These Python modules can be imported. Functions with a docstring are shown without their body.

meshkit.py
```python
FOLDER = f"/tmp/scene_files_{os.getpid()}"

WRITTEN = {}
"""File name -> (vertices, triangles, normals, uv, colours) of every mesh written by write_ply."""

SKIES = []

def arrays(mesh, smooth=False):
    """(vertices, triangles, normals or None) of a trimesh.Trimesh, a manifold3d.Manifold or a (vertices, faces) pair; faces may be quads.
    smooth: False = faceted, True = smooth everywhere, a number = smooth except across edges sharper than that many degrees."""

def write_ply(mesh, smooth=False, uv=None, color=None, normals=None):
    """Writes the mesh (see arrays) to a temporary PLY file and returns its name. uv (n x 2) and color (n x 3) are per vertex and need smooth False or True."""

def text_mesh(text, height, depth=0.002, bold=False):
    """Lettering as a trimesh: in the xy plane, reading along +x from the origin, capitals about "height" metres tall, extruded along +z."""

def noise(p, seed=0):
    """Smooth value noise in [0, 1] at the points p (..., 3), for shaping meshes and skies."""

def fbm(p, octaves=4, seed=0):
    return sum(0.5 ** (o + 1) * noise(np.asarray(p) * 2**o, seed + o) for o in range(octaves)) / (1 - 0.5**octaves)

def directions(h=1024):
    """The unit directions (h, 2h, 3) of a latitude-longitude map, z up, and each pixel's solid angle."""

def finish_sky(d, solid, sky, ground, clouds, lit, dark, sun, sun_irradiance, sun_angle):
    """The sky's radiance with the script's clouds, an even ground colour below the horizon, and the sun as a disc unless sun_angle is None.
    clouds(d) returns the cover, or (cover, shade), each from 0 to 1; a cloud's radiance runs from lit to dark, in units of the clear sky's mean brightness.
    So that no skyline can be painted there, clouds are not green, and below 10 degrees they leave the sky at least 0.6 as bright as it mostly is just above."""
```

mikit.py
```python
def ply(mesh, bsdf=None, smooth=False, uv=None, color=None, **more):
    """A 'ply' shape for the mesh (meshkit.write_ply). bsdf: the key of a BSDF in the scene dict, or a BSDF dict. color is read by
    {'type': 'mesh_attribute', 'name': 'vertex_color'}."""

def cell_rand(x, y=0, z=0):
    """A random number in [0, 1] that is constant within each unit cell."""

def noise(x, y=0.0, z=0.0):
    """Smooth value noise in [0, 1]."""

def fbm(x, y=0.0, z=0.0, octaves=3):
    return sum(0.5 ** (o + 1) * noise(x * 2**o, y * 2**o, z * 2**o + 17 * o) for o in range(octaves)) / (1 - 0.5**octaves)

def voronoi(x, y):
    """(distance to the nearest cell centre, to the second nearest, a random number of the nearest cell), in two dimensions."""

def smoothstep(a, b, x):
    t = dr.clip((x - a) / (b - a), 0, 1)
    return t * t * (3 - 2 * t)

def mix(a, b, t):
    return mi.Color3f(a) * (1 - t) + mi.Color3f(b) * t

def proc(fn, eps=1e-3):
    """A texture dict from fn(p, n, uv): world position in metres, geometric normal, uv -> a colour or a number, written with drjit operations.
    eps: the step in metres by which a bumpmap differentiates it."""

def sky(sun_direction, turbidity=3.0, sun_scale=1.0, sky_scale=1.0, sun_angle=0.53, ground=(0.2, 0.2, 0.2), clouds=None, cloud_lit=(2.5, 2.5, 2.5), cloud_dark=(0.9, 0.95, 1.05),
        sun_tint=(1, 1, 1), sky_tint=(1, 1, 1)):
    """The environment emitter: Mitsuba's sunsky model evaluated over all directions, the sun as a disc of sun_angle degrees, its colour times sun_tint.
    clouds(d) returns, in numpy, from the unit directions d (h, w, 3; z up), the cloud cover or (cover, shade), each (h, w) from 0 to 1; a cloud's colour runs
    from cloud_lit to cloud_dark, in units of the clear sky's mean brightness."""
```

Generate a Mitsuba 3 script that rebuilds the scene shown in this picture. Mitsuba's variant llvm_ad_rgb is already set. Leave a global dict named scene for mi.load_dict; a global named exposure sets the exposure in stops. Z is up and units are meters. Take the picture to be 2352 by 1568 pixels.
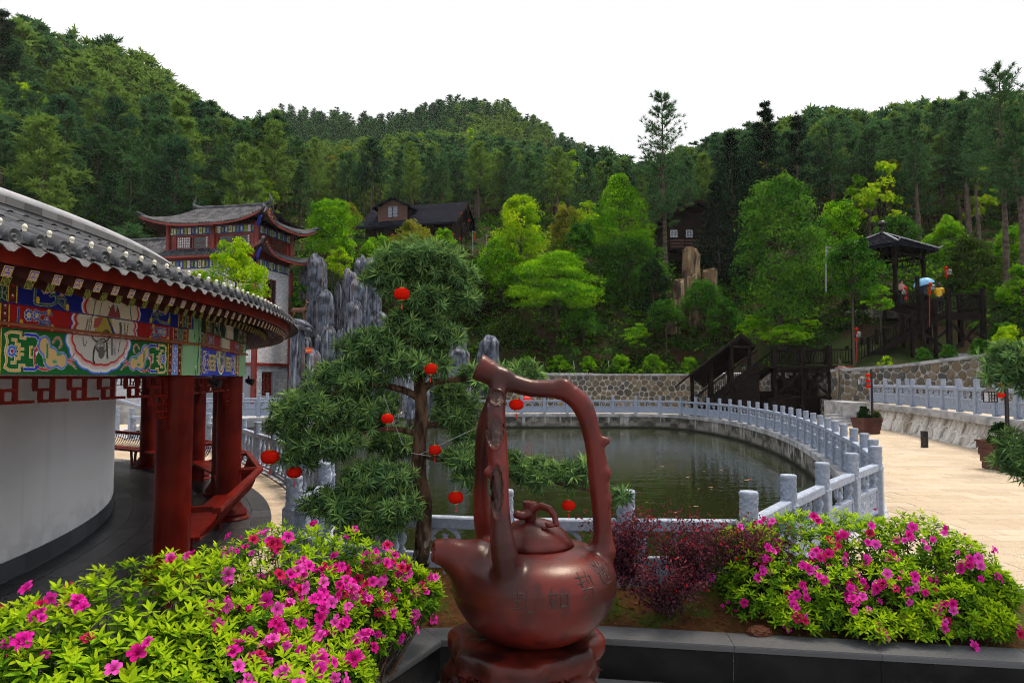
import math, random
import numpy as np, trimesh, mitsuba as mi, drjit as dr, mikit, meshkit
from shapely.geometry import Polygon, LineString, Point, box as sbox
from shapely.ops import unary_union
from scipy.interpolate import RBFInterpolator
from scipy.spatial import Voronoi, cKDTree

# ---------------------------------------------------------------- camera, sky, exposure
T = mi.ScalarTransform4f
EYE, PITCH, FOV = np.array([0, 0, 2.4]), math.radians(3.0), 72.62
scene, labels = {}, {}
scene['camera'] = {'type': 'perspective', 'fov': FOV, 'fov_axis': 'x', 'near_clip': 0.05, 'far_clip': 3000.0,
    'to_world': T().look_at(origin=EYE.tolist(), target=(EYE + [0, math.cos(PITCH), math.sin(PITCH)]).tolist(), up=[0, 0, 1])}
scene['daylight'] = mikit.sky([0.34, 0.22, 0.91], turbidity=3, sun_scale=0.75, sun_angle=17, clouds=lambda d: 1.0,
    cloud_lit=(2.95, 2.95, 3.0))
exposure = 1.8

# ---------------------------------------------------------------- mesh helpers: a mesh is (vertices, triangles) in metres
rng = np.random.default_rng(7)
A = np.array
counts = {}

def key(base):
    n = counts.get(base, 0)
    counts[base] = n + 1
    return base if n == 0 else f'{base}_{n:03d}'

def thing(name, label, cat, group=None, kind=None):
    k = key(name)
    labels[k] = {'label': label, 'category': cat}
    if group: labels[k]['group'] = group
    if kind: labels[k]['kind'] = kind
    return k

def put(k, mesh, mat=None, smooth=False, color=None, Tm=None, normals=None, uv=None):
    """mesh -> one entry of the scene; an already written ply dict is used again as it is"""
    if isinstance(mesh, dict):
        e = dict(mesh)
    elif normals is not None:
        e = {'type': 'ply', 'filename': meshkit.write_ply(mesh, False, uv, color, normals=normals), 'face_normals': False, 'bsdf': {'type': 'ref', 'id': mat}}
    else:
        if color is not None:
            e = coloured(mesh, mat, smooth, np.asarray(color, float))
        else: e = mikit.ply(mesh, mat, smooth, uv=uv)
    if Tm is not None: e['to_world'] = T(np.asarray(Tm, float))
    scene[k] = e
    return k

def pack(c):
    """a colour (n, 3) as the uv that the materials named *_vc read back: one colour per piece or face"""
    c = np.clip(c, 0, 1)
    return np.stack([np.floor(c[:, 0] * 2000) + .1 + .8 * c[:, 1], c[:, 2]], 1)

def coloured(mesh, mat, smooth, color):
    v, f = np.asarray(mesh[0], float), np.asarray(mesh[1])
    if color.ndim == 1 or np.ptp(color, axis=0).max() < 1e-6:
        c = color if color.ndim == 1 else color[0]
        if smooth not in (True, False):
            v, f, n = meshkit.arrays((v, f), smooth)
        else: _, _, n = meshkit.arrays((v, f), smooth)
        c = np.broadcast_to(c, (len(v), 3))
    else:
        _, _, n = meshkit.arrays((v, f), bool(smooth))
        if len(color) == len(v): color = color[f].mean(1)
        c = np.repeat(color, 3, axis=0)
        n = None if n is None else n[f].reshape(-1, 3)
        v, f = v[f].reshape(-1, 3), np.arange(3 * len(f)).reshape(-1, 3)
    return {'type': 'ply', 'filename': meshkit.write_ply((v, f), False, pack(c), None, normals=n), 'face_normals': n is None, 'bsdf': {'type': 'ref', 'id': mat}}

def part(parent, name, mesh, mat=None, smooth=False, color=None, Tm=None, label=None, stuff=False, normals=None):
    k = put(key(parent + '__' + name), mesh, mat, smooth, color, Tm, normals)
    if label: labels.setdefault(k, {})['label'] = label
    if stuff: labels.setdefault(k, {})['kind'] = 'stuff'
    return k

def struct(name, mesh, mat, smooth=False, color=None):
    k = put(key(name), mesh, mat, smooth, color)
    labels[k] = {'kind': 'structure'}
    return k

def cat(ms):
    vs, fs, n = [], [], 0
    for v, f in ms:
        vs.append(v); fs.append(np.asarray(f) + n); n += len(v)
    return np.vstack(vs), np.vstack(fs)

CUBEV = A([[x, y, z] for x in (-.5, .5) for y in (-.5, .5) for z in (-.5, .5)])
CUBEF = A([[0, 1, 3], [0, 3, 2], [4, 6, 7], [4, 7, 5], [0, 4, 5], [0, 5, 1], [2, 3, 7], [2, 7, 6], [0, 2, 6], [0, 6, 4], [1, 5, 7], [1, 7, 3]])

def box(x0, x1, y0, y1, z0, z1):
    return CUBEV * [x1 - x0, y1 - y0, z1 - z0] + [(x0 + x1) / 2, (y0 + y1) / 2, (z0 + z1) / 2], CUBEF

def cbox(sx, sy, sz, b=0.01):
    """a box with chamfered edges, centred on the origin"""
    h = A([sx, sy, sz]) / 2
    pts = []
    for s in CUBEV * 2:
        for k in range(3):
            p = s * (h - b); p[k] = s[k] * h[k]; pts.append(p)
    m = trimesh.convex.convex_hull(A(pts))
    return np.array(m.vertices), np.array(m.faces)

def rot(axis, a):
    return trimesh.transformations.rotation_matrix(a, axis)[:3, :3]

def rz(a):
    c, s = math.cos(a), math.sin(a)
    return A([[c, -s, 0], [s, c, 0], [0, 0, 1.0]])

def mv(m, off=(0, 0, 0), R=None, s=1.0):
    v = m[0] * s
    if R is not None: v = v @ np.asarray(R).T
    return v + A(off), m[1]

def mat4(off=(0, 0, 0), R=None, s=1.0):
    M = np.eye(4)
    M[:3, :3] = (np.eye(3) if R is None else R) * s
    M[:3, 3] = off
    return M

def flipped(m):
    return m[0], m[1][:, ::-1]

def frame(p0, p1):
    """x along p0->p1 on plan, z up"""
    d = A(p1, float) - A(p0, float)
    return rz(math.atan2(d[1], d[0]))

def basis(d):
    d = d / np.linalg.norm(d)
    a = np.cross(d, [0, 0, 1.0] if abs(d[2]) < .95 else [1.0, 0, 0]); a /= np.linalg.norm(a)
    return np.stack([d, a, np.cross(d, a)], 1)

def bar(p0, p1, w, h):
    """a straight bar of section w (level) x h (upright)"""
    p0, p1 = A(p0, float), A(p1, float)
    d = p1 - p0
    B = basis(d)
    return (CUBEV * [np.linalg.norm(d), w, h]) @ B.T + (p0 + p1) / 2, CUBEF

def lathe(prof, n=20, phase=0.0):
    """profile [(r, z)...] upwards, closed by its end points on the axis when r = 0"""
    prof = A(prof, float)
    a = np.arange(n) * 2 * np.pi / n + phase
    v = np.stack([prof[:, None, 0] * np.cos(a), prof[:, None, 0] * np.sin(a), np.broadcast_to(prof[:, None, 1], (len(prof), n))], -1).reshape(-1, 3)
    i, j = np.meshgrid(np.arange(len(prof) - 1), np.arange(n), indexing='ij')
    q = np.stack([i * n + j, i * n + (j + 1) % n, (i + 1) * n + (j + 1) % n, (i + 1) * n + j], -1).reshape(-1, 4)
    return v, np.vstack([q[:, [0, 1, 2]], q[:, [0, 2, 3]]])

def tube(pts, rad, n=8, caps=True):
    p = A(pts, float)
    r = np.broadcast_to(A(rad, float), (len(p),))
    t = np.gradient(p, axis=0); t /= np.linalg.norm(t, axis=1, keepdims=True) + 1e-12
    a = np.cross(t, A([0, 0, 1.0]) if np.abs(t[:, 2]).max() < .97 else A([0.83, 0.55, 0.1])); a /= np.linalg.norm(a, axis=1, keepdims=True) + 1e-12
    for k in range(1, len(a)):
        if a[k] @ a[k - 1] < 0: a[k] = -a[k]
    b = np.cross(t, a)
    g = np.arange(n) * 2 * np.pi / n
    v = p[:, None] + r[:, None, None] * (np.cos(g)[None, :, None] * a[:, None] + np.sin(g)[None, :, None] * b[:, None])
    i, j = np.meshgrid(np.arange(len(p) - 1), np.arange(n), indexing='ij')
    q = np.stack([i * n + j, i * n + (j + 1) % n, (i + 1) * n + (j + 1) % n, (i + 1) * n + j], -1).reshape(-1, 4)
    v = v.reshape(-1, 3); f = [q[:, [0, 1, 2]], q[:, [0, 2, 3]]]
    if caps:
        m = len(v); v = np.vstack([v, p[[0, -1]]])
        k = np.arange(n)
        f += [np.stack([k * 0 + m, (k + 1) % n, k], 1), np.stack([k * 0 + m + 1, (len(p) - 1) * n + k, (len(p) - 1) * n + (k + 1) % n], 1)]
    return v, np.vstack(f)

def smooth_path(pts, n):
    p = A(pts, float)
    from scipy.interpolate import CubicSpline, PchipInterpolator
    s = np.r_[0, np.cumsum(np.linalg.norm(np.diff(p[:, :3], axis=0), axis=1))]
    return PchipInterpolator(s, p)(np.linspace(0, s[-1], n))

def poly_mesh(poly, z0, z1=None):
    """shapely polygon -> slab z0..z1 or a single sheet at z0"""
    ms = []
    for g in getattr(poly, 'geoms', [poly]):
        if g.is_empty or g.area < 1e-9: continue
        if z1 is None:
            v, f = trimesh.creation.triangulate_polygon(g, engine='earcut')
            a = v[f]; s = np.cross(a[:, 1] - a[:, 0], a[:, 2] - a[:, 0]) < 0
            f = np.asarray(f).copy(); f[s] = f[s][:, ::-1]
            ms.append((np.c_[v, np.full(len(v), z0)], f))
        else:
            m = trimesh.creation.extrude_polygon(g, z1 - z0, engine='earcut')
            ms.append((np.array(m.vertices) + [0, 0, z0], np.array(m.faces)))
    return cat(ms)

def bevel_stone(poly, depth, bevel, top_scale=None):
    """convex outline -> block with a chamfered face, in its own plane (x, y), face towards +z"""
    c = A(poly)
    n = len(c)
    ctr = c.mean(0)
    inner = ctr + (c - ctr) * (1 - bevel / max(np.linalg.norm(c - ctr, axis=1).mean(), 1e-6))
    v = np.vstack([np.c_[c, np.zeros(n)], np.c_[c, np.full(n, depth * .65)], np.c_[inner, np.full(n, depth)], [[*ctr, depth * 1.06]]])
    k = np.arange(n); k1 = (k + 1) % n
    f = []
    for a in (0, n):
        f += [np.stack([a + k, a + k1, a + n + k1], 1), np.stack([a + k, a + n + k1, a + n + k], 1)]
    f.append(np.stack([2 * n + k, 2 * n + k1, k * 0 + 3 * n], 1))
    return v, np.vstack(f)

def surface_nets(fn, lo, hi, h):
    """mesh of fn(p) = 0 (negative inside) with vertices moved onto the surface, and its normals"""
    lo, hi = A(lo, float), A(hi, float)
    n = np.ceil((hi - lo) / h).astype(int) + 1
    ax = [lo[k] + h * np.arange(n[k]) for k in range(3)]
    g = np.stack(np.meshgrid(*ax, indexing='ij'), -1)
    d = fn(g.reshape(-1, 3)).reshape(n)
    s = d < 0
    c = np.zeros(n - 1, int)
    for o in np.ndindex(2, 2, 2):
        c += s[o[0]:n[0] - 1 + o[0], o[1]:n[1] - 1 + o[1], o[2]:n[2] - 1 + o[2]]
    act = (c > 0) & (c < 8)
    idx = -np.ones(n - 1, int); idx[act] = np.arange(act.sum())
    v = lo + h * (np.argwhere(act) + .5)
    f = []
    for a in range(3):
        b, e = (a + 1) % 3, (a + 2) % 3
        sl0 = [slice(None)] * 3; sl1 = [slice(None)] * 3
        sl0[a] = slice(0, n[a] - 1); sl1[a] = slice(1, n[a])
        s0, s1 = s[tuple(sl0)], s[tuple(sl1)]
        e_ = np.argwhere(s0 != s1)
        e_ = e_[(e_[:, b] > 0) & (e_[:, b] < n[b] - 1) & (e_[:, e] > 0) & (e_[:, e] < n[e] - 1)]
        inside = s0[tuple(e_.T)]
        def cell(db, de):
            q = e_.copy(); q[:, b] -= db; q[:, e] -= de
            return idx[tuple(q.T)]
        q = np.stack([cell(1, 1), cell(0, 1), cell(0, 0), cell(1, 0)], 1)
        q[~inside] = q[~inside][:, ::-1]
        f.append(q)
    q = np.vstack(f)
    def grad(p):
        e = h * .3
        return np.stack([fn(p + A(o) * e) - fn(p - A(o) * e) for o in np.eye(3)], 1) / (2 * e)
    for _ in range(4):
        gr = grad(v); val = fn(v)
        step = gr * (val / np.maximum((gr ** 2).sum(1), .05))[:, None]
        ln = np.linalg.norm(step, axis=1, keepdims=True)
        v = v - step * np.minimum(1, .5 * h / np.maximum(ln, 1e-9))
    nr = grad(v); nr /= np.linalg.norm(nr, axis=1, keepdims=True) + 1e-12
    return v, np.vstack([q[:, [0, 1, 2]], q[:, [0, 2, 3]]]), nr

def cone_sdf(p, a, b, ra, rb):
    a, b = A(a, float), A(b, float)
    d = b - a
    t = np.clip(((p - a) @ d) / max(d @ d, 1e-9), 0, 1)
    return np.linalg.norm(p - a - t[:, None] * d, axis=1) - (ra + (rb - ra) * t)

def chain_sdf(p, pts):
    """a chain of round cones through rows (x, y, z, r)"""
    out = np.full(len(p), 9.0)
    for a, b in zip(pts[:-1], pts[1:]):
        out = np.minimum(out, cone_sdf(p, a[:3], b[:3], a[3], b[3]))
    return out

def smin(a, b, k):
    h = np.clip(.5 + .5 * (b - a) / k, 0, 1)
    return b * (1 - h) + a * h - k * h * (1 - h)

def split_faces(m, owner):
    """faces by the owner of most of their vertices: {owner: (v, f, vertex index)}"""
    v, f = m
    o = owner[f]
    w = np.where(o[:, 1] == o[:, 2], o[:, 1], o[:, 0])
    out = {}
    for k in np.unique(w):
        ff = f[w == k]
        u, inv = np.unique(ff, return_inverse=True)
        out[int(k)] = (v[u], inv.reshape(-1, 3), u)
    return out

def survey(px, py, y):
    """world point at distance y ahead seen at (px, py) of the 2352 x 1568 survey photograph"""
    u, w = (px - 1176) / 1600, (784 - py) / 1600
    r = A([u, math.cos(PITCH) - w * math.sin(PITCH), math.sin(PITCH) + w * math.cos(PITCH)])
    return EYE + r * (y / r[1])

def pixel_of(p):
    p = np.atleast_2d(p) - EYE
    y = p[:, 1] * math.cos(PITCH) + p[:, 2] * math.sin(PITCH)
    z = -p[:, 1] * math.sin(PITCH) + p[:, 2] * math.cos(PITCH)
    return 1176 + 1600 * p[:, 0] / y, 784 - 1600 * z / y

# ---------------------------------------------------------------- materials
def rgb(c):
    return {'type': 'rgb', 'value': [float(x) for x in c]}
def unpack(p, n, uv):
    r = dr.floor(uv.x)
    return mi.Color3f(r / 2000, (uv.x - r - .1) / .8, uv.y)
VC = mikit.proc(unpack)

def M(name, c, rough=.6, spec=.5, **more):
    scene[name] = {'type': 'twosided', 'bsdf': {'type': 'principled', 'base_color': rgb(c) if isinstance(c, (tuple, list)) else c, 'roughness': rough, 'specular': spec, **more}}
    return name

def leafmat(name, c, trans=.9, rough=.45, spec=.4):
    scene[name] = {'type': 'principledthin', 'base_color': rgb(c) if isinstance(c, (tuple, list)) else c, 'roughness': rough, 'diff_trans': trans, 'spec_trans': 0.0, 'eta': 1.25}
    return name

noise, fbm, smoothstep, mix = mikit.noise, mikit.fbm, mikit.smoothstep, mikit.mix

def tint(a, b, s, lo=.3, hi=.7, sz=None):
    """two colours mixed by grain of size 1/s metres"""
    def fn(p, n, uv):
        return mix(a, b, smoothstep(lo, hi, fbm(p.x * s, p.y * s, p.z * (sz or s))))
    return mikit.proc(fn)

M('paint_vc', VC, .65)                       # plain matt paint / stone / cloth, colour per piece
M('gloss_vc', VC, .3)
M('stone_vc', VC, .85, .3)
M('timber_black', tint((.006, .0045, .0045), (.014, .010, .009), 6), .85, .12)
M('red_lacquer', tint((.095, .005, .0025), (.15, .009, .004), 3), .40, .12)
M('dark_red', (.045, .005, .004), .5)
def plaster(p, n, uv):
    c = mix((.79, .81, .85), (.87, .88, .90), fbm(p.x * 1.3, p.y * 1.3, p.z * .8))
    run = smoothstep(.60, .74, fbm(p.x * 5, p.y * 5, p.z * .35)) * .06
    splash = smoothstep(.75, .25, p.z) * smoothstep(.42, .62, fbm(p.x * 4, p.y * 4, p.z * 6)) * .14
    return c * (1 - run - splash)
M('white_plaster', mikit.proc(plaster), .8, .2)
M('granite_rail', tint((.24, .29, .39), (.31, .36, .46), 24), .75, .25)
M('granite_black', tint((.008, .0085, .010), (.017, .018, .021), 5), .3)
M('granite_grey', tint((.085, .09, .10), (.14, .145, .155), 7), .4)
M('brass', (.6, .45, .12), .35, metallic=.8)
M('metal_black', (.012, .012, .014), .4)
leafmat('leaf_vc', VC)
leafmat('needle_vc', VC, .6, .5)
M('bark_vc', VC, .9, .2)
# ---------------------------------------------------------------- the setting: pond, plaza, hillside
WATER_Z = -0.9
RAIL_R = [(10.85, 44.9), (11.4, 43.4), (11.75, 41.9), (11.98, 40.35), (12.1, 38.8), (12.14, 37.25), (12.1, 35.7), (11.99, 34.15), (11.84, 32.6), (11.7, 31.1),
          (11.46, 29.6), (11.2, 28.1), (10.9, 26.6), (10.56, 25.15), (10.2, 23.7), (9.8, 22.25), (9.38, 20.8), (8.95, 19.4), (8.5, 17.95), (8.05, 16.5), (7.54, 15.0), (6.98, 13.55)]
RAIL_F = [(6.33, 12.2), (5.35, 11.05), (4.34, 9.83), (3.38, 8.6), (2.47, 7.35), (1.2, 7.42), (-0.08, 7.45), (-1.36, 7.7), (-2.62, 8.46)]
RAIL_L = [(-2.62, 9.8), (-2.95, 11.3), (-3.5, 12.8), (-4.25, 14.3), (-5.0, 15.8), (-5.85, 17.3), (-6.86, 18.9), (-7.9, 20.6), (-9.0, 22.1), (-10.2, 23.5), (-11.7, 25.0), (-13.3, 26.3), (-15.0, 27.6)]
RAIL_FAR = [(9.75, 46.1)] + [(9.75 - 1.52 * k, 46.5) for k in range(1, 9)]
FAR_L = [(-17.5, 30.5), (-18.5, 34), (-18.3, 38.2), (-12.3, 38.6), (-10.5, 43), (-6, 47.2), (-2.8, 46.5)]
pond_ring = RAIL_FAR[::-1] + RAIL_R + RAIL_F + RAIL_L + FAR_L
pond = Polygon(pond_ring).buffer(-.14)
court = Polygon([(-.66, 6.4), (.75, 6.46), (4.34, 5.9), (7.5, 5.4), (7.5, -6), (-5, -6), (-5, -3), (-1.15, 5.34)])
planter_zone = Polygon([(-3.05, -3), (-3.05, 8.1), (-2.75, 8.25), (-1.36, 7.48), (-.08, 7.24), (1.2, 7.2), (2.5, 7.13), (3.15, 7.75), (8.2, 8.02), (12, 7.9), (12, -6), (-5, -6)])

# hill heights: control points (x, y, z) of the ground, from the survey of ridges and tree feet
ctrl = []
def ridge(pts, drop):
    for px, py, d in pts:
        q = survey(px, py, d); ctrl.append((q[0], d, q[2] - drop))
ridge([(-500, 0, 115), (-250, -10, 122), (0, 15, 128), (130, 60, 133), (250, 82, 138), (330, 120, 140), (400, 160, 142), (460, 215, 143), (510, 275, 143)], 15)
ridge([(590, 390, 150), (680, 450, 140)], 13)
ridge([(560, 268, 330), (700, 246, 330), (800, 262, 325), (900, 264, 320), (980, 235, 312), (1090, 215, 300), (1200, 240, 300), (1270, 285, 298), (1340, 325, 292), (1430, 362, 290), (1520, 390, 280)], 12)
ridge([(1600, 340, 185), (1700, 310, 175), (1800, 280, 165), (1900, 262, 155), (2000, 250, 148), (2100, 230, 140), (2240, 225, 132), (2352, 215, 126), (2600, 170, 120), (2900, 120, 110)], 14)
for x, y, z in [(-250, 300, 60), (-100, 420, 90), (0, 420, 95), (120, 420, 70), (230, 260, 40), (200, 180, 50),
                (25.5, 39.5, 3.6), (24, 41, 3.8), (27.5, 41, 3.9), (22.5, 39.3, 3.4), (28, 45, 5.6), (26, 35, 3.6), (29, 38, 3.9), (24.4, 44.0, 5.4),
                (-60, 30, 5), (-42, 54, 2), (-30, 63, 1.5), (-20, 61, 2), (-13, 58, 3), (-4, 51, 2.7), (5, 51, 2.75), (15, 51, 2.8), (18.2, 45, 2.9), (18.9, 40, 2.95), (20.5, 34, 3.4), (21.9, 29, 3.7), (23.5, 20, 3.8), (25, 8, 3.8)]:
    ctrl.append((x, y, z))
for px, py, d in [(182, 512, 86), (60, 520, 75), (330, 500, 88), (480, 480, 92), (600, 480, 98), (740, 500, 90), (950, 566, 76), (830, 562, 78), (1080, 560, 76), (1200, 500, 110), (950, 430, 150), (1100, 420, 160), (1300, 450, 150), (760, 440, 170), (1420, 500, 110),
                  (1150, 640, 63), (1300, 680, 60), (1450, 690, 60), (1550, 615, 68), (1650, 600, 68), (1600, 730, 57), (1760, 720, 54), (1850, 620, 62), (1900, 560, 80), (2050, 700, 47), (2000, 560, 70), (2180, 560, 72), (2300, 560, 70), (2300, 690, 46),
                  (2200, 480, 95), (1900, 450, 105), (1750, 480, 100), (2000, 760, 44), (2350, 640, 50), (1950, 800, 42), (1800, 800, 47), (900, 600, 68), (760, 600, 62), (700, 640, 62)]:
    q = survey(px, py, d); ctrl.append((q[0], d, q[2]))
for px, d0, z0, d1, y1, drop in [(560, 150, None, 330, 268, 12), (640, 150, None, 330, 255, 12), (760, 170, None, 328, 255, 12), (880, 160, None, 320, 264, 12), (980, 155, None, 312, 235, 12), (1090, 160, None, 300, 215, 12), (1200, 150, None, 300, 240, 12), (1300, 150, None, 295, 310, 12), (1420, 150, None, 290, 362, 12)]:
    zt = survey(px, y1, d1)[2] - drop; zb = {560: 40, 640: 38, 760: 44, 880: 42, 980: 42, 1090: 44, 1200: 36, 1300: 30, 1420: 26}[px]
    for f in (.33, .66): ctrl.append(((px - 1176) / 1600 * (d0 + (d1 - d0) * f), d0 + (d1 - d0) * f, zb + (zt - zb) * f ** 1.05))
    ctrl.append(((px - 1176) / 1600 * (d1 + 50), d1 + 50, zt - 22))
ctrl = A(ctrl)
hill_fn = RBFInterpolator(ctrl[:, :2], ctrl[:, 2], kernel='thin_plate_spline', smoothing=.4)
WALL_LINE = A([(-90, 10, 3), (-62, 30, 1.5), (-45, 52, .3), (-30, 62, .3), (-20, 60.5, .4), (-12.5, 57, 1.5), (-8.5, 51.2, 2.55), (-3.6, 50.75, 2.72), (4, 50.75, 2.74), (11, 50.6, 2.74), (14.6, 50.0, 2.76), (17.0, 47, 2.8), (18.45, 43, 2.85),
               (19.2, 40, 2.92), (20.2, 36, 3.1), (21.1, 32, 3.4), (21.9, 28.5, 3.62), (22.9, 24, 3.72), (24.0, 18, 3.75), (25.3, 8, 3.75), (26.5, -6, 3.75)])

def hill(x, y):
    p = np.stack([np.atleast_1d(x), np.atleast_1d(y)], 1).astype(float)
    z = hill_fn(p)
    return z + 1.2 * (meshkit.fbm(np.c_[p * .06, p[:, :1] * 0], 3, 5) - .5)

def build_hill():
    s = np.r_[0, np.cumsum(np.linalg.norm(np.diff(WALL_LINE[:, :2], axis=0), axis=1))]
    q = np.linspace(0, s[-1], 260)
    B = np.stack([np.interp(q, s, WALL_LINE[:, k]) for k in range(3)], 1)
    c = A([0, 14.0])
    D = B[:, :2] - c; D /= np.linalg.norm(D, axis=1, keepdims=True)
    t = np.r_[0, .35, np.cumsum(np.geomspace(.8, 14, 64)) + .3]
    P = B[:, None, :2] + t[None, :, None] * D[:, None]
    z = hill(P[..., 0].ravel(), P[..., 1].ravel()).reshape(P.shape[:2])
    w = np.clip(t / 2.2, 0, 1); w = w * w * (3 - 2 * w)
    z = B[:, 2:3] * (1 - w) + z * w
    v = np.concatenate([P, z[..., None]], -1).reshape(-1, 3)
    n, m = P.shape[:2]
    i, j = np.meshgrid(np.arange(n - 1), np.arange(m - 1), indexing='ij')
    Q = np.stack([i * m + j, i * m + j + 1, (i + 1) * m + j + 1, (i + 1) * m + j], -1).reshape(-1, 4)
    f = np.vstack([Q[:, [0, 1, 2]], Q[:, [0, 2, 3]]])
    return v, f[:, ::-1]

def hill_col(p, n, uv):
    a = fbm(p.x * .5, p.y * .5, p.z * .5)
    soil = mix((.016, .010, .006), (.042, .022, .011), fbm(p.x * 3, p.y * 3, p.z * 3))
    green = mix((.008, .016, .004), (.026, .042, .010), fbm(p.x * 5 + 9, p.y * 5, p.z * 5))
    return mix(soil, green, smoothstep(.36, .56, a))
M('hill_ground', mikit.proc(hill_col), .95, .1)
hm = build_hill()
struct('hillside', hm, 'hill_ground', True)
hill_tree = cKDTree(hm[0][:, :2])
from scipy.interpolate import LinearNDInterpolator
hill_lin = LinearNDInterpolator(hm[0][:, :2], hm[0][:, 2])
level_ground = Polygon([tuple(p[:2]) for p in WALL_LINE] + [(26, -30), (-90, -30)])
def ground_z(x, y):
    """height of the hillside sheet; level ground in front of it"""
    if level_ground.contains(Point(x, y)): return 0.0
    z = float(hill_lin(x, y))
    return z if np.isfinite(z) else 0.0

# plaza: beige planks, the same running bond in the material as in the tiles laid near the camera
PL, PW = .8, .4
def paving(p, n, uv):
    row = dr.floor(p.y / PW)
    x = p.x / PL + .5 * (row - 2 * dr.floor(row / 2))
    fx, fy = x - dr.floor(x), p.y / PW - row
    r = mikit.cell_rand(dr.floor(x), row)
    c = mix((.37, .305, .225), (.47, .40, .315), r)
    c = mix(c, (.44, .355, .24), .5 * smoothstep(.5, .75, fbm(p.x * .35, p.y * .35)))
    c = c * (.92 + .16 * fbm(p.x * 2, p.y * 2, octaves=2))
    e = dr.minimum(dr.minimum(fx, 1 - fx) * PL, dr.minimum(fy, 1 - fy) * PW)
    return mix((.27, .21, .15), c, smoothstep(.002, .007, e))
M('plaza_paving', mikit.proc(paving), .75, .25)
M('paver_vc', VC, .75, .25)
outer = sbox(-95, -12, 27, 64)
plaza = outer.difference(pond).difference(planter_zone).difference(Polygon([(-19 + 15.75 * math.cos(a), 6.9 + 15.75 * math.sin(a)) for a in np.linspace(0, 2 * np.pi, 90)[:-1]]).intersection(sbox(-40, -12, 0, 30)))
k_plaza = struct('plaza', poly_mesh(plaza, 0), 'plaza_paving')
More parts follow.
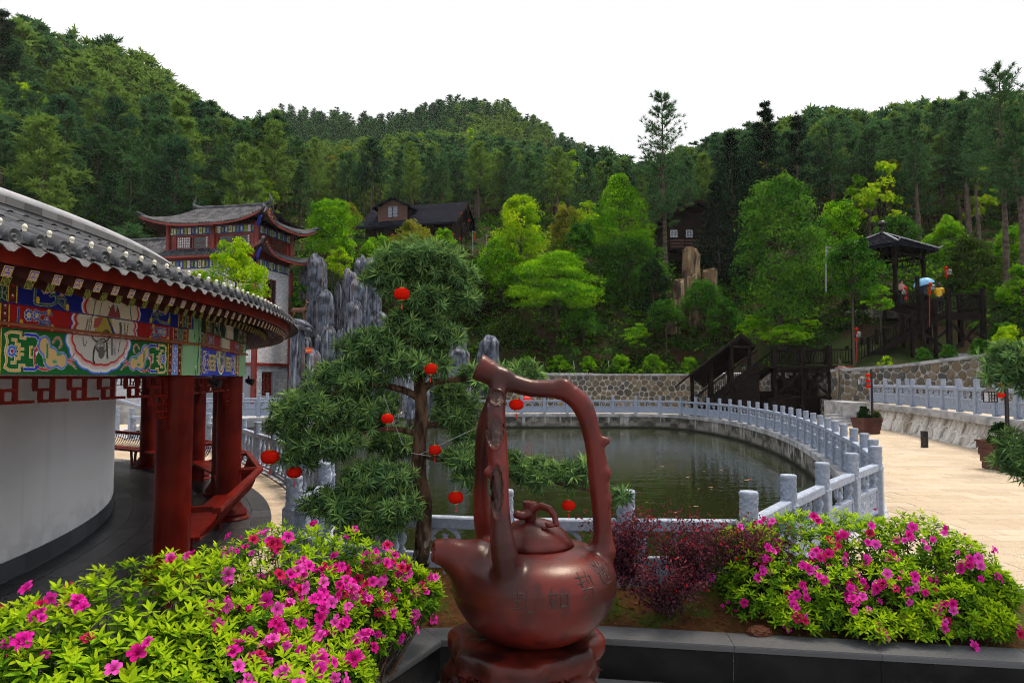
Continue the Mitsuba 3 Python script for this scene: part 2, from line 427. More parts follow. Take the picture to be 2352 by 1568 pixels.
# pavers that can be told apart: right of the pond near the camera
c0 = []
laid = plaza.buffer(-.03)
for row in range(19, 55):
    for col in range(3, 20):
        x0 = (col - .5 * (row % 2)) * PL; y0 = row * PW
        q = sbox(x0, y0, x0 + PL, y0 + PW)
        if laid.contains(q):
            a, b = pixel_of([(x0 + .4, y0 + .2, 0)])
            if a[0] < 2420 and 1000 < b[0]: c0.append((y0, x0))
c0.sort()
paver = cbox(PL - .008, PW - .008, .03, .004)
for y0, x0 in c0[:300]:
    c = A([.37, .305, .225]) + (A([.47, .40, .315]) - A([.37, .305, .225])) * rng.random()
    c = c + (A([.44, .355, .24]) - c) * .4 * rng.random()
    part(k_plaza, 'paving_stone', mv(paver, (x0 + PL / 2, y0 + PW / 2, -.0085 + rng.normal(0, .0012))), 'paver_vc', color=c)

# water: dark, rippled
def ripple(p, n, uv):
    return .0032 * (noise(p.x * 3.2 + 1.5 * noise(p.x, p.y * 2), p.y * 9) + .5 * noise(p.x * 9, p.y * 20 + 3)) + .005 * noise(p.x * 1.1, p.y * 2.2)
scene['water_surface'] = {'type': 'principled', 'base_color': rgb((.012, .016, .005)), 'roughness': .03, 'specular': .5}
scene['pond_water_mat'] = {'type': 'bumpmap', 'arbitrary': mikit.proc(ripple, eps=.01), 'scale': 1.0, 'bsdf': scene['water_surface']}
del scene['water_surface']
struct('pond_water', poly_mesh(Polygon(pond_ring), WATER_Z), 'pond_water_mat')

# pond wall: capping slabs over a rough stained wall
def stained(p, n, uv):
    streak = fbm(p.x * 5, p.y * 5, p.z * .5)
    c = mix((.05, .05, .045), (.20, .19, .17), smoothstep(.3, .7, fbm(p.x * 2.2, p.y * 2.2, p.z * 3)))
    c = mix(c, (.40, .40, .40), smoothstep(.56, .72, streak) * smoothstep(-1.0, -.3, p.z))
    return mix((.02, .022, .016), c, smoothstep(WATER_Z + .02, WATER_Z + .22, p.z))
M('stained_masonry', mikit.proc(stained), .9, .2)
def walling(ring, z0, z1, rough, step=.25, zs=5, seed=1, closed=True):
    """rough wall face under a closed line, facing into the pond"""
    ls = LineString(list(ring) + ([ring[0]] if closed else []))
    n = max(2, int(ls.length / step))
    P = A([ls.interpolate(k / n, normalized=True).coords[0] for k in range(n + (0 if closed else 1))])
    d = np.roll(P, -1, 0) - np.roll(P, 1, 0)
    if not closed: d = np.gradient(P, axis=0)
    N = np.stack([d[:, 1], -d[:, 0]], 1); N /= np.linalg.norm(N, axis=1, keepdims=True) + 1e-9
    z = np.linspace(z0, z1, zs)
    h = meshkit.fbm(np.stack(np.broadcast_arrays(P[:, None, 0] * 3, P[:, None, 1] * 3, z[None] * 4), -1), 3, seed) - .5
    h[:, -1] = 0
    v = np.concatenate([P[:, None] + N[:, None] * (h * rough)[..., None], np.broadcast_to(z[None, :, None], (len(P), zs, 1))], -1).reshape(-1, 3)
    m = len(P)
    i, j = np.meshgrid(np.arange(m if closed else m - 1), np.arange(zs - 1), indexing='ij')
    i1 = (i + 1) % m
    Q = np.stack([i * zs + j, i1 * zs + j, i1 * zs + j + 1, i * zs + j + 1], -1).reshape(-1, 4)
    return v, np.vstack([Q[:, [0, 1, 2]], Q[:, [0, 2, 3]]])
pw = thing('pond_wall', 'grey stone wall holding the edge of the pond, streaked white and dark above the water', 'wall')
part(pw, 'masonry', walling(list(pond.exterior.coords)[:-1], WATER_Z - .3, -.16, .12), 'stained_masonry', True)
M('cap_stone', tint((.22, .23, .25), (.40, .41, .43), 2.5), .8, .3)
cap_line = RAIL_FAR[::-1] + RAIL_R + RAIL_F + RAIL_L + FAR_L
def offset_pts(pts, d):
    P = A(pts); t = np.gradient(P, axis=0); t /= np.linalg.norm(t, axis=1, keepdims=True)
    return P + np.stack([t[:, 1], -t[:, 0]], 1) * d
def slab_run(parent, pts, wi, wo, z0, z1, mat, name):
    a, b = offset_pts(pts, wi), offset_pts(pts, wo)
    for k in range(len(pts) - 1):
        e = (A(pts[k + 1]) - A(pts[k])); e = e / np.linalg.norm(e) * .004
        q = Polygon([a[k] + e, a[k + 1] - e, b[k + 1] - e, b[k] + e])
        if not q.is_valid: q = q.convex_hull
        part(parent, name, poly_mesh(q, z0, z1), mat)
slab_run(pw, cap_line, .24, -.18, -.16, .035, 'cap_stone', 'cap_stone')
# ---------------------------------------------------------------- carved stone railings
def carved_cap(seed, nz=26, na=44):
    z = np.linspace(0, .36, nz); a = np.arange(na) * 2 * np.pi / na
    zz, aa = np.meshgrid(z, a, indexing='ij')
    p = np.stack([np.cos(aa) * 1.6, np.sin(aa) * 1.6, zz * 13], -1)
    w = meshkit.fbm(p + 2.2 * meshkit.noise(p * 1.1, seed)[..., None], 2, seed)
    r = .088 + .013 * np.clip(1 - np.abs(w - .5) * 9, 0, 1)
    edge = np.minimum(zz - .03, .32 - zz)
    r = np.where(edge < 0, .098, r)
    v = np.stack([r * np.cos(aa), r * np.sin(aa), zz], -1).reshape(-1, 3)
    i, j = np.meshgrid(np.arange(nz - 1), np.arange(na), indexing='ij')
    q = np.stack([i * na + j, i * na + (j + 1) % na, (i + 1) * na + (j + 1) % na, (i + 1) * na + j], -1).reshape(-1, 4)
    f = np.vstack([q[:, [0, 1, 2]], q[:, [0, 2, 3]]])
    top = lathe([(.098, .36), (.09, .375), (0, .378)], na)
    return cat([(v, f), top])

def scrolls(seed, w, h):
    """plant-like relief for a panel of size w x h, standing in the xz plane, raised towards -y"""
    r = np.random.default_rng(seed); ms = []
    for k in range(9):
        x0, z0 = r.uniform(-.42, .42) * w, r.uniform(-.4, .1) * h
        a = r.uniform(.3, 2.8); L = r.uniform(.12, .3) * w; bend = r.uniform(-2.2, 2.2)
        t = np.linspace(0, 1, 7)
        ang = a + bend * t
        x = x0 + np.cumsum(np.cos(ang)) * L / 7; z = z0 + np.cumsum(np.sin(ang)) * L / 7
        x = np.clip(x, -.46 * w, .46 * w); z = np.clip(z, -.42 * h, .42 * h)
        ms.append(tube(np.c_[x, x * 0, z], .005 + .013 * np.sin(np.pi * np.clip(t + .08, 0, 1)), 5))
    return cat(ms)

shaft_near = mikit.ply(mv(cbox(.2, .2, .82, .012), (0, 0, .44)), 'granite_rail')
caps_near = [mikit.ply(mv(carved_cap(s), (0, 0, .845)), 'granite_rail', 40) for s in (3, 8)]
collar_near = mikit.ply(lathe([(.06, .83), (.115, .83), (.12, .845), (.115, .86), (.06, .86)], 20), 'granite_rail', 40)
vase_mesh = lathe([(.0, 0), (.05, 0), (.05, .015), (.03, .03), (.026, .05), (.05, .075), (.062, .11), (.05, .14), (.03, .16), (.028, .18), (.04, .19), (.04, .2)], 14)
def bracket(half=False):
    t = np.linspace(0, 1, 9)
    ms = [vase_mesh]
    for s in ((-1, 1)):
        x = s * (.03 + .12 * np.sin(t * 2.4)); z = .2 + .07 * np.cos(t * 3.4) * (1 - .2 * t)
        ms.append(tube(np.c_[x, x * 0, z], .03 - .008 * t, 7))
    return cat(ms)
bracket_ply = mikit.ply(bracket(), 'granite_rail', 35)
vase_ply = mikit.ply(vase_mesh, 'granite_rail', 35)
unit_rail = {}
def rail_bay(parent, p0, p1, z=0.0, relief=True, panel=True, seed=0, style='vase'):
    p0, p1 = A(p0, float), A(p1, float)
    L = np.linalg.norm(p1 - p0) - .2
    mid = (p0 + p1) / 2; R = frame(p0, p1)
    sc = mat4((*mid, z), R @ np.diag([L, 1, 1]))
    def cached(nm, fn):
        if nm not in unit_rail: unit_rail[nm] = mikit.ply(fn(), 'granite_rail')
        return unit_rail[nm]
    part(parent, 'top_rail', cached('top', lambda: mv(cbox(1, .13, .12, .012), (0, 0, .86))), Tm=sc)
    if panel:
        pn = part(parent, 'panel', cached('panel', lambda: cat([mv(cbox(1, .09, .06, .008), (0, 0, .5)), mv(cbox(1, .09, .07, .008), (0, 0, .125)), box(-.5, -.445, -.045, .045, .16, .47), box(.445, .5, -.045, .045, .16, .47), box(-.445, .445, -.027, .027, .16, .47)])), Tm=sc)
        if relief:
            s2 = cached(f'relief{seed % 4}', lambda: cat([mv(scrolls(seed % 4, .84, .28), (0, -.027, .315)), mv(scrolls(seed % 4 + 9, .84, .28), (0, .027, .315))]))
            part(pn, 'carved_relief', s2, Tm=sc)
        zv = .53
    else:
        part(parent, 'lower_rail', cached('low', lambda: mv(cbox(1, .09, .07, .008), (0, 0, .12))), Tm=sc); zv = .155
    if panel:
        part(parent, 'vase', bracket_ply, Tm=mat4((*mid, z + zv), R))
        for s in (-1, 1):
            q = p0 + (p1 - p0) * (.5 + s * (.5 - .17 / np.linalg.norm(p1 - p0)))
            part(parent, 'vase', vase_ply, Tm=mat4((*q, z + zv), R @ np.diag([.85, .85, 1.26])))
    else:
        n = 4
        for k in range(n):
            q = p0 + (p1 - p0) * (k + .5) / n
            part(parent, 'baluster', vase_ply, Tm=mat4((*q, z + zv), R @ np.diag([1.15, 1.15, 3.2])))

def rail_post(parent, p, z=0.0, ang=0.0, seed=0):
    k = part(parent, 'post', shaft_near, Tm=mat4((*p, z), rz(ang)))
    part(k, 'collar', collar_near, Tm=mat4((*p, z)))
    part(k, 'carved_cap', caps_near[seed % 2], Tm=mat4((*p, z), rz(1.3 * seed)))

def railing(label, pts, z=0.0, relief=True, panel=True, ends=(True, True), zs=None):
    t = thing('stone_railing', label, 'railing', 'carved stone railings')
    for k, p in enumerate(pts):
        a = A(pts[min(k + 1, len(pts) - 1)]) - A(pts[max(k - 1, 0)])
        if (k > 0 or ends[0]) and (k < len(pts) - 1 or ends[1]):
            rail_post(t, p, z, math.atan2(a[1], a[0]), k)
    for k in range(len(pts) - 1):
        rail_bay(t, pts[k], pts[k + 1], z, relief, panel, k)
    return t
railing('long curved grey stone railing of carved posts along the right side of the pond', RAIL_R)
railing('nearest grey stone railing running from the plaza corner along the pond behind the teapot', RAIL_R[-1:] + RAIL_F, ends=(False, True))
railing('bluish stone railing along the far side of the pond in front of the rubble wall', RAIL_FAR[::-1] + RAIL_R[:1], relief=False, ends=(True, False))
railing('stone railing with baluster vases on the left bank of the pond beside the gallery', RAIL_F[-1:] + RAIL_L, panel=False, ends=(False, True))
railing('pale stone railing on the platform in front of the tower left of the pond', [(-17.9, 37.4), (-16.6, 37.7), (-15.2, 37.9), (-13.8, 38.1), (-12.3, 38.2), (-11.2, 39.4)], .25, relief=False)
railing('pale stone railing at the foot of the brick tower behind the platform', [(-19.2, 42.0), (-17.7, 42.0), (-16.2, 42.0), (-14.7, 42.0), (-13.2, 42.0), (-11.7, 42.0)], .3, relief=False)
railing('stone railing seen through the gallery columns at the far left', [(-22.5, 31.5), (-21.0, 31.2), (-19.5, 31.0), (-18.0, 30.6), (-16.5, 29.2)], .0, panel=False)
pf = thing('stone_platform', 'pale stone platform on the far left bank carrying a railing before the tower', 'platform')
part(pf, 'deck', poly_mesh(Polygon([(-18.1, 37.2), (-12.1, 38.0), (-11.0, 39.3), (-11.4, 42.3), (-19.5, 42.3)]), -.25, .24), 'cap_stone')
part(pf, 'base', poly_mesh(Polygon([(-18.0, 37.35), (-12.2, 38.15), (-11.2, 39.3), (-11.6, 42.2), (-19.4, 42.2)]), -1.2, -.25), 'stained_masonry')
# low stair flank with carved panel seen through the lattice
sf = thing('stair_flank', 'sloping pale stone balustrade of a stair at the far left, seen between gallery columns', 'balustrade')
part(sf, 'coping', bar((-22.3, 36, 1.9), (-18.6, 37.0, .55), .25, .12), 'granite_rail')
part(sf, 'side_panel', (lambda q: (A([[x, y + o, z] for o in (-.06, .06) for x, y, z in q]), A([[0, 1, 2], [0, 2, 3], [4, 6, 5], [4, 7, 6], [0, 4, 1], [1, 4, 5], [3, 2, 6], [3, 6, 7], [1, 5, 6], [1, 6, 2], [0, 3, 7], [0, 7, 4]])))([(-22.3, 36, 0), (-18.6, 37, 0), (-18.6, 37, .5), (-22.3, 36, 1.84)]), 'cap_stone')

# ---------------------------------------------------------------- rubble walls: every stone a piece
def rubble_cells(L, Hf, size, seed, aspect=1.25):
    """irregular stone outlines in the strip 0..L x 0..Hf(s)"""
    r = np.random.default_rng(seed)
    Hm = max(Hf(s) for s in np.linspace(0, L, 40))
    nx, nz = int(L / (size * aspect)), max(2, int(Hm / size))
    gx, gz = np.meshgrid(np.arange(-1, nx + 1), np.arange(-1, nz + 1), indexing='ij')
    P = np.stack([(gx + .5 * (gz % 2) + r.uniform(.12, .88, gx.shape)) * L / nx, (gz + r.uniform(.14, .86, gx.shape)) * Hm / nz], -1).reshape(-1, 2)
    V = Voronoi(np.vstack([P, [[-50, -50], [L + 50, -50], [-50, 60], [L + 50, 60]]]))
    strip = Polygon([(0, 0), (L, 0)] + [(s, Hf(s)) for s in np.linspace(L, 0, 30)])
    out = []
    for k in range(len(P)):
        reg = V.regions[V.point_region[k]]
        if -1 in reg or not reg: continue
        g = Polygon(V.vertices[reg]).intersection(strip)
        if g.is_empty or g.geom_type != 'Polygon': continue
        g = g.buffer(-.028 * size / .4).simplify(.02)
        if g.geom_type != 'Polygon' or g.area < .015 * size / .4: continue
        g = g.buffer(-.09 * size / .4, join_style=1).buffer(.085 * size / .4, quad_segs=1).simplify(.022) if g.area > .05 else g
        if g.is_empty or g.geom_type != 'Polygon' or len(g.exterior.coords) < 5: continue
        out.append(A(g.exterior.coords)[:-1])
    return out
TONES = A([[.085, .082, .072], [.12, .105, .08], [.15, .115, .075], [.07, .072, .068], [.17, .14, .10], [.10, .088, .065]])
def rubble_wall(label, line, zb, ztop, size, seed, name='stone_wall', batter=0.0, tones=TONES, mortar=(.34, .34, .335), cap=.16, limit=300, streak=False, proud=.05):
    """wall along a plan line (x, y), visible side to the right of its direction; ztop(s) gives its height"""
    t = thing(name, label, 'wall')
    P = A(line, float)
    s = np.r_[0, np.cumsum(np.linalg.norm(np.diff(P, axis=0), axis=1))]
    L = s[-1]
    def place(u, z, o):
        u = np.clip(u, 0, L)
        x, y = np.interp(u, s, P[:, 0]), np.interp(u, s, P[:, 1])
        e = .3
        dx = np.interp(np.minimum(u + e, L), s, P[:, 0]) - np.interp(np.maximum(u - e, 0), s, P[:, 0])
        dy = np.interp(np.minimum(u + e, L), s, P[:, 1]) - np.interp(np.maximum(u - e, 0), s, P[:, 1])
        n = np.hypot(dx, dy); nx, ny = dy / n, -dx / n
        o = o - batter * z
        return np.stack([x + nx * o, y + ny * o, zb(u) + z], -1)
    q = np.linspace(0, L, int(L / .35) + 2)
    hz = A([float(ztop(u)) - float(zb(u)) for u in q])
    zz = np.linspace(0, 1, 6)
    def sheet(off, flip):
        v = np.concatenate([place(q, hz * w, off)[:, None] for w in zz], 1).reshape(-1, 3)
        i, j = np.meshgrid(np.arange(len(q) - 1), np.arange(5), indexing='ij')
        Q = np.stack([i * 6 + j, (i + 1) * 6 + j, (i + 1) * 6 + j + 1, i * 6 + j + 1], -1).reshape(-1, 4)
        f = np.vstack([Q[:, [0, 1, 2]], Q[:, [0, 2, 3]]])
        return v, f
    part(t, 'mortar_bed', sheet(0, False), 'stone_vc', color=mortar)
    cells = rubble_cells(L, lambda u: float(np.interp(u, q, hz)) - cap * .6, size, seed)
    if len(cells) > limit:
        cells.sort(key=lambda c: -Polygon(c).area)
    rest, restc = [], []
    r = np.random.default_rng(seed + 1)
    for k, c in enumerate(cells):
        m = bevel_stone(c, proud * r.uniform(.7, 1.3), .045 * size / .4)
        v = place(m[0][:, 0], m[0][:, 1], m[0][:, 2] + r.normal(0, .006))
        col = tones[r.integers(len(tones))] * r.uniform(.75, 1.25)
        if streak:
            g = np.clip(meshkit.fbm(np.c_[v[:, :2] * 3.2, v[:, 2:] * .4], 2, 4)[:, None] * 3.4 - .75, 0, 1)
            col = col * (1 - g) + A([.60, .60, .60]) * g
        if k < limit: part(t, 'stone', (v, m[1]), 'stone_vc', color=col)
        else: rest.append((v, m[1])); restc.append(np.broadcast_to(col, v.shape))
    if rest: part(t, 'stone_filling', cat(rest), 'stone_vc', color=np.vstack(restc), stuff=True)
    if cap:
        n = max(2, int(L / 1.5))
        for k in range(n):
            a, b = L * k / n + .006, L * (k + 1) / n - .006
            u = np.linspace(a, b, 5)
            ring = np.concatenate([place(u, np.interp(u, q, hz), .07), place(u, np.interp(u, q, hz), -.34)[::-1]])
            v = np.vstack([ring - [0, 0, cap], ring])
            m = len(ring); kk = np.arange(m); k1 = (kk + 1) % m
            f = [np.stack([kk, k1, m + k1], 1), np.stack([kk, m + k1, m + kk], 1)]
            f.append(A([[m + i, m + i + 1, m + 9 - i] for i in range(4)] + [[m + i + 1, m + 8 - i, m + 9 - i] for i in range(4)]))
            part(t, 'coping_slab', (v, np.vstack(f)), 'cap_stone')
    return t
rubble_wall('grey rubble retaining wall with pale joints across the far side of the pond, below the row of clipped bushes', [(-8.5, 51.0), (-3.6, 50.5), (4, 50.5), (11, 50.3), (14.6, 49.7), (16.2, 48.3), (17.4, 46.3)], lambda u: -.05, lambda u: 2.72, .37, 11, limit=300)
RW = [(17.2, 46.6), (18.3, 43), (19.0, 40), (20.0, 36), (20.9, 32), (21.7, 28.5), (22.7, 24), (23.8, 18), (24.6, 12)]
rubble_wall('high curved rubble retaining wall with pale joints on the right, under the timber stairs', RW, lambda u: np.where(A(u) < 6.5, 0.0, 1.12), lambda u: np.interp(u, [0, 4, 7, 11, 15, 19, 24, 36], [2.85, 2.85, 2.95, 3.1, 3.42, 3.62, 3.72, 3.75]), .40, 23, limit=300, proud=.06)
LOW = [(17.6, 34.2), (17.15, 31.0), (16.55, 27.5), (15.75, 24.0), (14.9, 20.6), (14.0, 17.4), (13.2, 14.4)]
rubble_wall('low sloping rubble wall splashed with white mortar below the right-hand terrace', LOW, lambda u: -.02, lambda u: .92, .34, 31, batter=.32, cap=0, streak=True, proud=.045, mortar=(.62, .62, .62), tones=TONES * 1.7)
# terrace behind the low wall, its edge beam and railing
TE = [(17.95, 34.8), (17.75, 33.2), (17.5, 31.6), (17.22, 30.0), (16.95, 28.4), (16.62, 26.9), (16.27, 25.4), (15.9, 23.9), (15.52, 22.4), (15.13, 20.9), (14.75, 19.4), (14.35, 17.9), (13.95, 16.4), (13.55, 14.9)]
ter = Polygon([(p[0] + .25, p[1]) for p in TE] + [(28, 12), (26, 24), (24.5, 33), (19.4, 39.8), (18.3, 39.2)])
struct('terrace', poly_mesh(ter, -.1, 1.1), 'plaza_paving')
eb = thing('terrace_edge', 'weathered concrete edge beam along the top of the low sloping wall', 'kerb')
slab_run(eb, TE, .28, -.2, .9, 1.14, 'cap_stone', 'edge_beam')
railing('bluish stone railing with carved panels along the terrace above the low sloping wall', TE, 1.14)
railing('short stone railing closing the far end of the right-hand terrace', [(19.9, 31.2), (18.9, 33.4), (17.95, 34.8)], 1.14, relief=False, ends=(True, False))
# flank of the steps at the far end of the terrace
fl = thing('step_flank', 'pale plastered flank wall of the steps left of the terrace railing', 'wall')
part(fl, 'flank_face', poly_mesh(Polygon([(16.9, 35.6), (18.0, 35.0), (18.3, 39), (17.4, 39)]), -.02, 1.16), 'cap_stone')
for k in range(4):
    part(fl, 'step', box(16.2 + .0, 17.6, 34.9 + .32 * k, 35.22 + .32 * k, -.01, .14 * (k + 1)), 'cap_stone')
# ---------------------------------------------------------------- the round gallery on the left
GC, GR = A([-19.0, 6.9]), 15.05
def gp(r, deg, z):
    a = np.radians(deg)
    return np.stack([GC[0] + r * np.cos(a), GC[1] + r * np.sin(a), np.broadcast_to(z, np.shape(a * r))], -1) if np.ndim(a * r) else A([GC[0] + r * math.cos(a), GC[1] + r * math.sin(a), z])
def ring_mesh(prof, a0, a1, n, smooth_close=True):
    """profile [(r, z)...] swept round the gallery's centre"""
    a = np.linspace(a0, a1, n)
    v = np.concatenate([gp(np.full(n, r), a, z)[:, None] for r, z in prof], 1).reshape(-1, 3)
    m = len(prof)
    i, j = np.meshgrid(np.arange(n - 1), np.arange(m - 1), indexing='ij')
    Q = np.stack([i * m + j, (i + 1) * m + j, (i + 1) * m + j + 1, i * m + j + 1], -1).reshape(-1, 4)
    return v, np.vstack([Q[:, [0, 1, 2]], Q[:, [0, 2, 3]]])

gallery = thing('round_gallery', 'curved open gallery with grey tiled eaves, painted beams, red columns and a white inner wall', 'gallery')
M('slate_vc', VC, .32, .5)
M('roof_tile_vc', VC, .55, .4)
M('drip_grey', tint((.022, .025, .032), (.078, .085, .10), 14), .65)
# floor
fl = part(gallery, 'floor_bed', poly_mesh(Polygon([tuple(gp(15.75, a, 0)[:2]) for a in np.linspace(-40, 80, 90)] + [tuple(gp(12.6, a, 0)[:2]) for a in np.linspace(80, -40, 90)]), -.1, .012), 'granite_grey')
for k in range(8):
    r0 = 13.16 + k * .325; step = math.degrees(.68 / (r0 + .16))
    a = -12.0 + (k % 2) * step / 2
    while a < 58:
        q = [gp(r0 + .004, a + .018, 0)[:2], gp(r0 + .320, a + .018, 0)[:2], gp(r0 + .320, a + step - .018, 0)[:2], gp(r0 + .004, a + step - .018, 0)[:2]]
        b = .022 + .02 * rng.random()
        part(fl, 'slate_tile', poly_mesh(Polygon(q), .012, .03 + rng.normal(0, .0008)), 'slate_vc', color=A([.92, .97, 1.1]) * b)
        a += step
# inner wall
iw = part(gallery, 'inner_wall', ring_mesh([(13.13, .012), (13.13, 3.6)], -45, 80, 120), 'white_plaster', True)
a = -12.0
while a < 70:
    part(iw, 'skirting_slab', cat([poly_mesh(Polygon([tuple(gp(r, t, 0)[:2]) for r, t in ((13.12, a), (13.155, a), (13.155, a + 1.4), (13.155, a + 2.8), (13.12, a + 2.8), (13.12, a + 1.4))]), .03, .25)]), 'stone_vc', color=A([.07, .075, .085]) * rng.uniform(.75, 1.25))
    a += 2.82
# columns
COLS = [-8.0, 5.5, 19.5, 29.75, 40.0, 52.0, 64.0, 76.0]
shaft = mikit.ply(lathe([(.0, .1), (.195, .1), (.2, .3), (.2, 2.44), (0, 2.44)], 32), 'red_lacquer', 40)
basep = mikit.ply(lathe([(0, .012), (.34, .012), (.345, .05), (.31, .075), (.30, .10), (.32, .13), (.30, .17), (.25, .22), (.225, .27), (.21, .3), (0, .3)], 32), 'red_lacquer', 40)
for a in COLS:
    k = part(gallery, 'column', shaft, Tm=mat4(gp(GR, a, 0)))
    part(k, 'base', basep, Tm=mat4(gp(GR, a, 0)))

# --- painted beams
GREEN, BLUE, RED, GOLD, WHITE, CREAM = (.008, .15, .028), (.012, .04, .60), (.42, .010, .012), (.74, .47, .06), (.84, .84, .84), (.74, .64, .52)
LBLUE, PINK, DKB, LEAFG, BROWN = (.05, .17, .80), (.78, .28, .28), (.010, .018, .26), (.06, .38, .20), (.10, .02, .012)
PALEG = (.27, .52, .27)
def circ(x, y, r, n=14, sy=1.0):
    a = np.arange(n) * 2 * np.pi / n
    return Polygon(np.c_[x + r * np.cos(a), y + r * sy * np.sin(a)])
def line(pts, w):
    return LineString(pts).buffer(w / 2, cap_style=2, join_style=2)
def curve(pts, w, n=14):
    return LineString(smooth_path(np.c_[A(pts, float), np.zeros(len(pts))], n)[:, :2]).buffer(w / 2, quad_segs=2)
class Bay:
    """one straight bay: u along it to the right seen from outside, v up, w outwards"""
    def __init__(s, a0, a1):
        p0, p1 = gp(GR, a0, 0), gp(GR, a1, 0)
        s.L = np.linalg.norm(p1 - p0); s.U = (p1 - p0) / s.L; s.N = A([s.U[1], -s.U[0], 0]); s.O = (p0 + p1) / 2
        s.R = np.stack([s.U, s.N, A([0, 0, 1.0])], 1)
    def w(s, m):                       # mesh given as (u, w, v)
        v = m[0] @ s.R.T + s.O
        return (v, m[1][:, ::-1])      # (u, w, v) is left-handed as U x N = -Z
    def tm(s): return None
def decal(bay, shapes, face):
    """shapes [(polygon (u, v), colour, layer)] as thin coats of paint on the face at w = face"""
    ms, cs = [], []
    for g, c, l in shapes:
        if g.is_empty: continue
        g = g.simplify(.0015)
        try: v, f = poly_mesh(g, face + .0016 * l, face + .0016 * (l + 1) + .0006)
        except Exception: continue
        v = v[:, [0, 2, 1]]
        ms.append((v, f)); cs.append(np.broadcast_to(c, (len(v), 3)))
    m = cat(ms)
    return (bay.w((m[0], m[1]))[0], m[1]), np.vstack(cs)
def lotus_lattice(x0, x1, y0, y1, c, n):
    h = (y1 - y0) / n; w = (x1 - x0); out = []
    for k in range(n):
        cx, cy = (x0 + x1) / 2, y0 + h * (k + .5)
        for sx in (-1, 1):
            for sy in (-1, 1):
                t = np.linspace(0, 1, 7)
                px, py = sx * w * .46 * t, sy * h * .48 * t
                o = .16 * np.sin(np.pi * t) * min(w, h)
                pet = Polygon(np.r_[np.c_[cx + px - o * sx, cy + py + o * sy], np.c_[cx + px + o * sx, cy + py - o * sy][::-1]]).buffer(0)
                out.append((pet.difference(pet.buffer(-.0045)), c, 2))
    return out
def end_band(x, s, y0, y1, lat, latbg, n):
    """bead strip, flower lattice, bead strip; x is the outer end, s the way in"""
    out = [(sbox(*sorted((x, x + s * .07)), y0, y0).envelope, GOLD, 0)] if 0 else []
    def bx(a, b): a, b = sorted((x + s * a, x + s * b)); return sbox(a, y0 + .004, b, y1 - .004)
    out += [(bx(.0, .075), BROWN, 1), (bx(-.012, .0), GOLD, 1), (bx(.075, .087), GOLD, 1), (bx(.087, .20), latbg, 1), (bx(.20, .212), GOLD, 1), (bx(.212, .287), BROWN, 1), (bx(.287, .30), GOLD, 1)]
    a, b = sorted((x + s * .092, x + s * .195))
    out += lotus_lattice(a, b, y0 + .01, y1 - .01, lat, n)
    m = max(3, int((y1 - y0) / .075))
    for q in (.0375, .2495):
        for k in range(m):
            cy = y0 + (y1 - y0) * (k + .5) / m
            out += [(circ(x + s * q, cy, .026, 12, 1.1), (.28, .03, .02), 2), (circ(x + s * q, cy, .026, 12, 1.1).difference(circ(x + s * q, cy + .006, .025, 12, 1.1)), (.05, .005, .004), 3), (circ(x + s * q - .003, cy + .012, .009, 8), WHITE, 4)]
    return out
def flower(x, y, r, c, core, n=8):
    out = []
    for k in range(n):
        a = 2 * np.pi * k / n
        out.append((circ(x + .68 * r * math.cos(a), y + .68 * r * math.sin(a), .34 * r, 9), WHITE, 3))
        out.append((circ(x + .66 * r * math.cos(a), y + .66 * r * math.sin(a), .26 * r, 9), c, 4))
    return out + [(circ(x, y, .42 * r, 12), WHITE, 5), (circ(x, y, .30 * r, 10), core, 6)]
def fret_frame(x, s, yc, h):
    """square fretwork with a blue flower, gold edged white"""
    P = lambda a, b: (x + s * a, yc + b * h)
    out = []
    paths = [[P(.05, .5), P(0, .42), P(.02, .25), P(0, 0), P(.02, -.25), P(0, -.42), P(.05, -.5)], [P(.05, .5), P(.16, .5), P(.16, .36), P(.22, .36)], [P(.05, -.5), P(.16, -.5), P(.16, -.36), P(.22, -.36)],
             [P(.06, .3), P(.11, .3), P(.11, .18), P(.15, .18), P(.15, -.18), P(.11, -.18), P(.11, -.3), P(.06, -.3)], [P(.12, .07), P(.2, .07)], [P(.12, -.07), P(.2, -.07)]]
    for p in paths:
        out += [(line(p, .024), WHITE, 2), (line(p, .015), GOLD, 3)]
    for sg in (1, -1):
        p = [P(.2, .46 * sg), P(.33, .46 * sg), P(.37, .36 * sg)]
        out += [(line(p, .034), WHITE, 2), (line(p, .022), BLUE, 3)]
    p = [P(.30, .14), P(.27, .14), P(.27, -.14), P(.30, -.14)]
    out += [(line(p, .02), WHITE, 2), (line(p, .012), GOLD, 3), (Polygon([P(.33, 0), P(.345, .09), P(.36, 0), P(.345, -.09)]), WHITE, 2)]
    return out + flower(x + s * .065, yc, .052, LBLUE, RED)
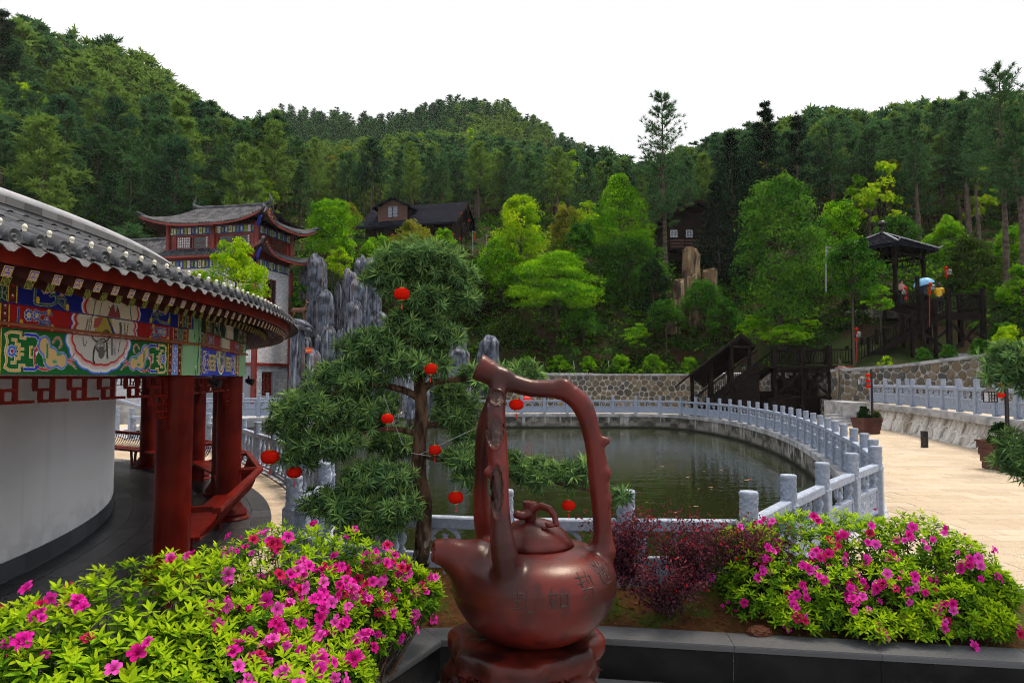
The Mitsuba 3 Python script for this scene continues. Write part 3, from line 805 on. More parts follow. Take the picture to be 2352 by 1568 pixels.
def gourd(x, s, yc, h):
    """a gourd with a lotus painting, tied with red ribbons"""
    g = unary_union([circ(x + s * .0, yc - .13 * h, .30 * h, 18, .95), circ(x + s * -.09, yc + .2 * h, .22 * h, 16, 1.1), circ(x + s * .13, yc - .2 * h, .22 * h, 16)]).buffer(.03).buffer(-.03)
    out = [(g.buffer(.014), WHITE, 3), (g.buffer(.009), LBLUE, 4), (g.buffer(-.006), (.72, .50, .22), 5)]
    out += [(circ(x + s * .04, yc - .24 * h, .10 * h, 12, .5), LEAFG, 6), (circ(x + s * .09, yc - .02 * h, .11 * h, 12, .5), LEAFG, 6), (circ(x - s * .09, yc - .2 * h, .08 * h, 10, .6), LEAFG, 6), (line([(x - s * .06, yc + .28 * h), (x - s * .055, yc - .15 * h)], .022), (.03, .28, .14), 6), (circ(x - s * .058, yc + .3 * h, .012, 8), CREAM, 7)]
    for p in ([(-.15, .3), (-.19, .02), (-.14, .18)], [(-.2, .1), (-.2, -.3), (-.13, -.44), (-.02, -.42)], [(-.16, -.38), (-.08, -.48), (.0, -.44)], [(.02, .3), (.08, .46), (.13, .3), (.1, .16)], [(.18, -.2), (.27, -.1), (.3, .05)], [(.18, -.25), (.28, -.3), (.33, -.42)], [(.2, -.2), (.3, -.2)]):
        q = [(x + s * a, yc + b * h) for a, b in p]
        out += [(curve(q, .02), WHITE, 2), (curve(q, .011), (.5, .02, .02), 3)]
    return out
def scroll_flower(x, s, yc, h, petal, vine):
    out = []
    for p in ([(-.2, .4), (-.2, -.4), (-.12, -.42), (0, -.38), (.06, -.2), (.03, -.02), (-.02, -.1)], [(.06, -.2), (.14, -.36), (.2, -.45)], [(-.02, .4), (.06, .3), (.13, .38), (.18, .3)], [(.08, -.1), (.15, -.1), (.17, -.3)]):
        q = [(x + s * a, yc + b * h) for a, b in p]
        out += [(curve(q, .026), (.5, .5, .42), 2), (curve(q, .017), vine, 3)]
    for (a, b, r) in ((-.09, .12, .052), (.0, .16, .045), (.12, .02, .03)):
        out += flower(x + s * a, yc + b * h, r, petal, GOLD, 7)
    for (a, b) in ((.14, .42), (.19, -.38), (-.17, -.3)):
        out += [(circ(x + s * a, yc + b * h, .02, 9, 1.5), GOLD, 4)]
    return out
def scallop(rx, ry, y_top, n, amp, grow=0.0, tip=.0):
    t = np.linspace(np.pi, 2 * np.pi, 15 * n)
    k = 1 + amp * np.abs(np.sin((t - np.pi) * n)) ** .7
    pts = np.c_[(rx + grow) * k * np.cos(t), y_top + (ry + grow) * k * np.sin(t)]
    pts[np.argmin(np.abs(t - 1.5 * np.pi)), 1] -= tip
    return Polygon(np.vstack([pts, [[rx + grow, y_top], [-(rx + grow), y_top]]])).buffer(0)
HAN = {  # strokes on a 10 x 10 field
 '紫': [[(2, 9), (2, 6)], [(2, 7.6), (3.6, 7.6)], [(1, 6), (4, 6.4)], [(6, 9.3), (6, 6.2), (8.6, 6.4), (8.6, 7)], [(6, 7.8), (8, 8.3)], [(5.5, 5.8), (3.4, 4.6), (6, 4.2), (3, 2.9), (7.6, 3.2)], [(6.6, 4.2), (7.8, 3)], [(5, 3), (5, .6), (4.3, 1)], [(3.4, 2.3), (2.2, 1)], [(6.5, 2.3), (7.9, 1)]],
 '气': [[(3.4, 9.4), (1.6, 6.6)], [(3, 8.2), (8.4, 8.2)], [(3, 6.7), (7.4, 6.7)], [(1.8, 5.2), (7, 5.2), (7.2, 2), (8.8, .8), (9.2, 2.4)]],
 '东': [[(2, 8.2), (8.2, 8.2)], [(4.8, 9.6), (2.6, 5.2), (8, 5.2)], [(5.3, 7), (5.3, .8), (4.3, 1.4)], [(3.4, 3.8), (1.8, 1.8)], [(6.8, 3.8), (8.6, 1.8)]],
 '来': [[(2, 8), (8, 8)], [(1, 5), (9, 5)], [(5, 9.6), (5, .5)], [(3.2, 7.2), (3.8, 5.8)], [(6.9, 7.2), (6.2, 5.8)], [(4.8, 4.8), (1.2, 1.4)], [(5.2, 4.8), (8.9, 1.4)]],
 '逸': [[(1.6, 9), (2.6, 7.8)], [(1, 6), (2.4, 6), (1.6, 3.4), (2.6, 2), (5, 1), (9.4, .9)], [(5.4, 9.6), (3.6, 7.4)], [(5, 8.8), (7, 8.8), (6, 7.4)], [(4, 7.3), (8, 7.3), (8, 5.4), (4, 5.4), (4, 7.3)], [(5.9, 7.3), (5.9, 5.4)], [(5.4, 5.2), (3.8, 2.4)], [(6.6, 5.2), (6.6, 2.8), (8.6, 2.7), (8.8, 3.8)]],
 '势': [[(1, 8), (5, 8)], [(3, 9.6), (3, 5), (2.2, 5.5)], [(1, 6), (5, 6.8)], [(5.2, 8), (8, 8), (8.2, 5.4), (9.2, 5)], [(6.6, 9.6), (6.2, 6.8), (4.8, 5)], [(5.6, 7), (6.8, 5.8)], [(2, 4), (7.8, 4), (7.2, .6), (6, 1.3)], [(4.8, 4.8), (4, 2.2), (1.8, .5)]],
 '如': [[(3, 9.4), (1.8, 4.4), (4.6, 1)], [(4.6, 7), (3.6, 3.4), (1.2, .8)], [(.8, 6.6), (5.2, 7)], [(6, 6.6), (6, 2), (9, 2), (9, 6.6), (6, 6.6)]],
 '虬': [[(1, 7.6), (1, 5), (4.6, 5), (4.6, 7.6), (1, 7.6)], [(2.8, 9.4), (2.8, 2)], [(.6, 1.8), (4.6, 2.6)], [(4, 3.4), (5, 1.6)], [(6.2, 9), (6.4, 2), (8, .8), (9.4, 1), (9.6, 3)]],
 '禁': [[(1, 8), (4.5, 8)], [(2.8, 9.5), (2.8, 5)], [(2.6, 7.6), (1, 5.6)], [(3, 7.6), (4.4, 6)], [(5.4, 8), (9, 8)], [(7.2, 9.5), (7.2, 5)], [(7, 7.6), (5.4, 5.6)], [(7.4, 7.6), (9, 6)], [(3, 4.4), (7, 4.4)], [(1.4, 3), (8.6, 3)], [(5, 3), (5, .5)], [(3, 2.2), (2, .8)], [(7, 2.2), (8, .8)]],
 '止': [[(5, 9.4), (5, 1)], [(5, 5.6), (8.4, 5.6)], [(2.2, 6.6), (2.2, 1)], [(.8, 1), (9.2, 1)]],
 '攀': [[(1, 8), (4, 8)], [(2.5, 9.6), (2.5, 6)], [(4.4, 9), (6, 7)], [(6, 9), (4.4, 7)], [(6.4, 8), (9, 8)], [(7.6, 9.6), (7.6, 6)], [(1, 5.4), (9, 5.4)], [(3, 4), (7, 4.2)], [(2, 2.7), (8, 2.7)], [(5, 4.4), (5, .4), (4, .8)]],
 '爬': [[(1.8, 9), (2, 5), (1, 1)], [(2, 9), (4.4, 9)], [(3.2, 9), (3.2, 2.4)], [(4.2, 8), (4.6, 3), (5.6, 1)], [(5.6, 8), (9, 8), (9, 5), (5.6, 5)], [(7.3, 8), (7.3, 5)], [(5.6, 8), (5.6, 2), (6, 1), (9, 1), (9.4, 2.6)]]}
def glyph(ch, x, y, size, w):
    return unary_union([LineString([(x + a * size / 10, y + b * size / 10) for a, b in st]).buffer(w / 2, quad_segs=1) for st in HAN[ch]])

def paint_bay(bay, first, detail):
    h = bay.L / 2 - .20
    B1, B2, B3 = (2.43, 2.79), (2.79, 2.97), (2.97, 3.34)
    F1, F2, F3 = .17, .225, .28
    g1 = GREEN if first else BLUE
    g3 = DKB if first else (.006, .04, .02)
    beam = {}
    for nm, (z0, z1), f, c in (('lower_beam', B1, F1, g1), ('middle_beam', B2, F2, RED), ('upper_beam', B3, F3, g3)):
        m = box(-h - .03, h + .03, -.16, f, z0 + .001, z1 - .001)
        beam[nm] = part(gallery, nm, bay.w(m), 'gloss_vc', color=c)
    if not detail: return
    def paint(parent, name, shapes, face):
        m, c = decal(bay, shapes, face)
        part(parent, name, m, 'paint_vc', color=c, stuff=False)
    ends = lambda z, lat, bg, n: end_band(-h + .03, 1, *z, lat, bg, n) + end_band(h - .03, -1, *z, lat, bg, n)
    lb, mb, ub = beam['lower_beam'], beam['middle_beam'], beam['upper_beam']
    paint(lb, 'end_bands', ends(B1, WHITE, LBLUE if first else (.03, .12, .06), 4), F1)
    paint(mb, 'end_bands', ends(B2, (.4, .5, .4), (.012, .05, .02), 2), F2)
    paint(ub, 'end_bands', ends(B3, (.4, .5, .4), (.012, .05, .02), 3), F3)
    yc1, hh = (B1[0] + B1[1]) / 2, .30
    rx = .44 if first else .30
    bd = LBLUE if first else (.03, .22, .07)
    inn = [RED, PINK, (.7, .62, .62)] if first else [(.25, .55, .3), (.7, .66, .66), (.35, .03, .03)]
    cart = []
    for z, face, grow in ((B1, F1, 0),):
        for l, (gr, c) in enumerate(((.055, bd), (.038, WHITE), (.012, inn[2]), (-.012, inn[1]), (-.026, inn[0]), (-.04, (.62, .60, .58)))):
            cart.append((scallop(rx, .285, B1[1] - .004, 8, .05, gr, .02 if l < 2 else 0).intersection(sbox(-2, B1[0] + .005, 2, B1[1] - .003)), c, 1 + l))
    def ink(pts, w, c=(.04, .038, .035), l=8): return (curve(pts, w), c, l)
    ox = [(circ(.16, B1[1] - .02, .10, 14, .55).intersection(sbox(-1, 0, 1, B1[1] - .004)), (.34, .33, .32), 6), (circ(.22, B1[1] - .10, .035, 10, 2.2), (.30, .29, .28), 6), (circ(-.02, B1[1] - .09, .075, 16, .9), (.26, .26, .25), 7), ink([(-.07, B1[1] - .05), (-.13, B1[1] - .03), (-.15, B1[1] + -.005)], .014, l=9), ink([(.03, B1[1] - .05), (.09, B1[1] - .03), (.11, B1[1] - .005)], .014, l=9), ink([(-.28, B1[1] - .02), (-.25, B1[1] - .10), (-.22, B1[1] - .05)], .006), ink([(.3, B1[1] - .02), (.27, B1[1] - .14)], .007), (circ(-.045, B1[1] - .085, .010, 8), (.7, .68, .66), 9), (circ(.005, B1[1] - .085, .010, 8), (.7, .68, .66), 9), (circ(.0, B1[1] - .15, .05, 12, 1.2), (.12, .12, .12), 8), ink([(-.1, B1[1] - .1), (-.12, B1[1] - .22), (-.1, B1[1] - .25)], .02), ink([(.08, B1[1] - .06), (.1, B1[1] - .2)], .022), ink([(.16, B1[1] - .01), (.17, B1[1] - .16)], .03, (.2, .2, .2)), ink([(-.05, B1[1] - .14), (-.1, B1[1] - .1)], .012), ink([(.05, B1[1] - .14), (.1, B1[1] - .1)], .012), ink([(-.02, B1[1] - .03), (.02, B1[1] - .02), (.06, B1[1] - .04)], .01)]
    paint(lb, 'cartouche', cart + ox, F1)
    for face, z, par, grow in ((F2, B2, mb, 0), (F3, B3, ub, -.045)):
        y0, y1 = z[0] + .003, z[1] - .003
        q = []
        for l, (gr, c) in enumerate(((.055, BLUE if first else (.02, .12, .05)), (.045, WHITE), (.03, PINK), (.012, RED if first else (.2, .4, .2)), (-.012, (.66, .45, .38)), (-.03, CREAM))):
            n = 2 if face == F2 else 3
            yy = np.linspace(y0, y1, 12 * n + 1)
            ed = rx + grow + gr + .03 * np.abs(np.sin((yy - y0) / (y1 - y0) * np.pi * n))
            q.append((Polygon(np.r_[np.c_[ed, yy], np.c_[-ed, yy][::-1]]), c, 1 + l))
        if face == F2 and first:
            q += [(Polygon([(-.16, y1), (.05, y1), (.12, y0), (-.2, y0 + .02)]), (.46, .34, .06), 7), (Polygon([(-.2, y1 - .02), (-.08, y1), (-.14, y0 + .08), (-.22, y0 + .06)]), (.5, .10, .09), 8), (Polygon([(-.02, y1), (.0, y1), (.13, y0 + .02), (.1, y0)]), (.02, .05, .2), 8)]
            q += [ink([(-.1 + .035 * k, y0), (-.02 + .01 * k, y0 + .06 - .01 * k), (.05 - .01 * k, y0)], .008) for k in range(4)] + [ink([(.2, y0), (.21, y0 + .1), (.2, y1 - .04)], .035, (.10, .10, .09)), ink([(.29, y0), (.27, y0 + .15)], .01), ink([(.31, y0), (.33, y1 - .03)], .008), ink([(-.34, y0), (-.3, y1 - .04)], .014, (.18, .14, .1)), ink([(-.3, y0), (-.27, y1 - .02)], .01, (.18, .14, .1)), ink([(-.26, y0 + .05), (-.24, y1)], .007)]
        if face == F3 and first:
            q += [(Polygon([(-.1, y0), (-.06, y0 + .07), (-.03, y0 + .12), (.05, y0 + .12), (.09, y0 + .06), (.11, y0)]), (.30, .05, .06), 7), (Polygon([(-.01, y0 + .12), (.03, y0 + .05), (.05, y0 + .12)]), (.3, .5, .5), 8), (circ(.015, y0 + .185, .032, 12, 1.3), (.62, .5, .42), 7), (Polygon([(-.02, y0 + .17), (-.04, y0 + .1), (-.02, y0 + .12)]), (.5, .5, .48), 8), ink([(-.09, y0 + .1), (-.05, y0 + .06)], .007), ink([(.02, y0 + .155), (.025, y0 + .1), (.02, y0 + .07)], .018, (.66, .66, .64), 8)]
            q += [ink([(-.31, y0), (-.28, y0 + .13), (-.24, y0 + .19)], .012, (.2, .2, .12)), ink([(-.28, y0 + .1), (-.34, y0 + .15)], .007, (.2, .2, .12)), ink([(-.22, y0), (-.2, y0 + .1), (-.16, y0 + .15)], .008, (.2, .2, .14)), ink([(.3, y0), (.27, y0 + .12), (.3, y0 + .16)], .008), ink([(.17, y0 + .12), (.2, y0 + .135), (.23, y0 + .12)], .005), ink([(.13, y0 + .17), (.16, y0 + .185), (.19, y0 + .17)], .005), ink([(.12, y0 + .24), (.14, y0 + .2)], .01, (.3, .3, .26)), ink([(.22, y0 + .25), (.23, y0 + .19)], .01, (.3, .3, .26))]
            q += [(glyph(c, -.33 + .075 * k, y0 + .21, .062, .009), (.02, .02, .02), 8) for k, c in enumerate('来东气紫')]
        paint(par, 'cartouche', q, face)
    if first:
        paint(lb, 'fret_motifs', fret_frame(-h + .37, 1, yc1, hh) + fret_frame(h - .37, -1, yc1, hh), F1)
        paint(lb, 'gourd_motifs', gourd(-.68, 1, yc1, hh) + gourd(.68, -1, yc1, hh), F1)
    else:
        q = []
        for s in (-1, 1):
            a, b = sorted((s * .38, s * .86))
            q += [(sbox(a, yc1 - .11, b, yc1 + .11), GOLD, 1), (sbox(a + .012, yc1 - .098, b - .012, yc1 + .098), (.66, .56, .34), 2)]
            for i in range(5):
                for j in range(3):
                    q.append((glyph('紫气东来如势逸虬来东气紫势如东'[(i * 3 + j) % 15], a + .035 + i * .088, yc1 + .03 - j * .062, .052, .010), (.02, .02, .02), 3))
        paint(lb, 'verse_panels', q, F1)
        paint(lb, 'fret_motifs', fret_frame(-h + .40, 1, yc1, hh * .9) + fret_frame(h - .40, -1, yc1, hh * .9), F1)
    paint(mb, 'scroll_motifs', scroll_flower(-h + .62, 1, 2.88, .16, (.05, .08, .4), (.03, .06, .3)) + scroll_flower(h - .62, -1, 2.88, .16, (.05, .08, .4), (.03, .06, .3)), F2)
    paint(ub, 'scroll_motifs', scroll_flower(-h + .72, 1, 3.1, .26, (.4, .05, .06), (.03, .10, .08)) + scroll_flower(h - .72, -1, 3.1, .26, (.4, .05, .06), (.03, .10, .08)), F3)

bays = [Bay(COLS[k], COLS[k + 1]) for k in range(len(COLS) - 1)]
for k, b in enumerate(bays):
    paint_bay(b, k == 0, k < 2)
    if k < 2:   # copper pipe along the ledge
        part(gallery, 'copper_pipe', bay_pipe := b.w(tube([(-b.L / 2, .27, 2.815), (0, .27, 2.808), (b.L / 2, .27, 2.8)], .014, 8)), M('copper', (.30, .09, .04), .4) if k == 0 else 'copper', 40)
# painted column heads with bamboo
for k, a in enumerate(COLS[:5]):
    p = gp(GR, a, 0); o = A([math.cos(math.radians(a)), math.sin(math.radians(a))])
    R = np.stack([A([-o[1], o[0], 0]), A([o[0], o[1], 0]), A([0, 0, 1.0])], 1)
    poly = Polygon([(-.2, -.16), (.2, -.16), (.24, .12), (.13, .235), (-.13, .235), (-.24, .12)])
    v, f = poly_mesh(poly, 2.432, 3.34)
    head = part(gallery, 'column_head', (v @ R.T + p, f[:, ::-1]), 'gloss_vc', color=PALEG)
    if k < 4:
        sh = []
        r = np.random.default_rng(k)
        for j in range(16):
            x, y = r.uniform(-.1, .1), 2.5 + .8 * r.random(); t = r.uniform(-2.4, -.7)
            L = r.uniform(.05, .1)
            sh.append((Polygon([(x, y), (x + .5 * L * math.cos(t) - .009 * math.sin(t), y + .5 * L * math.sin(t) + .009 * math.cos(t)), (x + L * math.cos(t), y + L * math.sin(t)), (x + .5 * L * math.cos(t) + .009 * math.sin(t), y + .5 * L * math.sin(t) - .009 * math.cos(t))]), (.012, .04, .015), 1))
        sh += [(line([(.02, 2.5), (.05, 2.9), (.03, 3.3)], .012), (.012, .05, .02), 1), (circ(-.04, 2.53, .018, 8), WHITE, 2)]
        class H: pass
        b = H(); b.w = lambda m, R=R, p=p: (m[0] @ R.T + p, m[1][:, ::-1])
        m, c = decal(b, sh, .235)
        part(head, 'bamboo_painting', m, 'paint_vc', color=c)
for a in (7.3, 20.9):   # small spotlights under the beam ends
    k = thing('spotlight', 'small black spotlight under the painted beam beside ' + ('the nearest red column' if a < 10 else 'the second red column'), 'spotlight')
    c = gp(15.34, a, 2.36)
    part(k, 'bracket', box(c[0] - .012, c[0] + .012, c[1] - .012, c[1] + .012, 2.36, 2.44), 'metal_black')
    part(k, 'lamp_head', mv(tube([(0, 0, 0), (.05, .0, -.015), (.13, 0, -.04)], [.03, .05, .062], 14), c + [-.05, 0, 0]), 'metal_black', 40)

# --- hanging fretwork under the beams
def fretwork(bay, parts):
    h = bay.L / 2 - .2
    bars = []
    t = .045
    def H(x0, x1, z): bars.append(box(x0, x1, -t / 2, t / 2, z - .013, z + .013))
    def V(x, z0, z1): bars.append(box(x - .013, x + .013, -t / 2 + .004, t / 2 - .004, z0 + .013, z1 - .013))
    H(-h, h, 2.405)
    n = max(4, int(2 * h / .42)); w = 2 * h / n
    for k in range(n):
        x = -h + w * (k + .5)
        H(x - .17, x + .05, 2.30); V(x - .17, 2.30, 2.405); V(x + .05, 2.20, 2.405)
        H(x + .05, x + .25 if k < n - 1 else h, 2.20); H(x - .1, x + .05, 2.20)
        V(x - .1, 2.20, 2.30)
        d = min(x + h, h - x)
        if d < .62:
            H(x - .12, x + .16, 2.10); V(x + .16, 2.10, 2.20); V(x - .12, 2.10, 2.20)
    for s in (-1, 1):
        V(s * (h - .03), 1.86, 2.405)
        for q, (a, b) in enumerate(((.36, 2.10), (.27, 2.02), (.18, 1.95))):
            x0, x1 = sorted((s * (h - a), s * h)); H(x0, x1, b)
            V(s * (h - a), b, b + (.10 if q == 0 else .08))
        V(s * (h - .10), 1.95, 2.2)
        bars.append(mv(box(-.03, .03, -.03, .03, -.03, .03), (s * (h - .03), 0, 1.83)))
    if parts:
        fw = part(gallery, 'fretwork', bay.w(bars[0]), 'red_lacquer')
        for b in bars[1:]: part(fw, 'fret_bar', bay.w(b), 'red_lacquer')
    else: part(gallery, 'fretwork', bay.w(cat(bars)), 'red_lacquer', stuff=True)
for k, b in enumerate(bays[:6]): fretwork(b, k < 2)

# --- benches with leaning backs between the columns
def bench(bay, w_in, name='bench'):
    h = bay.L / 2 - .2
    t = part(gallery, 'bench', bay.w(mv(cbox(2 * h, .36, .05, .008), (0, .02, .445))), 'red_lacquer')
    tr = part(t, 'back_rail', bay.w(mv(cbox(bay.L + .16, .10, .075, .01), (0, .50, .83))), 'red_lacquer')
    part(t, 'lower_rail', bay.w(mv(cbox(2 * h, .06, .06, .006), (0, .24, .44))), 'red_lacquer')
    for s in (-1, 1):
        part(t, 'arm', bay.w(mv(cbox(.06, .5, .07, .006), (s * (h + .14), .27, .828))), 'red_lacquer')
    q = np.linspace(0, 1, 8)
    n = int(2 * h / .115)
    for k in range(n):
        x = -h + 2 * h * (k + .5) / n
        wv = .25 + .23 * q + .07 * np.sin(np.pi * q) ; zv = .47 + .33 * q - .035 * np.sin(2 * np.pi * q)
        part(t, 'back_slat', bay.w(tube(np.c_[np.full(8, x), wv, zv], .012, 6)), 'red_lacquer', 60)
    for s in (-.62, .62):
        x = s * h
        for d in (-.11, .11):
            part(t, 'leg', bay.w(bar((x + d, .02, .42), (x + d * .6, .02, .03), .05, .05)), 'red_lacquer')
        part(t, 'foot_bar', bay.w(bar((x - .07, .02, .055), (x + .07, .02, .055), .05, .05)), 'red_lacquer')
for k in (1, 2, 3, 4, 5, 6): bench(bays[k], 0)

# --- rafters, fascia and tiled roof
PITCH_A = .735
def end_plate(bg, gold, kind, s=.074):
    """painted end of a rafter in the plane x-z facing -y"""
    def P(poly, l, c): 
        v, f = poly_mesh(poly, .001 + .0012 * l, .0024 + .0012 * l)
        return (np.c_[v[:, 0], -v[:, 2], v[:, 1]], f), c
    h = s / 2
    L = [P(sbox(-h, -h, h, h), 0, gold), P(sbox(-h + .006, -h + .006, h - .006, h - .006), 1, bg)]
    if kind == 'fret':
        for p in ([(-.022, .024), (-.022, -.024), (-.006, -.024), (-.006, -.012)], [(.022, .024), (.022, -.024), (.006, -.024), (.006, -.012)], [(-.022, 0), (.022, 0)], [(-.022, .012), (-.008, .012), (-.008, .025)], [(.022, .012), (.008, .012), (.008, .025)]):
            L.append(P(line(p, .0075), 2, gold))
    else:
        for p in ([(-.026, 0), (0, .026), (.026, 0), (0, -.026), (-.026, 0)], [(-.012, -.012), (.012, .012)]): L.append(P(line(p, .007), 2, gold))
    m = cat([a for a, _ in L]); c = np.vstack([np.broadcast_to(c, (len(a[0]), 3)) for a, c in L])
    return coloured(m, 'paint_vc', False, c)
fret_end, diamond_end = end_plate((.02, .04, .50), (.60, .40, .08), 'fret'), end_plate((.03, .09, .02), (.42, .34, .06), 'diamond')
raft = mikit.ply(box(-.037, .037, 0, .85, -.037, .037), 'dark_red')
for k in range(74):
    a = -10.2 + k * PITCH_A
    tilt = math.radians(22)
    for r0, z0, off, plate in ((15.915, 3.09, 0, fret_end), (15.60, 3.085 - .005, .42 * PITCH_A + .1, diamond_end)):
        p = gp(r0, a + off, z0)
        yaw = math.radians(a + off) + math.pi / 2
        R = rz(yaw) @ rot([1, 0, 0], tilt)
        key_ = part(gallery, 'rafter', raft, Tm=mat4(p, R))
        part(key_, 'painted_end', plate, Tm=mat4(p, R))
part(gallery, 'fascia', ring_mesh([(15.93, 3.135), (15.985, 3.135), (15.995, 3.262), (15.93, 3.262), (15.93, 3.135)], -14, 60, 110), 'red_lacquer')
part(gallery, 'soffit', ring_mesh([(15.95, 3.19), (14.9, 3.50), (13.9, 3.86), (13.0, 3.45)], -40, 80, 90), 'dark_red')
EZ, RZ, ER, RR = 3.262, 3.91, 16.03, 14.32
deck = part(gallery, 'roof_deck', ring_mesh([(ER, EZ), (RR, RZ), (RR - .3, RZ)], -40, 80, 120), 'drip_grey')
part(gallery, 'back_slope', ring_mesh([(14.1, 3.9), (12.5, 3.3)], -40, 80, 90), 'drip_grey')
def rp(t, a, up=0.0): return gp(ER + (RR - ER) * t, a, EZ + (RZ - EZ) * (t ** 1.08) + up)
slope = math.atan2(RZ - EZ, ER - RR)
def half_tube(r0, r1, L, n=8):
    a = np.linspace(0, np.pi, n)
    v = [np.stack([r * np.cos(a), np.full(n, y), r * np.sin(a)], 1) for r, y in ((r0, 0), (r1, L))]
    v.append(np.stack([(r0 - .012) * np.cos(a), np.zeros(n), (r0 - .012) * np.sin(a)], 1))
    v = np.vstack(v); f = []
    for o, q in ((0, n), (2 * n, 0)):
        k = np.arange(n - 1)
        f += [np.stack([o + k, q + k, q + k + 1], 1), np.stack([o + k, q + k + 1, o + k + 1], 1)]
    return v, np.vstack(f)
NT = 6
Lt = math.hypot(RZ - EZ, ER - RR) / NT
disc_relief = lathe([(.0, .004), (.018, .012), (.03, .006), (.043, .010), (.048, .016), (.056, .016), (.060, 0), (.058, -.03)], 18)
dv = disc_relief[0].copy(); w_ = meshkit.fbm(dv * 60, 2, 3); dv[:, 2] += .010 * (w_ - .5) * (np.hypot(dv[:, 0], dv[:, 1]) < .05)
disc_ply = mikit.ply((np.c_[dv[:, 0], -dv[:, 2], dv[:, 1]], disc_relief[1]), 'drip_grey')
def drip_mesh():
    t = np.linspace(-1, 1, 9)
    top = np.c_[t * .085, np.zeros(9), -.01 * (1 - t ** 2)]
    low = np.c_[t * .074, np.full(9, -.085), -.082 + .045 * np.abs(t) ** 1.3 + .006 * np.cos(t * 9)]
    mid = (top + low) / 2; mid[:, 1] -= .016 * (1 - t ** 2)
    v = np.vstack([top, mid, low]); b = v + [0, .014, .006]
    f = []
    for r_ in range(2):
        k = np.arange(8)
        f += [np.stack([r_ * 9 + k, (r_ + 1) * 9 + k, (r_ + 1) * 9 + k + 1], 1), np.stack([r_ * 9 + k, (r_ + 1) * 9 + k + 1, r_ * 9 + k + 1], 1)]
    f = np.vstack(f); V = np.vstack([v, b])
    k = np.arange(8)
    rim = np.vstack([np.stack([18 + k, 45 + k, 45 + k + 1], 1), np.stack([18 + k, 45 + k + 1, 18 + k + 1], 1)])
    return V, np.vstack([f, f[:, ::-1] + 27, rim])
drip_ply = mikit.ply(drip_mesh(), 'drip_grey', 50)
tile_v = [coloured(half_tube(.062, .056, Lt * 1.02), 'roof_tile_vc', 40, A([.034, .038, .048]) * s) for s in (.5, .8, 1.1, 1.6)]
rest = []
strl = thing('string_light', 'string of small white bulbs tied along the eave tiles of the round gallery', 'string light')
bulb = mikit.ply(lathe([(.0, 0), (.015, 0), (.016, .012), (.012, .016), (.016, .022), (.018, .032), (.012, .044), (0, .05)], 12), M('bulb_glass', (.75, .72, .58), .25), 50)
cable = []
pan = []
for k in range(72):
    a = -9.8 + k * .72
    yaw = math.radians(a) + math.pi / 2
    R = rz(yaw) @ rot([1, 0, 0], slope)
    for j in range(NT):
        Tm = mat4(rp(j / NT, a, .015 + .006 * (j % 2)), R)
        pl = tile_v[rng.integers(4)]
        if k < 48: part(deck, 'barrel_tile', pl, Tm=Tm)
        else: rest.append(mv(half_tube(.062, .056, Lt * 1.02), Tm[:3, 3], R))
        for_pan = gp(0, 0, 0)
    part(deck, 'end_disc', disc_ply, Tm=mat4(rp(-.008, a, .03), rz(yaw)))
    part(deck, 'drip_tile', drip_ply, Tm=mat4(rp(-.012, a + .36, .0), rz(yaw)))
    b = rp(.055, a + rng.normal(0, .02), .08)
    part(strl, 'bulb', bulb, Tm=mat4(b, rz(yaw) @ rot([1, 0, 0], rng.normal(.15, .1))))
    cable.append(b + [0, 0, .012])
    if k < 71: cable.append((rp(.06, a + .36, .045)))
    # stepped pan tiles between the barrels
    for j in range(9):
        t0, t1 = j / 9, (j + 1) / 9
        c = [rp(t0, a + .12, .028), rp(t0, a + .60, .028), rp(t1, a + .60, .006), rp(t1, a + .12, .006)]
        c2 = [c[0] - [0, 0, .02], c[1] - [0, 0, .02]]
        pan.append((A(c + c2), A([[0, 1, 2], [0, 2, 3], [4, 5, 1], [4, 1, 0]])))
part(deck, 'far_barrel_tiles', cat(rest), 'drip_grey', 40, stuff=True)
part(deck, 'pan_tiles', cat(pan), 'drip_grey', stuff=True)
part(strl, 'cable', tube(smooth_path(cable, 420), .0055, 5), 'metal_black', True)
# ridge: grey bricks under a pale round cap
rb = part(gallery, 'ridge', ring_mesh([(14.34, 3.8), (14.34, 4.06), (14.05, 4.06), (14.05, 3.8)], -30, 70, 110), 'drip_grey')
for row in range(3):
    a = -9.0 + .45 * (row % 2)
    while a < 46:
        q = Polygon([tuple(gp(r, t, 0)[:2]) for r, t in ((14.30, a), (14.365 + .012 * row, a), (14.365 + .012 * row, a + .92), (14.30, a + .92))])
        part(rb, 'ridge_brick', poly_mesh(q, 3.83 + .078 * row, 3.903 + .078 * row), 'stone_vc', color=A([.95, 1, 1.08]) * rng.uniform(.07, .18))
        a += .94
capp = gp(np.full(120, 14.2), np.linspace(-30, 70, 120), 4.11)
part(rb, 'ridge_cap', tube(capp, .075, 12), M('pale_ridge', tint((.22, .24, .28), (.36, .38, .42), 2), .6), True)
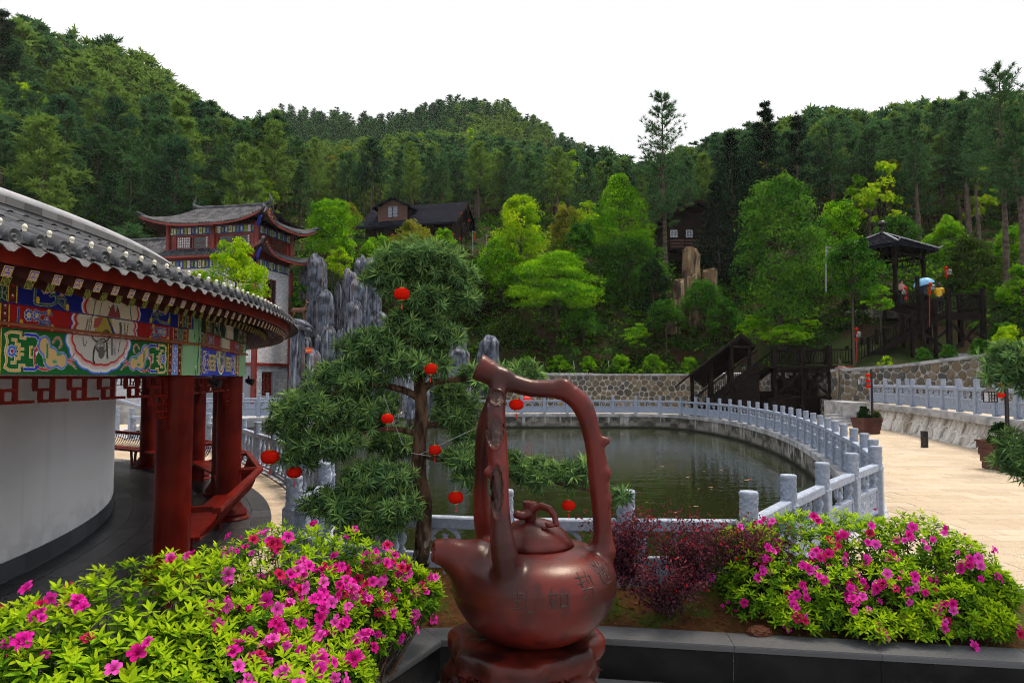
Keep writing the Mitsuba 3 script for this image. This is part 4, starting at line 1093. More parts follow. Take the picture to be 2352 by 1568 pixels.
# ---------------------------------------------------------------- court floor, planter
FLOOR_Z, WALL_TOP = -.30, .064
WLINE = [(-3.45, .9), (-1.15, 5.34), (-.66, 6.4), (.75, 6.46), (4.34, 5.9), (7.6, 5.39)]
kc = struct('court_floor', poly_mesh(court.buffer(.02), FLOOR_Z - .1, FLOOR_Z - .012), 'granite_black')
scene[kc]['bsdf'] = {'type': 'ref', 'id': 'cap_stone'}
M('floor_slab_vc', VC, .45)
ang = math.atan2(-.56, 3.59)
for i in range(-4, 6):
    for j in range(-3, 1):
        c = A([.75, 6.2]) + rz(ang)[:2, :2] @ A([i * 1.25 + .35 * (j % 2), j * .62 + .0])
        R = rz(ang)
        q = Polygon([tuple(c + R[:2, :2] @ A([sx * .62, sy * .305])) for sx, sy in ((-1, -1), (1, -1), (1, 1), (-1, 1))]).intersection(court.buffer(-.004))
        if q.area > .02 and q.geom_type == 'Polygon':
            part(kc, 'floor_slab', poly_mesh(q, FLOOR_Z - .03, FLOOR_Z + rng.normal(0, .001)), 'floor_slab_vc', color=A([.15, .155, .16]) * rng.uniform(.85, 1.15))

pl = thing('planter_wall', 'low black granite planter wall with grey coping slabs around the teapot', 'planter wall')
M('grout', (.42, .42, .41), .9)
def inset(pts, d):
    ls = LineString(pts)
    return A(ls.parallel_offset(d, 'left', join_style=2).coords) if d > 0 else A(ls.parallel_offset(-d, 'right', join_style=2).coords)
M('granite_panel', tint((.004, .0044, .0055), (.011, .0115, .013), 3.5), .32, .2)
pan_no = 0
for a, b in zip(WLINE[:-1], WLINE[1:]):
    a, b = A(a), A(b); L = np.linalg.norm(b - a); d = (b - a) / L; nrm = A([-d[1], d[0]])
    n = max(1, round(L / 1.06))
    bed = Polygon([tuple(a - nrm * .004), tuple(b - nrm * .004), tuple(b + nrm * .2), tuple(a + nrm * .2)])
    part(pl, 'grout_bed', poly_mesh(bed, FLOOR_Z - .05, .03), 'grout')
    for k in range(n):
        p, q = a + d * (L * k / n + .003), a + d * (L * (k + 1) / n - .003)
        part(pl, 'granite_panel', poly_mesh(Polygon([tuple(p - nrm * .022), tuple(q - nrm * .022), tuple(q), tuple(p)]), FLOOR_Z, .004), 'granite_panel')
Wo, Wi = inset(WLINE, -.055), inset(WLINE, .27)
M('coping_vc', VC, .38, .5)
for k in range(len(WLINE) - 1):
    L = np.linalg.norm(Wo[k + 1] - Wo[k]); n = max(1, round(L / 1.15))
    for j in range(n):
        s0, s1 = j / n, (j + 1) / n
        e = .0022 / max(L, .1)
        o0, o1 = Wo[k] + (Wo[k + 1] - Wo[k]) * (s0 + e), Wo[k] + (Wo[k + 1] - Wo[k]) * (s1 - e)
        i0, i1 = Wi[k] + (Wi[k + 1] - Wi[k]) * (s0 + e), Wi[k] + (Wi[k + 1] - Wi[k]) * (s1 - e)
        c = A([.085, .09, .10]) * rng.uniform(.82, 1.18)
        t = lambda o, i, f: o + (i - o) * f
        lo = Polygon([tuple(t(o0, i0, .03)), tuple(t(o1, i1, .03)), tuple(i1), tuple(i0)])
        v, f = poly_mesh(lo, .008, .034); v2, f2 = poly_mesh(Polygon([tuple(o0), tuple(o1), tuple(i1), tuple(i0)]), .0345, .058)
        v3, f3 = poly_mesh(Polygon([tuple(t(o0, i0, .02)), tuple(t(o1, i1, .02)), tuple(i1), tuple(i0)]), .0582, WALL_TOP)
        part(pl, 'coping_slab', cat([(v, f), (v2, f2), (v3, f3)]), 'coping_vc', color=c)
# soil
soil_poly = planter_zone.difference(Polygon(WLINE + [(7.6, -9), (-3.45, -9)]).buffer(.21)).difference(sbox(8.3, -20, 20, 20)).difference(sbox(-9, -20, 20, 1.0))
wls = LineString(WLINE)
def soil_h(x, y):
    d = np.array([wls.distance(Point(a, b)) for a, b in zip(np.atleast_1d(x), np.atleast_1d(y))])
    s = np.clip((d - .25) / 1.0, 0, 1); s = s * s * (3 - 2 * s)
    r = np.clip((np.atleast_1d(x) - 2.3) / 1.0, 0, 1)
    l = np.clip((np.atleast_1d(x) + 2.9) / 1.2, 0, 1)
    return .02 + .46 * s * (1 - r) * (.25 + .75 * l) + .05 * (meshkit.fbm(np.c_[np.atleast_1d(x) * 4, np.atleast_1d(y) * 4, np.zeros(np.size(x))], 3, 9) - .5)
gx, gy = np.meshgrid(np.arange(-3.1, 8.4, .07), np.arange(.9, 8.3, .07), indexing='ij')
zz = soil_h(gx.ravel(), gy.ravel()).reshape(gx.shape)
V = np.stack([gx, gy, zz], -1).reshape(-1, 3)
from shapely import contains_xy
i, j = np.meshgrid(np.arange(gx.shape[0] - 1), np.arange(gx.shape[1] - 1), indexing='ij')
m_ = gx.shape[1]
Q = np.stack([i * m_ + j, (i + 1) * m_ + j, (i + 1) * m_ + j + 1, i * m_ + j + 1], -1).reshape(-1, 4)
ok = contains_xy(soil_poly.buffer(.05), V[:, 0], V[:, 1])
Q = Q[ok[Q].all(1)]
def soil_col(p, n, uv):
    a = fbm(p.x * 3, p.y * 3, p.z * 3)
    c = mix((.030, .014, .007), (.12, .055, .022), fbm(p.x * 22, p.y * 22, p.z * 22))
    return mix(c, mix((.02, .03, .006), (.07, .085, .015), fbm(p.x * 30, p.y * 30)), smoothstep(.48, .62, a))
M('planter_soil', mikit.proc(soil_col), .95, .1)
struct('planter_soil_bed', (V, np.vstack([Q[:, [0, 1, 2]], Q[:, [0, 2, 3]]])), 'planter_soil', True)
kerb = thing('planter_kerb', 'pale stone kerb between the planter soil and the beige plaza on the right', 'kerb')
for k in range(6):
    part(kerb, 'kerb_stone', mv(box(0, .97, -.06, .06, -.2, .075), (3.2 + k, 7.83 + .05 * k - .05, 0), rz(.045)), 'cap_stone')

# ---------------------------------------------------------------- teapot sculpture
M('clay_teapot', mikit.proc(lambda p, n, uv: mix(mix((.030, .004, .0035), (.105, .010, .007), smoothstep(.3, .68, fbm(p.x * 3.1, p.y * 3.1, p.z * 2.2))), (.022, .006, .006), .55 * smoothstep(.55, .75, fbm(p.x * 9, p.y * 9, p.z * 5)))), .34, .34)
M('clay_dark', mikit.proc(lambda p, n, uv: mix((.012, .006, .006), (.060, .022, .018), fbm(p.x * 40, p.y * 40, p.z * 12))), .55, .4)
M('clay_stand', mikit.proc(lambda p, n, uv: mix((.020, .004, .0035), (.085, .010, .006), smoothstep(.3, .7, fbm(p.x * 5, p.y * 5, p.z * 5)))), .34, .3)
TP = survey(1226, 1345, 5.0)[:2]
def pt(px, py, d, r): return [*survey(px, py, d), r]
PROF = A([(0, .585), (.20, .592), (.32, .618), (.42, .68), (.50, .765), (.555, .865), (.580, .955), (.577, 1.02), (.552, 1.09), (.50, 1.15), (.42, 1.195), (.33, 1.222), (.285, 1.228), (.275, 1.215), (.25, 1.19), (0, 1.19)])
PROF = np.vstack([PROF[:1], smooth_path(np.c_[PROF[1:13], np.zeros(12)], 60)[:, :2], PROF[13:]])
def poly_sdf(q, P):
    d = np.full(len(q), 9.0); ins = np.zeros(len(q), bool)
    for a, b in zip(P, np.roll(P, -1, 0)):
        e = b - a; w = q - a
        t = np.clip((w @ e) / (e @ e), 0, 1)
        d = np.minimum(d, np.linalg.norm(w - t[:, None] * e, axis=1))
        c = ((a[1] <= q[:, 1]) & (b[1] > q[:, 1])) | ((b[1] <= q[:, 1]) & (a[1] > q[:, 1]))
        if e[1] != 0: ins ^= c & (q[:, 0] < a[0] + (q[:, 1] - a[1]) / e[1] * e[0])
    return np.where(ins, -d, d)
LEG_F = [pt(1168, 1325, 4.60, .085), pt(1158, 1265, 4.54, .080), pt(1150, 1200, 4.58, .070), pt(1147, 1100, 4.66, .063), pt(1140, 1010, 4.75, .067), pt(1138, 950, 4.82, .070), pt(1143, 905, 4.90, .068), pt(1150, 872, 4.96, .066)]
LEG_B = [pt(1128, 1262, 5.36, .085), pt(1112, 1215, 5.34, .068), pt(1105, 1140, 5.30, .056), pt(1106, 1060, 5.22, .056), pt(1114, 990, 5.12, .056), pt(1128, 935, 5.03, .056), pt(1146, 890, 4.98, .05)]
TOP = [pt(1103, 846, 4.97, .098), pt(1124, 856, 4.97, .088), pt(1150, 870, 4.97, .080), pt(1185, 883, 4.98, .068), pt(1230, 893, 4.99, .064), pt(1275, 894, 5.0, .066), pt(1310, 906, 5.0, .070), pt(1338, 935, 5.0, .074), pt(1356, 985, 5.0, .070), pt(1369, 1040, 5.0, .070), pt(1376, 1110, 5.0, .068), pt(1381, 1180, 5.0, .068), pt(1384, 1225, 5.0, .072), pt(1384, 1262, 5.0, .10)]
SPOUT = [pt(1100, 1305, 4.86, .20), pt(1060, 1285, 4.84, .135), pt(1030, 1270, 4.82, .10), pt(998, 1264, 4.80, .073)]
LEG_F, LEG_B, TOP, SPOUT = (smooth_path(q, n) for q, n in ((LEG_F, 18), (LEG_B, 16), (TOP, 30), (SPOUT, 14)))
KNOTS = [pt(1392, 1012, 4.98, .034), pt(1392, 1085, 4.98, .03), pt(1296, 884, 4.98, .036), pt(1160, 862, 4.95, .03), pt(1120, 1085, 4.66, .03), pt(1390, 1150, 4.98, .026)]
END_N = A(TOP[0][:3]) - A(TOP[4][:3]); END_N /= np.linalg.norm(END_N)
OVALS = [(pt(1136, 985, 4.69, 0), .058, .125), (pt(1141, 1125, 4.60, 0), .040, .165), (pt(1141, 912, 4.84, 0), .05, .05)]
from scipy.interpolate import RegularGridInterpolator
_r, _z = np.linspace(0, 1.3, 261), np.linspace(.3, 2.75, 491)
body_2d = RegularGridInterpolator((_r, _z), poly_sdf(np.stack(np.meshgrid(_r, _z, indexing='ij'), -1).reshape(-1, 2), PROF).reshape(261, 491), bounds_error=False, fill_value=None)
def teapot_parts(p):
    r = np.hypot(p[:, 0] - TP[0], p[:, 1] - TP[1])
    body = body_2d(np.stack([r, p[:, 2]], 1))
    sp = chain_sdf(p, SPOUT)
    tip, ax = A(SPOUT[-1][:3]), A(SPOUT[-1][:3]) - A(SPOUT[-2][:3]); ax /= np.linalg.norm(ax)
    sp = np.maximum(sp, (p - tip) @ ax - .012)
    sp = np.maximum(sp, -chain_sdf(p, [[*(tip - ax * .10), .03], [*(tip + ax * .05), .058]]))
    h = np.minimum(chain_sdf(p, LEG_F), 9)
    h = smin(h, chain_sdf(p, TOP), .045)
    h = smin(h, chain_sdf(p, LEG_B), .04)
    for k in KNOTS: h = smin(h, np.linalg.norm(p - A(k[:3]), axis=1) - k[3], .045)
    h = np.maximum(h, (p - A(TOP[0][:3])) @ END_N - .03)
    h = h + .006 * np.sin(p[:, 2] * 9 + p[:, 0] * 4) * (np.abs(h) < .3)
    return body, sp, h
def oval_mask(p):
    o = np.full(len(p), 9.0); 
    for c, a, b in OVALS:
        q = np.hypot((p[:, 0] - c[0]) / a, (p[:, 2] - c[2]) / b)
        o = np.minimum(o, np.where(p[:, 1] < c[1] + .05, q, 9))
    return o
def teapot_sdf(p):
    body, sp, h = teapot_parts(p)
    d = smin(smin(body, sp, .05), h, .055)
    near = np.abs(d) < .06
    if near.any():
        q = p[near]; o = oval_mask(q)
        cut = np.clip((1 - o) / .25, 0, 1) * .016 - np.exp(-((o - 1.08) / .09) ** 2) * .007
        bark = (o < .95) * .016 * (meshkit.noise(np.c_[q[:, 0] * 60, q[:, 1] * 60, q[:, 2] * 16], 4) - .5)
        d[near] += cut + bark
    return d
tv, tf, tn = surface_nets(teapot_sdf, [-.80, 4.28, .44], [.85, 5.66, 2.62], .0125)
b_, s_, h_ = teapot_parts(tv)
own = np.argmin(np.stack([b_, s_ + .012, h_ + .004], 1), 1)
own[(oval_mask(tv) < .97) & (own == 2)] = 3
teapot = thing('teapot_sculpture', 'giant reddish brown clay teapot with a branch-shaped handle standing on a root pedestal', 'teapot')
for k, (v, f, u) in split_faces((tv, tf), own).items():
    part(teapot, ['body', 'spout', 'handle', 'carved_hollow'][k], (v, f), 'clay_dark' if k == 3 else 'clay_teapot', normals=tn[u], label='dark bark-like carving in the handle' if k == 3 else None)
LID = [(.0, 1.20), (.262, 1.20), (.268, 1.222), (.274, 1.238), (.270, 1.256), (.252, 1.28), (.218, 1.322), (.17, 1.36), (.11, 1.39), (.05, 1.405), (0, 1.408)]
lid = part(teapot, 'lid', mv(lathe(smooth_path(np.c_[LID, np.zeros(len(LID))], 40)[:, :2], 64), (*TP, 0)), 'clay_teapot', 60)
LK = [pt(1218, 1196, 4.98, .046), pt(1217, 1155, 4.98, .050)]
def knob_sdf(p):
    d = cone_sdf(p, *[A(k[:3]) for k in LK], .042, .050)
    d = np.maximum(d, (p[:, 2] - LK[1][2] - .012))
    ring = np.abs(np.linalg.norm(p[:, :2] - A(LK[1][:2]), axis=1) % .016 - .008)
    d = np.where(p[:, 2] > LK[1][2] - .004, d + .004 * (ring < .003), d)
    d = smin(d, chain_sdf(p, [pt(1212, 1180, 4.95, .03), pt(1198, 1184, 4.93, .030), pt(1188, 1181, 4.92, .029)]), .02)
    d = smin(d, chain_sdf(p, [pt(1226, 1168, 4.95, .024), pt(1243, 1161, 4.93, .024), pt(1262, 1168, 4.9, .024), pt(1274, 1184, 4.88, .022), pt(1277, 1202, 4.86, .02)]), .02)
    for a, b, r in ((1264, 1206, .030), (1250, 1212, .022), (1278, 1204, .022), (1256, 1202, .016)):
        d = smin(d, np.linalg.norm((p - survey(a, b, 4.855)) * [1, 1.3, 1.9], axis=1) - r, .012)
    return d
kv, kf, kn = surface_nets(knob_sdf, survey(1168, 1235, 4.8) - .03, survey(1300, 1130, 5.06) + .03, .006)
part(lid, 'knob', (kv, kf), 'clay_teapot', normals=kn)
# inscription, engraved round the belly
def belly_r(z): return np.interp(z, PROF[:61, 1], PROF[:61, 0])
for ch, th, z, s in (('逸', 1.0, 1.105, .15), ('势', .62, 1.07, .17), ('如', .24, 1.02, .16), ('虬', -.14, 1.01, .16)):
    ms = []
    for st in HAN[ch]:
        q = smooth_path(np.c_[A(st, float), np.zeros(len(st))], 8 * len(st))[:, :2]
        zq = z + (q[:, 1] - 5) / 10 * s; R = belly_r(zq) - .0015
        tq = th + (q[:, 0] - 5) / 10 * s / R
        ms.append(tube(np.c_[TP[0] + R * np.sin(tq), TP[1] - R * np.cos(tq), zq], .0034 + .0042 * np.sin(np.linspace(.2, 3, len(q))), 6))
    part(teapot, 'inscription_character', cat(ms), 'clay_dark')
# pedestal
SP0 = TP + [-.075, 0]
def stand_sdf(p):
    x, y, z = p[:, 0] - SP0[0], p[:, 1] - SP0[1], p[:, 2] - .12
    r, a = np.hypot(x, y), np.arctan2(y, x)
    ro = .548 + .035 * np.sin(3 * a + 1) + .02 * np.sin(7 * a) + .012 * np.sin(13 * a + 2)
    q = np.stack([r - ro + .07, z - .40], 1)
    d = np.linalg.norm(np.maximum(np.abs(q) - [0.0, .018], 0) * [1, 1], axis=1) - .06
    d = np.where(r < ro - .07, np.abs(z - .40) - .078, d)
    d = smin(d, np.maximum(r - .33, np.abs(z - .05) - .36), .08)
    for k in range(7):
        t = 2 * np.pi * k / 7 + .35
        c, s = math.cos(t), math.sin(t)
        d = smin(d, chain_sdf(p, [[SP0[0] + .34 * c, SP0[1] + .34 * s, .46, .11], [SP0[0] + .46 * c, SP0[1] + .46 * s, .30, .12], [SP0[0] + .44 * math.cos(t + .12), SP0[1] + .44 * math.sin(t + .12), .06, .10], [SP0[0] + .52 * math.cos(t + .1), SP0[1] + .52 * math.sin(t + .1), -.27, .12]]), .055)
    near = np.abs(d) < .08
    g = p[near]
    d[near] += .020 * (meshkit.fbm(g * 9, 3, 6) - .5)
    w = meshkit.noise(g * [9, 9, 7], 12)
    d[near] += np.where((w > .62) & (g[:, 2] < .48), .012 * np.sin(np.clip(w - .62, 0, .3) * 95), 0)
    return np.maximum(d, -.42 - z)
sv, sf, sn = surface_nets(stand_sdf, [SP0[0] - .78, SP0[1] - .78, -.36], [SP0[0] + .78, SP0[1] + .78, .66], .016)
ped = thing('root_pedestal', 'dark red pedestal carved like a gnarled tree root under the giant teapot', 'pedestal')
put(ped, (sv, sf), 'clay_stand', normals=sn)

# ---------------------------------------------------------------- leaf makers
def leaf_mesh(L, W, droop=.25, fold=.12, n=3):
    """a leaf along +x with its midrib lowered; n quads a side"""
    t = np.linspace(0, 1, n + 2)
    w = W / 2 * np.sin(np.pi * np.clip(t ** .85, 0, 1)) ** .8
    z = -droop * L * t ** 2
    mid = np.c_[t * L, 0 * t, z - fold * w]
    lf, rt = np.c_[t * L, w, z], np.c_[t * L, -w, z]
    v = np.vstack([mid, lf[1:-1], rt[1:-1]]); m = n + 2
    f = []
    L_ = lambda k: 0 if k == 0 else (m - 1 if k == m - 1 else m + k - 1)
    R_ = lambda k: 0 if k == 0 else (m - 1 if k == m - 1 else m + n + k - 1)
    for k in range(m - 1):
        for S, sg in ((L_, 1), (R_, -1)):
            a, b, c, d = k, k + 1, S(k + 1), S(k)
            for tri in ((a, b, c), (a, c, d)):
                if len(set(tri)) == 3: f.append(tri if sg > 0 else tri[::-1])
    return v, A(f)
def orient(m, axis, roll, off=(0, 0, 0), s=1.0):
    """turn a mesh made along +x (upper side +z) to point along axis"""
    d = A(axis, float); d = d / np.linalg.norm(d)
    a = np.cross([0, 0, 1.0], d); n = np.linalg.norm(a)
    a = A([0, 1.0, 0]) if n < 1e-6 else a / n
    B = np.stack([d, a, np.cross(d, a)], 1)
    return mv(m, off, B @ rot([1, 0, 0], roll), s)
def whorl(r, n, L, W, spread, c_new, c_old, droop=.25):
    """leaves round a shoot that points along +z: (mesh, colour per vertex)"""
    ms, cs = [], []
    for k in range(n):
        a = 2.4 * k + r.uniform(-.3, .3)
        el = spread + (1.15 - spread) * (k / n) + r.uniform(-.15, .15)
        l = L * r.uniform(.75, 1.1) * (1 - .45 * k / n)
        m = orient(leaf_mesh(l, W * l / L * r.uniform(.85, 1.15), droop), [math.cos(a) * math.cos(el), math.sin(a) * math.cos(el), math.sin(el)], r.uniform(-.4, .4), (0, 0, .012 * k / n * 3))
        c = c_old + (c_new - c_old) * np.clip(k / n + r.uniform(-.2, .3), 0, 1)
        ms.append(m); cs.append(np.broadcast_to(c * r.uniform(.85, 1.15), (len(m[0]), 3)))
    return cat(ms), np.vstack(cs)
def blossom(r, R, c):
    """an open funnel flower along +z"""
    ms, cs = [], []
    for k in range(5):
        a = 2 * np.pi * k / 5
        t = np.linspace(0, 1, 6); w = R * .40 * np.sin(np.pi * np.clip(t * .93, 0, 1)) ** .7 * (.3 + .7 * t) + .004
        rr = R * (.10 + .90 * t ** 1.25); z = R * (.95 * np.sqrt(t) - .35 * t ** 3) + r.uniform(-.08, .08) * R * t
        wav = .10 * R * np.sin(t * 7 + k)
        P = []
        for s in (-1, -.4, .4, 1):
            x, y = rr, s * w
            P.append(np.c_[x * math.cos(a) - y * math.sin(a), x * math.sin(a) + y * math.cos(a), z + (abs(s) - .5) * .2 * R * t + wav * s * .4 * t])
        v = np.stack(P, 1).reshape(-1, 3)
        i, j = np.meshgrid(np.arange(5), np.arange(3), indexing='ij')
        q = np.stack([i * 4 + j, (i + 1) * 4 + j, (i + 1) * 4 + j + 1, i * 4 + j + 1], -1).reshape(-1, 4)
        f = np.vstack([q[:, [0, 1, 2]], q[:, [0, 2, 3]]])
        col = np.repeat((c * (.55 + .75 * t)[:, None] + A([.05, 0, 0]) * (1 - t)[:, None])[:, None], 4, 1).reshape(-1, 3)
        ms.append((v, f)); cs.append(col)
    for k in range(5):
        a = r.uniform(0, 6.3); e = A([math.cos(a) * .3, math.sin(a) * .3, 1.05]) * R
        m = tube([[0, 0, .2 * R], e * .7 + [0, 0, .05 * R], e], .0016, 3); ms.append(m); cs.append(np.broadcast_to(c * .8, (len(m[0]), 3)))
    return cat(ms), np.vstack(cs)
def to_axis(d, spin):
    d = A(d, float); d = d / np.linalg.norm(d)
    a = np.cross([0, 1.0, 0.1], d); a /= np.linalg.norm(a)
    return np.stack([a, np.cross(d, a), d], 1) @ rz(spin)

# ---------------------------------------------------------------- azaleas
LIME, MID, DEEP = A([.46, .64, .015]), A([.19, .38, .015]), A([.035, .10, .012])
leafmat('azalea_leaf', VC, .75)
leafmat('petal_vc', VC, .8, .5)
M('twig', (.045, .028, .018), .9)
def azalea(label, lumps, n_whorl, n_flower, flower_at, seed, L=.078, base=None, inner=1.3):
    r = np.random.default_rng(seed)
    t = thing('azalea_bush', label, 'azalea')
    C = A([survey(a, b, d) - [0, 0, .82 * R] for a, b, d, R in lumps]); Rr = A([l[3] for l in lumps])
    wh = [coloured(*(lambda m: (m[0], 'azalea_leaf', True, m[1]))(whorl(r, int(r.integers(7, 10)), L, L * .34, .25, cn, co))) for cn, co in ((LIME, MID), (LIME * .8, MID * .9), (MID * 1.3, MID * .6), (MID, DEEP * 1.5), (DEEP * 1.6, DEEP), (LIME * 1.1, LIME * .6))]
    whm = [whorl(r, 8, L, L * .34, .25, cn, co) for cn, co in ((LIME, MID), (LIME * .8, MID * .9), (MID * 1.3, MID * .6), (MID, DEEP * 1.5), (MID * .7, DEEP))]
    fl = [coloured(*(lambda m: (m[0], 'petal_vc', True, m[1]))(blossom(r, .040, c))) for c in (A([.78, .035, .46]), A([.62, .015, .26]), A([.84, .09, .58]), A([.70, .02, .38]), A([.50, .02, .10]))]
    pts, k = [], 0
    while len(pts) < n_whorl:
        q = r.integers(len(lumps)); d = r.normal(size=3); d /= np.linalg.norm(d)
        if d[2] < -.55 or (d[1] > .55 and d[2] < .35): continue
        s = Rr[q] * r.uniform(.80, 1.03)
        p = C[q] + d * s * [1, 1, .92]
        inside = (np.linalg.norm(p - C, axis=1) / Rr)
        inside[q] = 9
        if inside.min() < .80 or p[2] < .12: continue
        pts.append((p, d, inside.min()))
    pts.sort(key=lambda a: a[0][1] - .3 * a[0][2])
    rest, rc = [], []
    stems = []
    cen = C.mean(0)
    for i, (p, d, _) in enumerate(pts):
        ax = d * .6 + [0, -.12, .75] + r.normal(0, .18, 3)
        R = to_axis(ax, r.uniform(0, 6.3)); s = r.uniform(.75, 1.25)
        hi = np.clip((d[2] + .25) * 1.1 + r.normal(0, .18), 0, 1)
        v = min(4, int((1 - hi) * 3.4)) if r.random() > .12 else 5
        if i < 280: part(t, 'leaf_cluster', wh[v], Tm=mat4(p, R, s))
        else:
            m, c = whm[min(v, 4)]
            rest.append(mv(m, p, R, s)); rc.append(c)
        foot = (base[r.integers(len(base))] if base is not None else A([p[0] + .5 * (cen[0] - p[0]), p[1] + .5 * (cen[1] - p[1]), .05])) + np.r_[r.normal(0, .05, 2), 0]
        if i % 5 == 0:
            mid = (p + foot) / 2 + np.r_[(p - foot)[:2] * .18, .06]
            stems.append(tube([foot, mid, p], [.010, .006, .0028], 4, False))
    part(t, 'stems', cat(stems), 'twig', stuff=True)
    # dark inner foliage
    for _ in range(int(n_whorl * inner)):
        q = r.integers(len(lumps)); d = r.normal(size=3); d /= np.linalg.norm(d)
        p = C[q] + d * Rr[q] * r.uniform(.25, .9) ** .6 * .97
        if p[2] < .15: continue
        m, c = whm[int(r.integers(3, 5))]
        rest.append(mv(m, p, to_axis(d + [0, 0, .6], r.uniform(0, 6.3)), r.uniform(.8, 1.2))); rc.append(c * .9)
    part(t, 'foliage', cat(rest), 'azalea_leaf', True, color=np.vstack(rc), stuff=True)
    n = 0; tries = 0
    while n < n_flower and tries < 20000:
        tries += 1
        q = r.integers(len(lumps)); d = r.normal(size=3); d /= np.linalg.norm(d)
        if d[2] < -.3 or d[1] > .3: continue
        p = C[q] + d * Rr[q] * r.uniform(.98, 1.05) * [1, 1, .92]
        ins = np.linalg.norm(p - C, axis=1) / Rr; ins[q] = 9
        if ins.min() < .92 or p[2] < .15: continue
        px, py = pixel_of(p)
        if r.random() > flower_at(px[0], py[0]): continue
        for _ in range(int(r.integers(1, 4))):
            o = p + r.normal(0, .035, 3)
            part(t, 'blossom', fl[int(r.choice([0, 0, 1, 2, 2, 3, 4]))], Tm=mat4(o, to_axis(d + r.normal(0, .5, 3) + [0, -.5, .1], r.uniform(0, 6.3)) @ np.diag([*([r.choice([1, 1, 1, .5])] * 2), 1]), r.uniform(.75, 1.25))); n += 1
    return t
LEFT_A = [(70, 1420, 3.7, .42), (150, 1385, 3.95, .45), (320, 1310, 4.25, .5), (430, 1300, 4.5, .5), (220, 1440, 3.75, .42), (60, 1500, 3.45, .36), (380, 1440, 4.0, .42), (330, 1520, 3.7, .36)]
LEFT_B = [(540, 1262, 4.85, .5), (640, 1225, 5.35, .5), (740, 1228, 5.75, .45), (830, 1262, 5.95, .40), (905, 1298, 6.1, .32), (955, 1320, 6.2, .22), (680, 1320, 5.0, .45), (560, 1400, 4.4, .42), (790, 1350, 5.45, .38), (730, 1440, 4.75, .34), (620, 1490, 4.2, .36), (860, 1370, 5.75, .28), (760, 1500, 4.45, .26), (500, 1500, 4.0, .34), (660, 1555, 3.95, .28)]
RIGHT = [(1715, 1215, 7.15, .42), (1840, 1190, 7.2, .48), (1970, 1186, 7.15, .48), (2090, 1192, 7.05, .45), (2190, 1240, 6.9, .38), (2262, 1310, 6.75, .26), (1745, 1290, 6.9, .36), (1880, 1285, 6.8, .40), (2040, 1290, 6.7, .40), (2170, 1340, 6.5, .32), (1820, 1372, 6.65, .26), (1985, 1390, 6.45, .28), (2110, 1400, 6.4, .24), (2275, 1395, 6.35, .18)]
g = lambda x, y, cx, cy, sx, sy: math.exp(-((x - cx) / sx) ** 2 - ((y - cy) / sy) ** 2)
azalea('leafy lime green azalea at the lower left corner with few pink blossoms', LEFT_A, 640, 44, lambda x, y: .06 + .5 * g(x, y, 90, 1420, 80, 50) + .4 * g(x, y, 250, 1470, 50, 40), 3, inner=1.6)
azalea('pink flowering azalea left of the giant teapot, covered in magenta blossoms', LEFT_B, 1000, 290, lambda x, y: .04 + g(x, y, 690, 1400, 170, 120) + .5 * g(x, y, 620, 1270, 60, 40) + .8 * g(x, y, 850, 1310, 130, 60), 4, L=.072, inner=1.7)
azalea('pink flowering azalea right of the teapot at the edge of the plaza', RIGHT, 1300, 210, lambda x, y: .03 + g(x, y, 1950, 1290, 170, 80) + .3 * g(x, y, 2000, 1380, 250, 60), 5, L=.072, inner=2.4, base=[A([x, y, .08]) for x, y in ((2.6, 6.9), (3.1, 6.75), (3.6, 6.6), (4.1, 6.55))])
fr = np.random.default_rng(8)
for px, py, z, lab in ((992, 1428, WALL_TOP, 'fallen pink blossom on the grey coping left of the pedestal'), (893, 1457, WALL_TOP, 'fallen pink blossom on the coping beside the left azalea'), (2232, 1489, WALL_TOP, 'fallen pink blossom on the coping at the far right'), (1803, 1447, .06, 'fallen purple blossom on the soil below the right azalea')):
    k = thing('fallen_blossom', lab, 'blossom')
    u, w = (px - 1176) / 1600, (784 - py) / 1600
    d = (EYE[2] - z) / (-(math.sin(PITCH) + w * math.cos(PITCH))) * (math.cos(PITCH) - w * math.sin(PITCH))
    m, c = blossom(fr, .055, A([.75, .04, .42]))
    put(k, mv(m, survey(px, py, d) + [0, 0, .012], to_axis([.3, -.5, .5], 1)), 'petal_vc', True, color=c)

# ---------------------------------------------------------------- purple-leaved shrubs behind the teapot
leafmat('purple_leaf', VC, .5)
def purple(label, foot, H, W, n, seed):
    r = np.random.default_rng(seed); t = thing('purple_shrub', label, 'shrub')
    ms, cs, st = [], [], []
    lm = leaf_mesh(.034, .019, .2, .1, 2)
    for k in range(n):
        a = r.uniform(0, 6.3); e = A([math.cos(a) * W * r.uniform(.2, 1), math.sin(a) * W * .6 * r.uniform(.2, 1), H * r.uniform(.55, 1.05)])
        q = smooth_path([foot, foot + e * [.35, .35, .5], foot + e], 9)
        q[1:] += r.normal(0, .02, (8, 3))
        st.append(tube(q, np.linspace(.006, .0016, 9), 4, False))
        for s in range(75):
            u = r.uniform(.22, 1); i = min(7, int(u * 8)); p = q[i] + (q[i + 1] - q[i]) * (u * 8 - i)
            p = p + r.normal(0, .05, 3)
            d = r.normal(0, 1, 3) + [0, 0, .3]
            m = orient(lm, d, r.uniform(-1, 1), p, r.uniform(.7, 1.3))
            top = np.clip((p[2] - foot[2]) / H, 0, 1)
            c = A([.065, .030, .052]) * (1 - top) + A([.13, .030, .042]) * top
            if r.random() < .06 * top: c = A([.45, .015, .02])
            ms.append(m); cs.append(np.broadcast_to(c * r.uniform(.6, 1.5), (len(m[0]), 3)))
    part(t, 'stems', cat(st), 'twig', stuff=True)
    part(t, 'foliage', cat(ms), 'purple_leaf', color=np.vstack(cs), stuff=True)
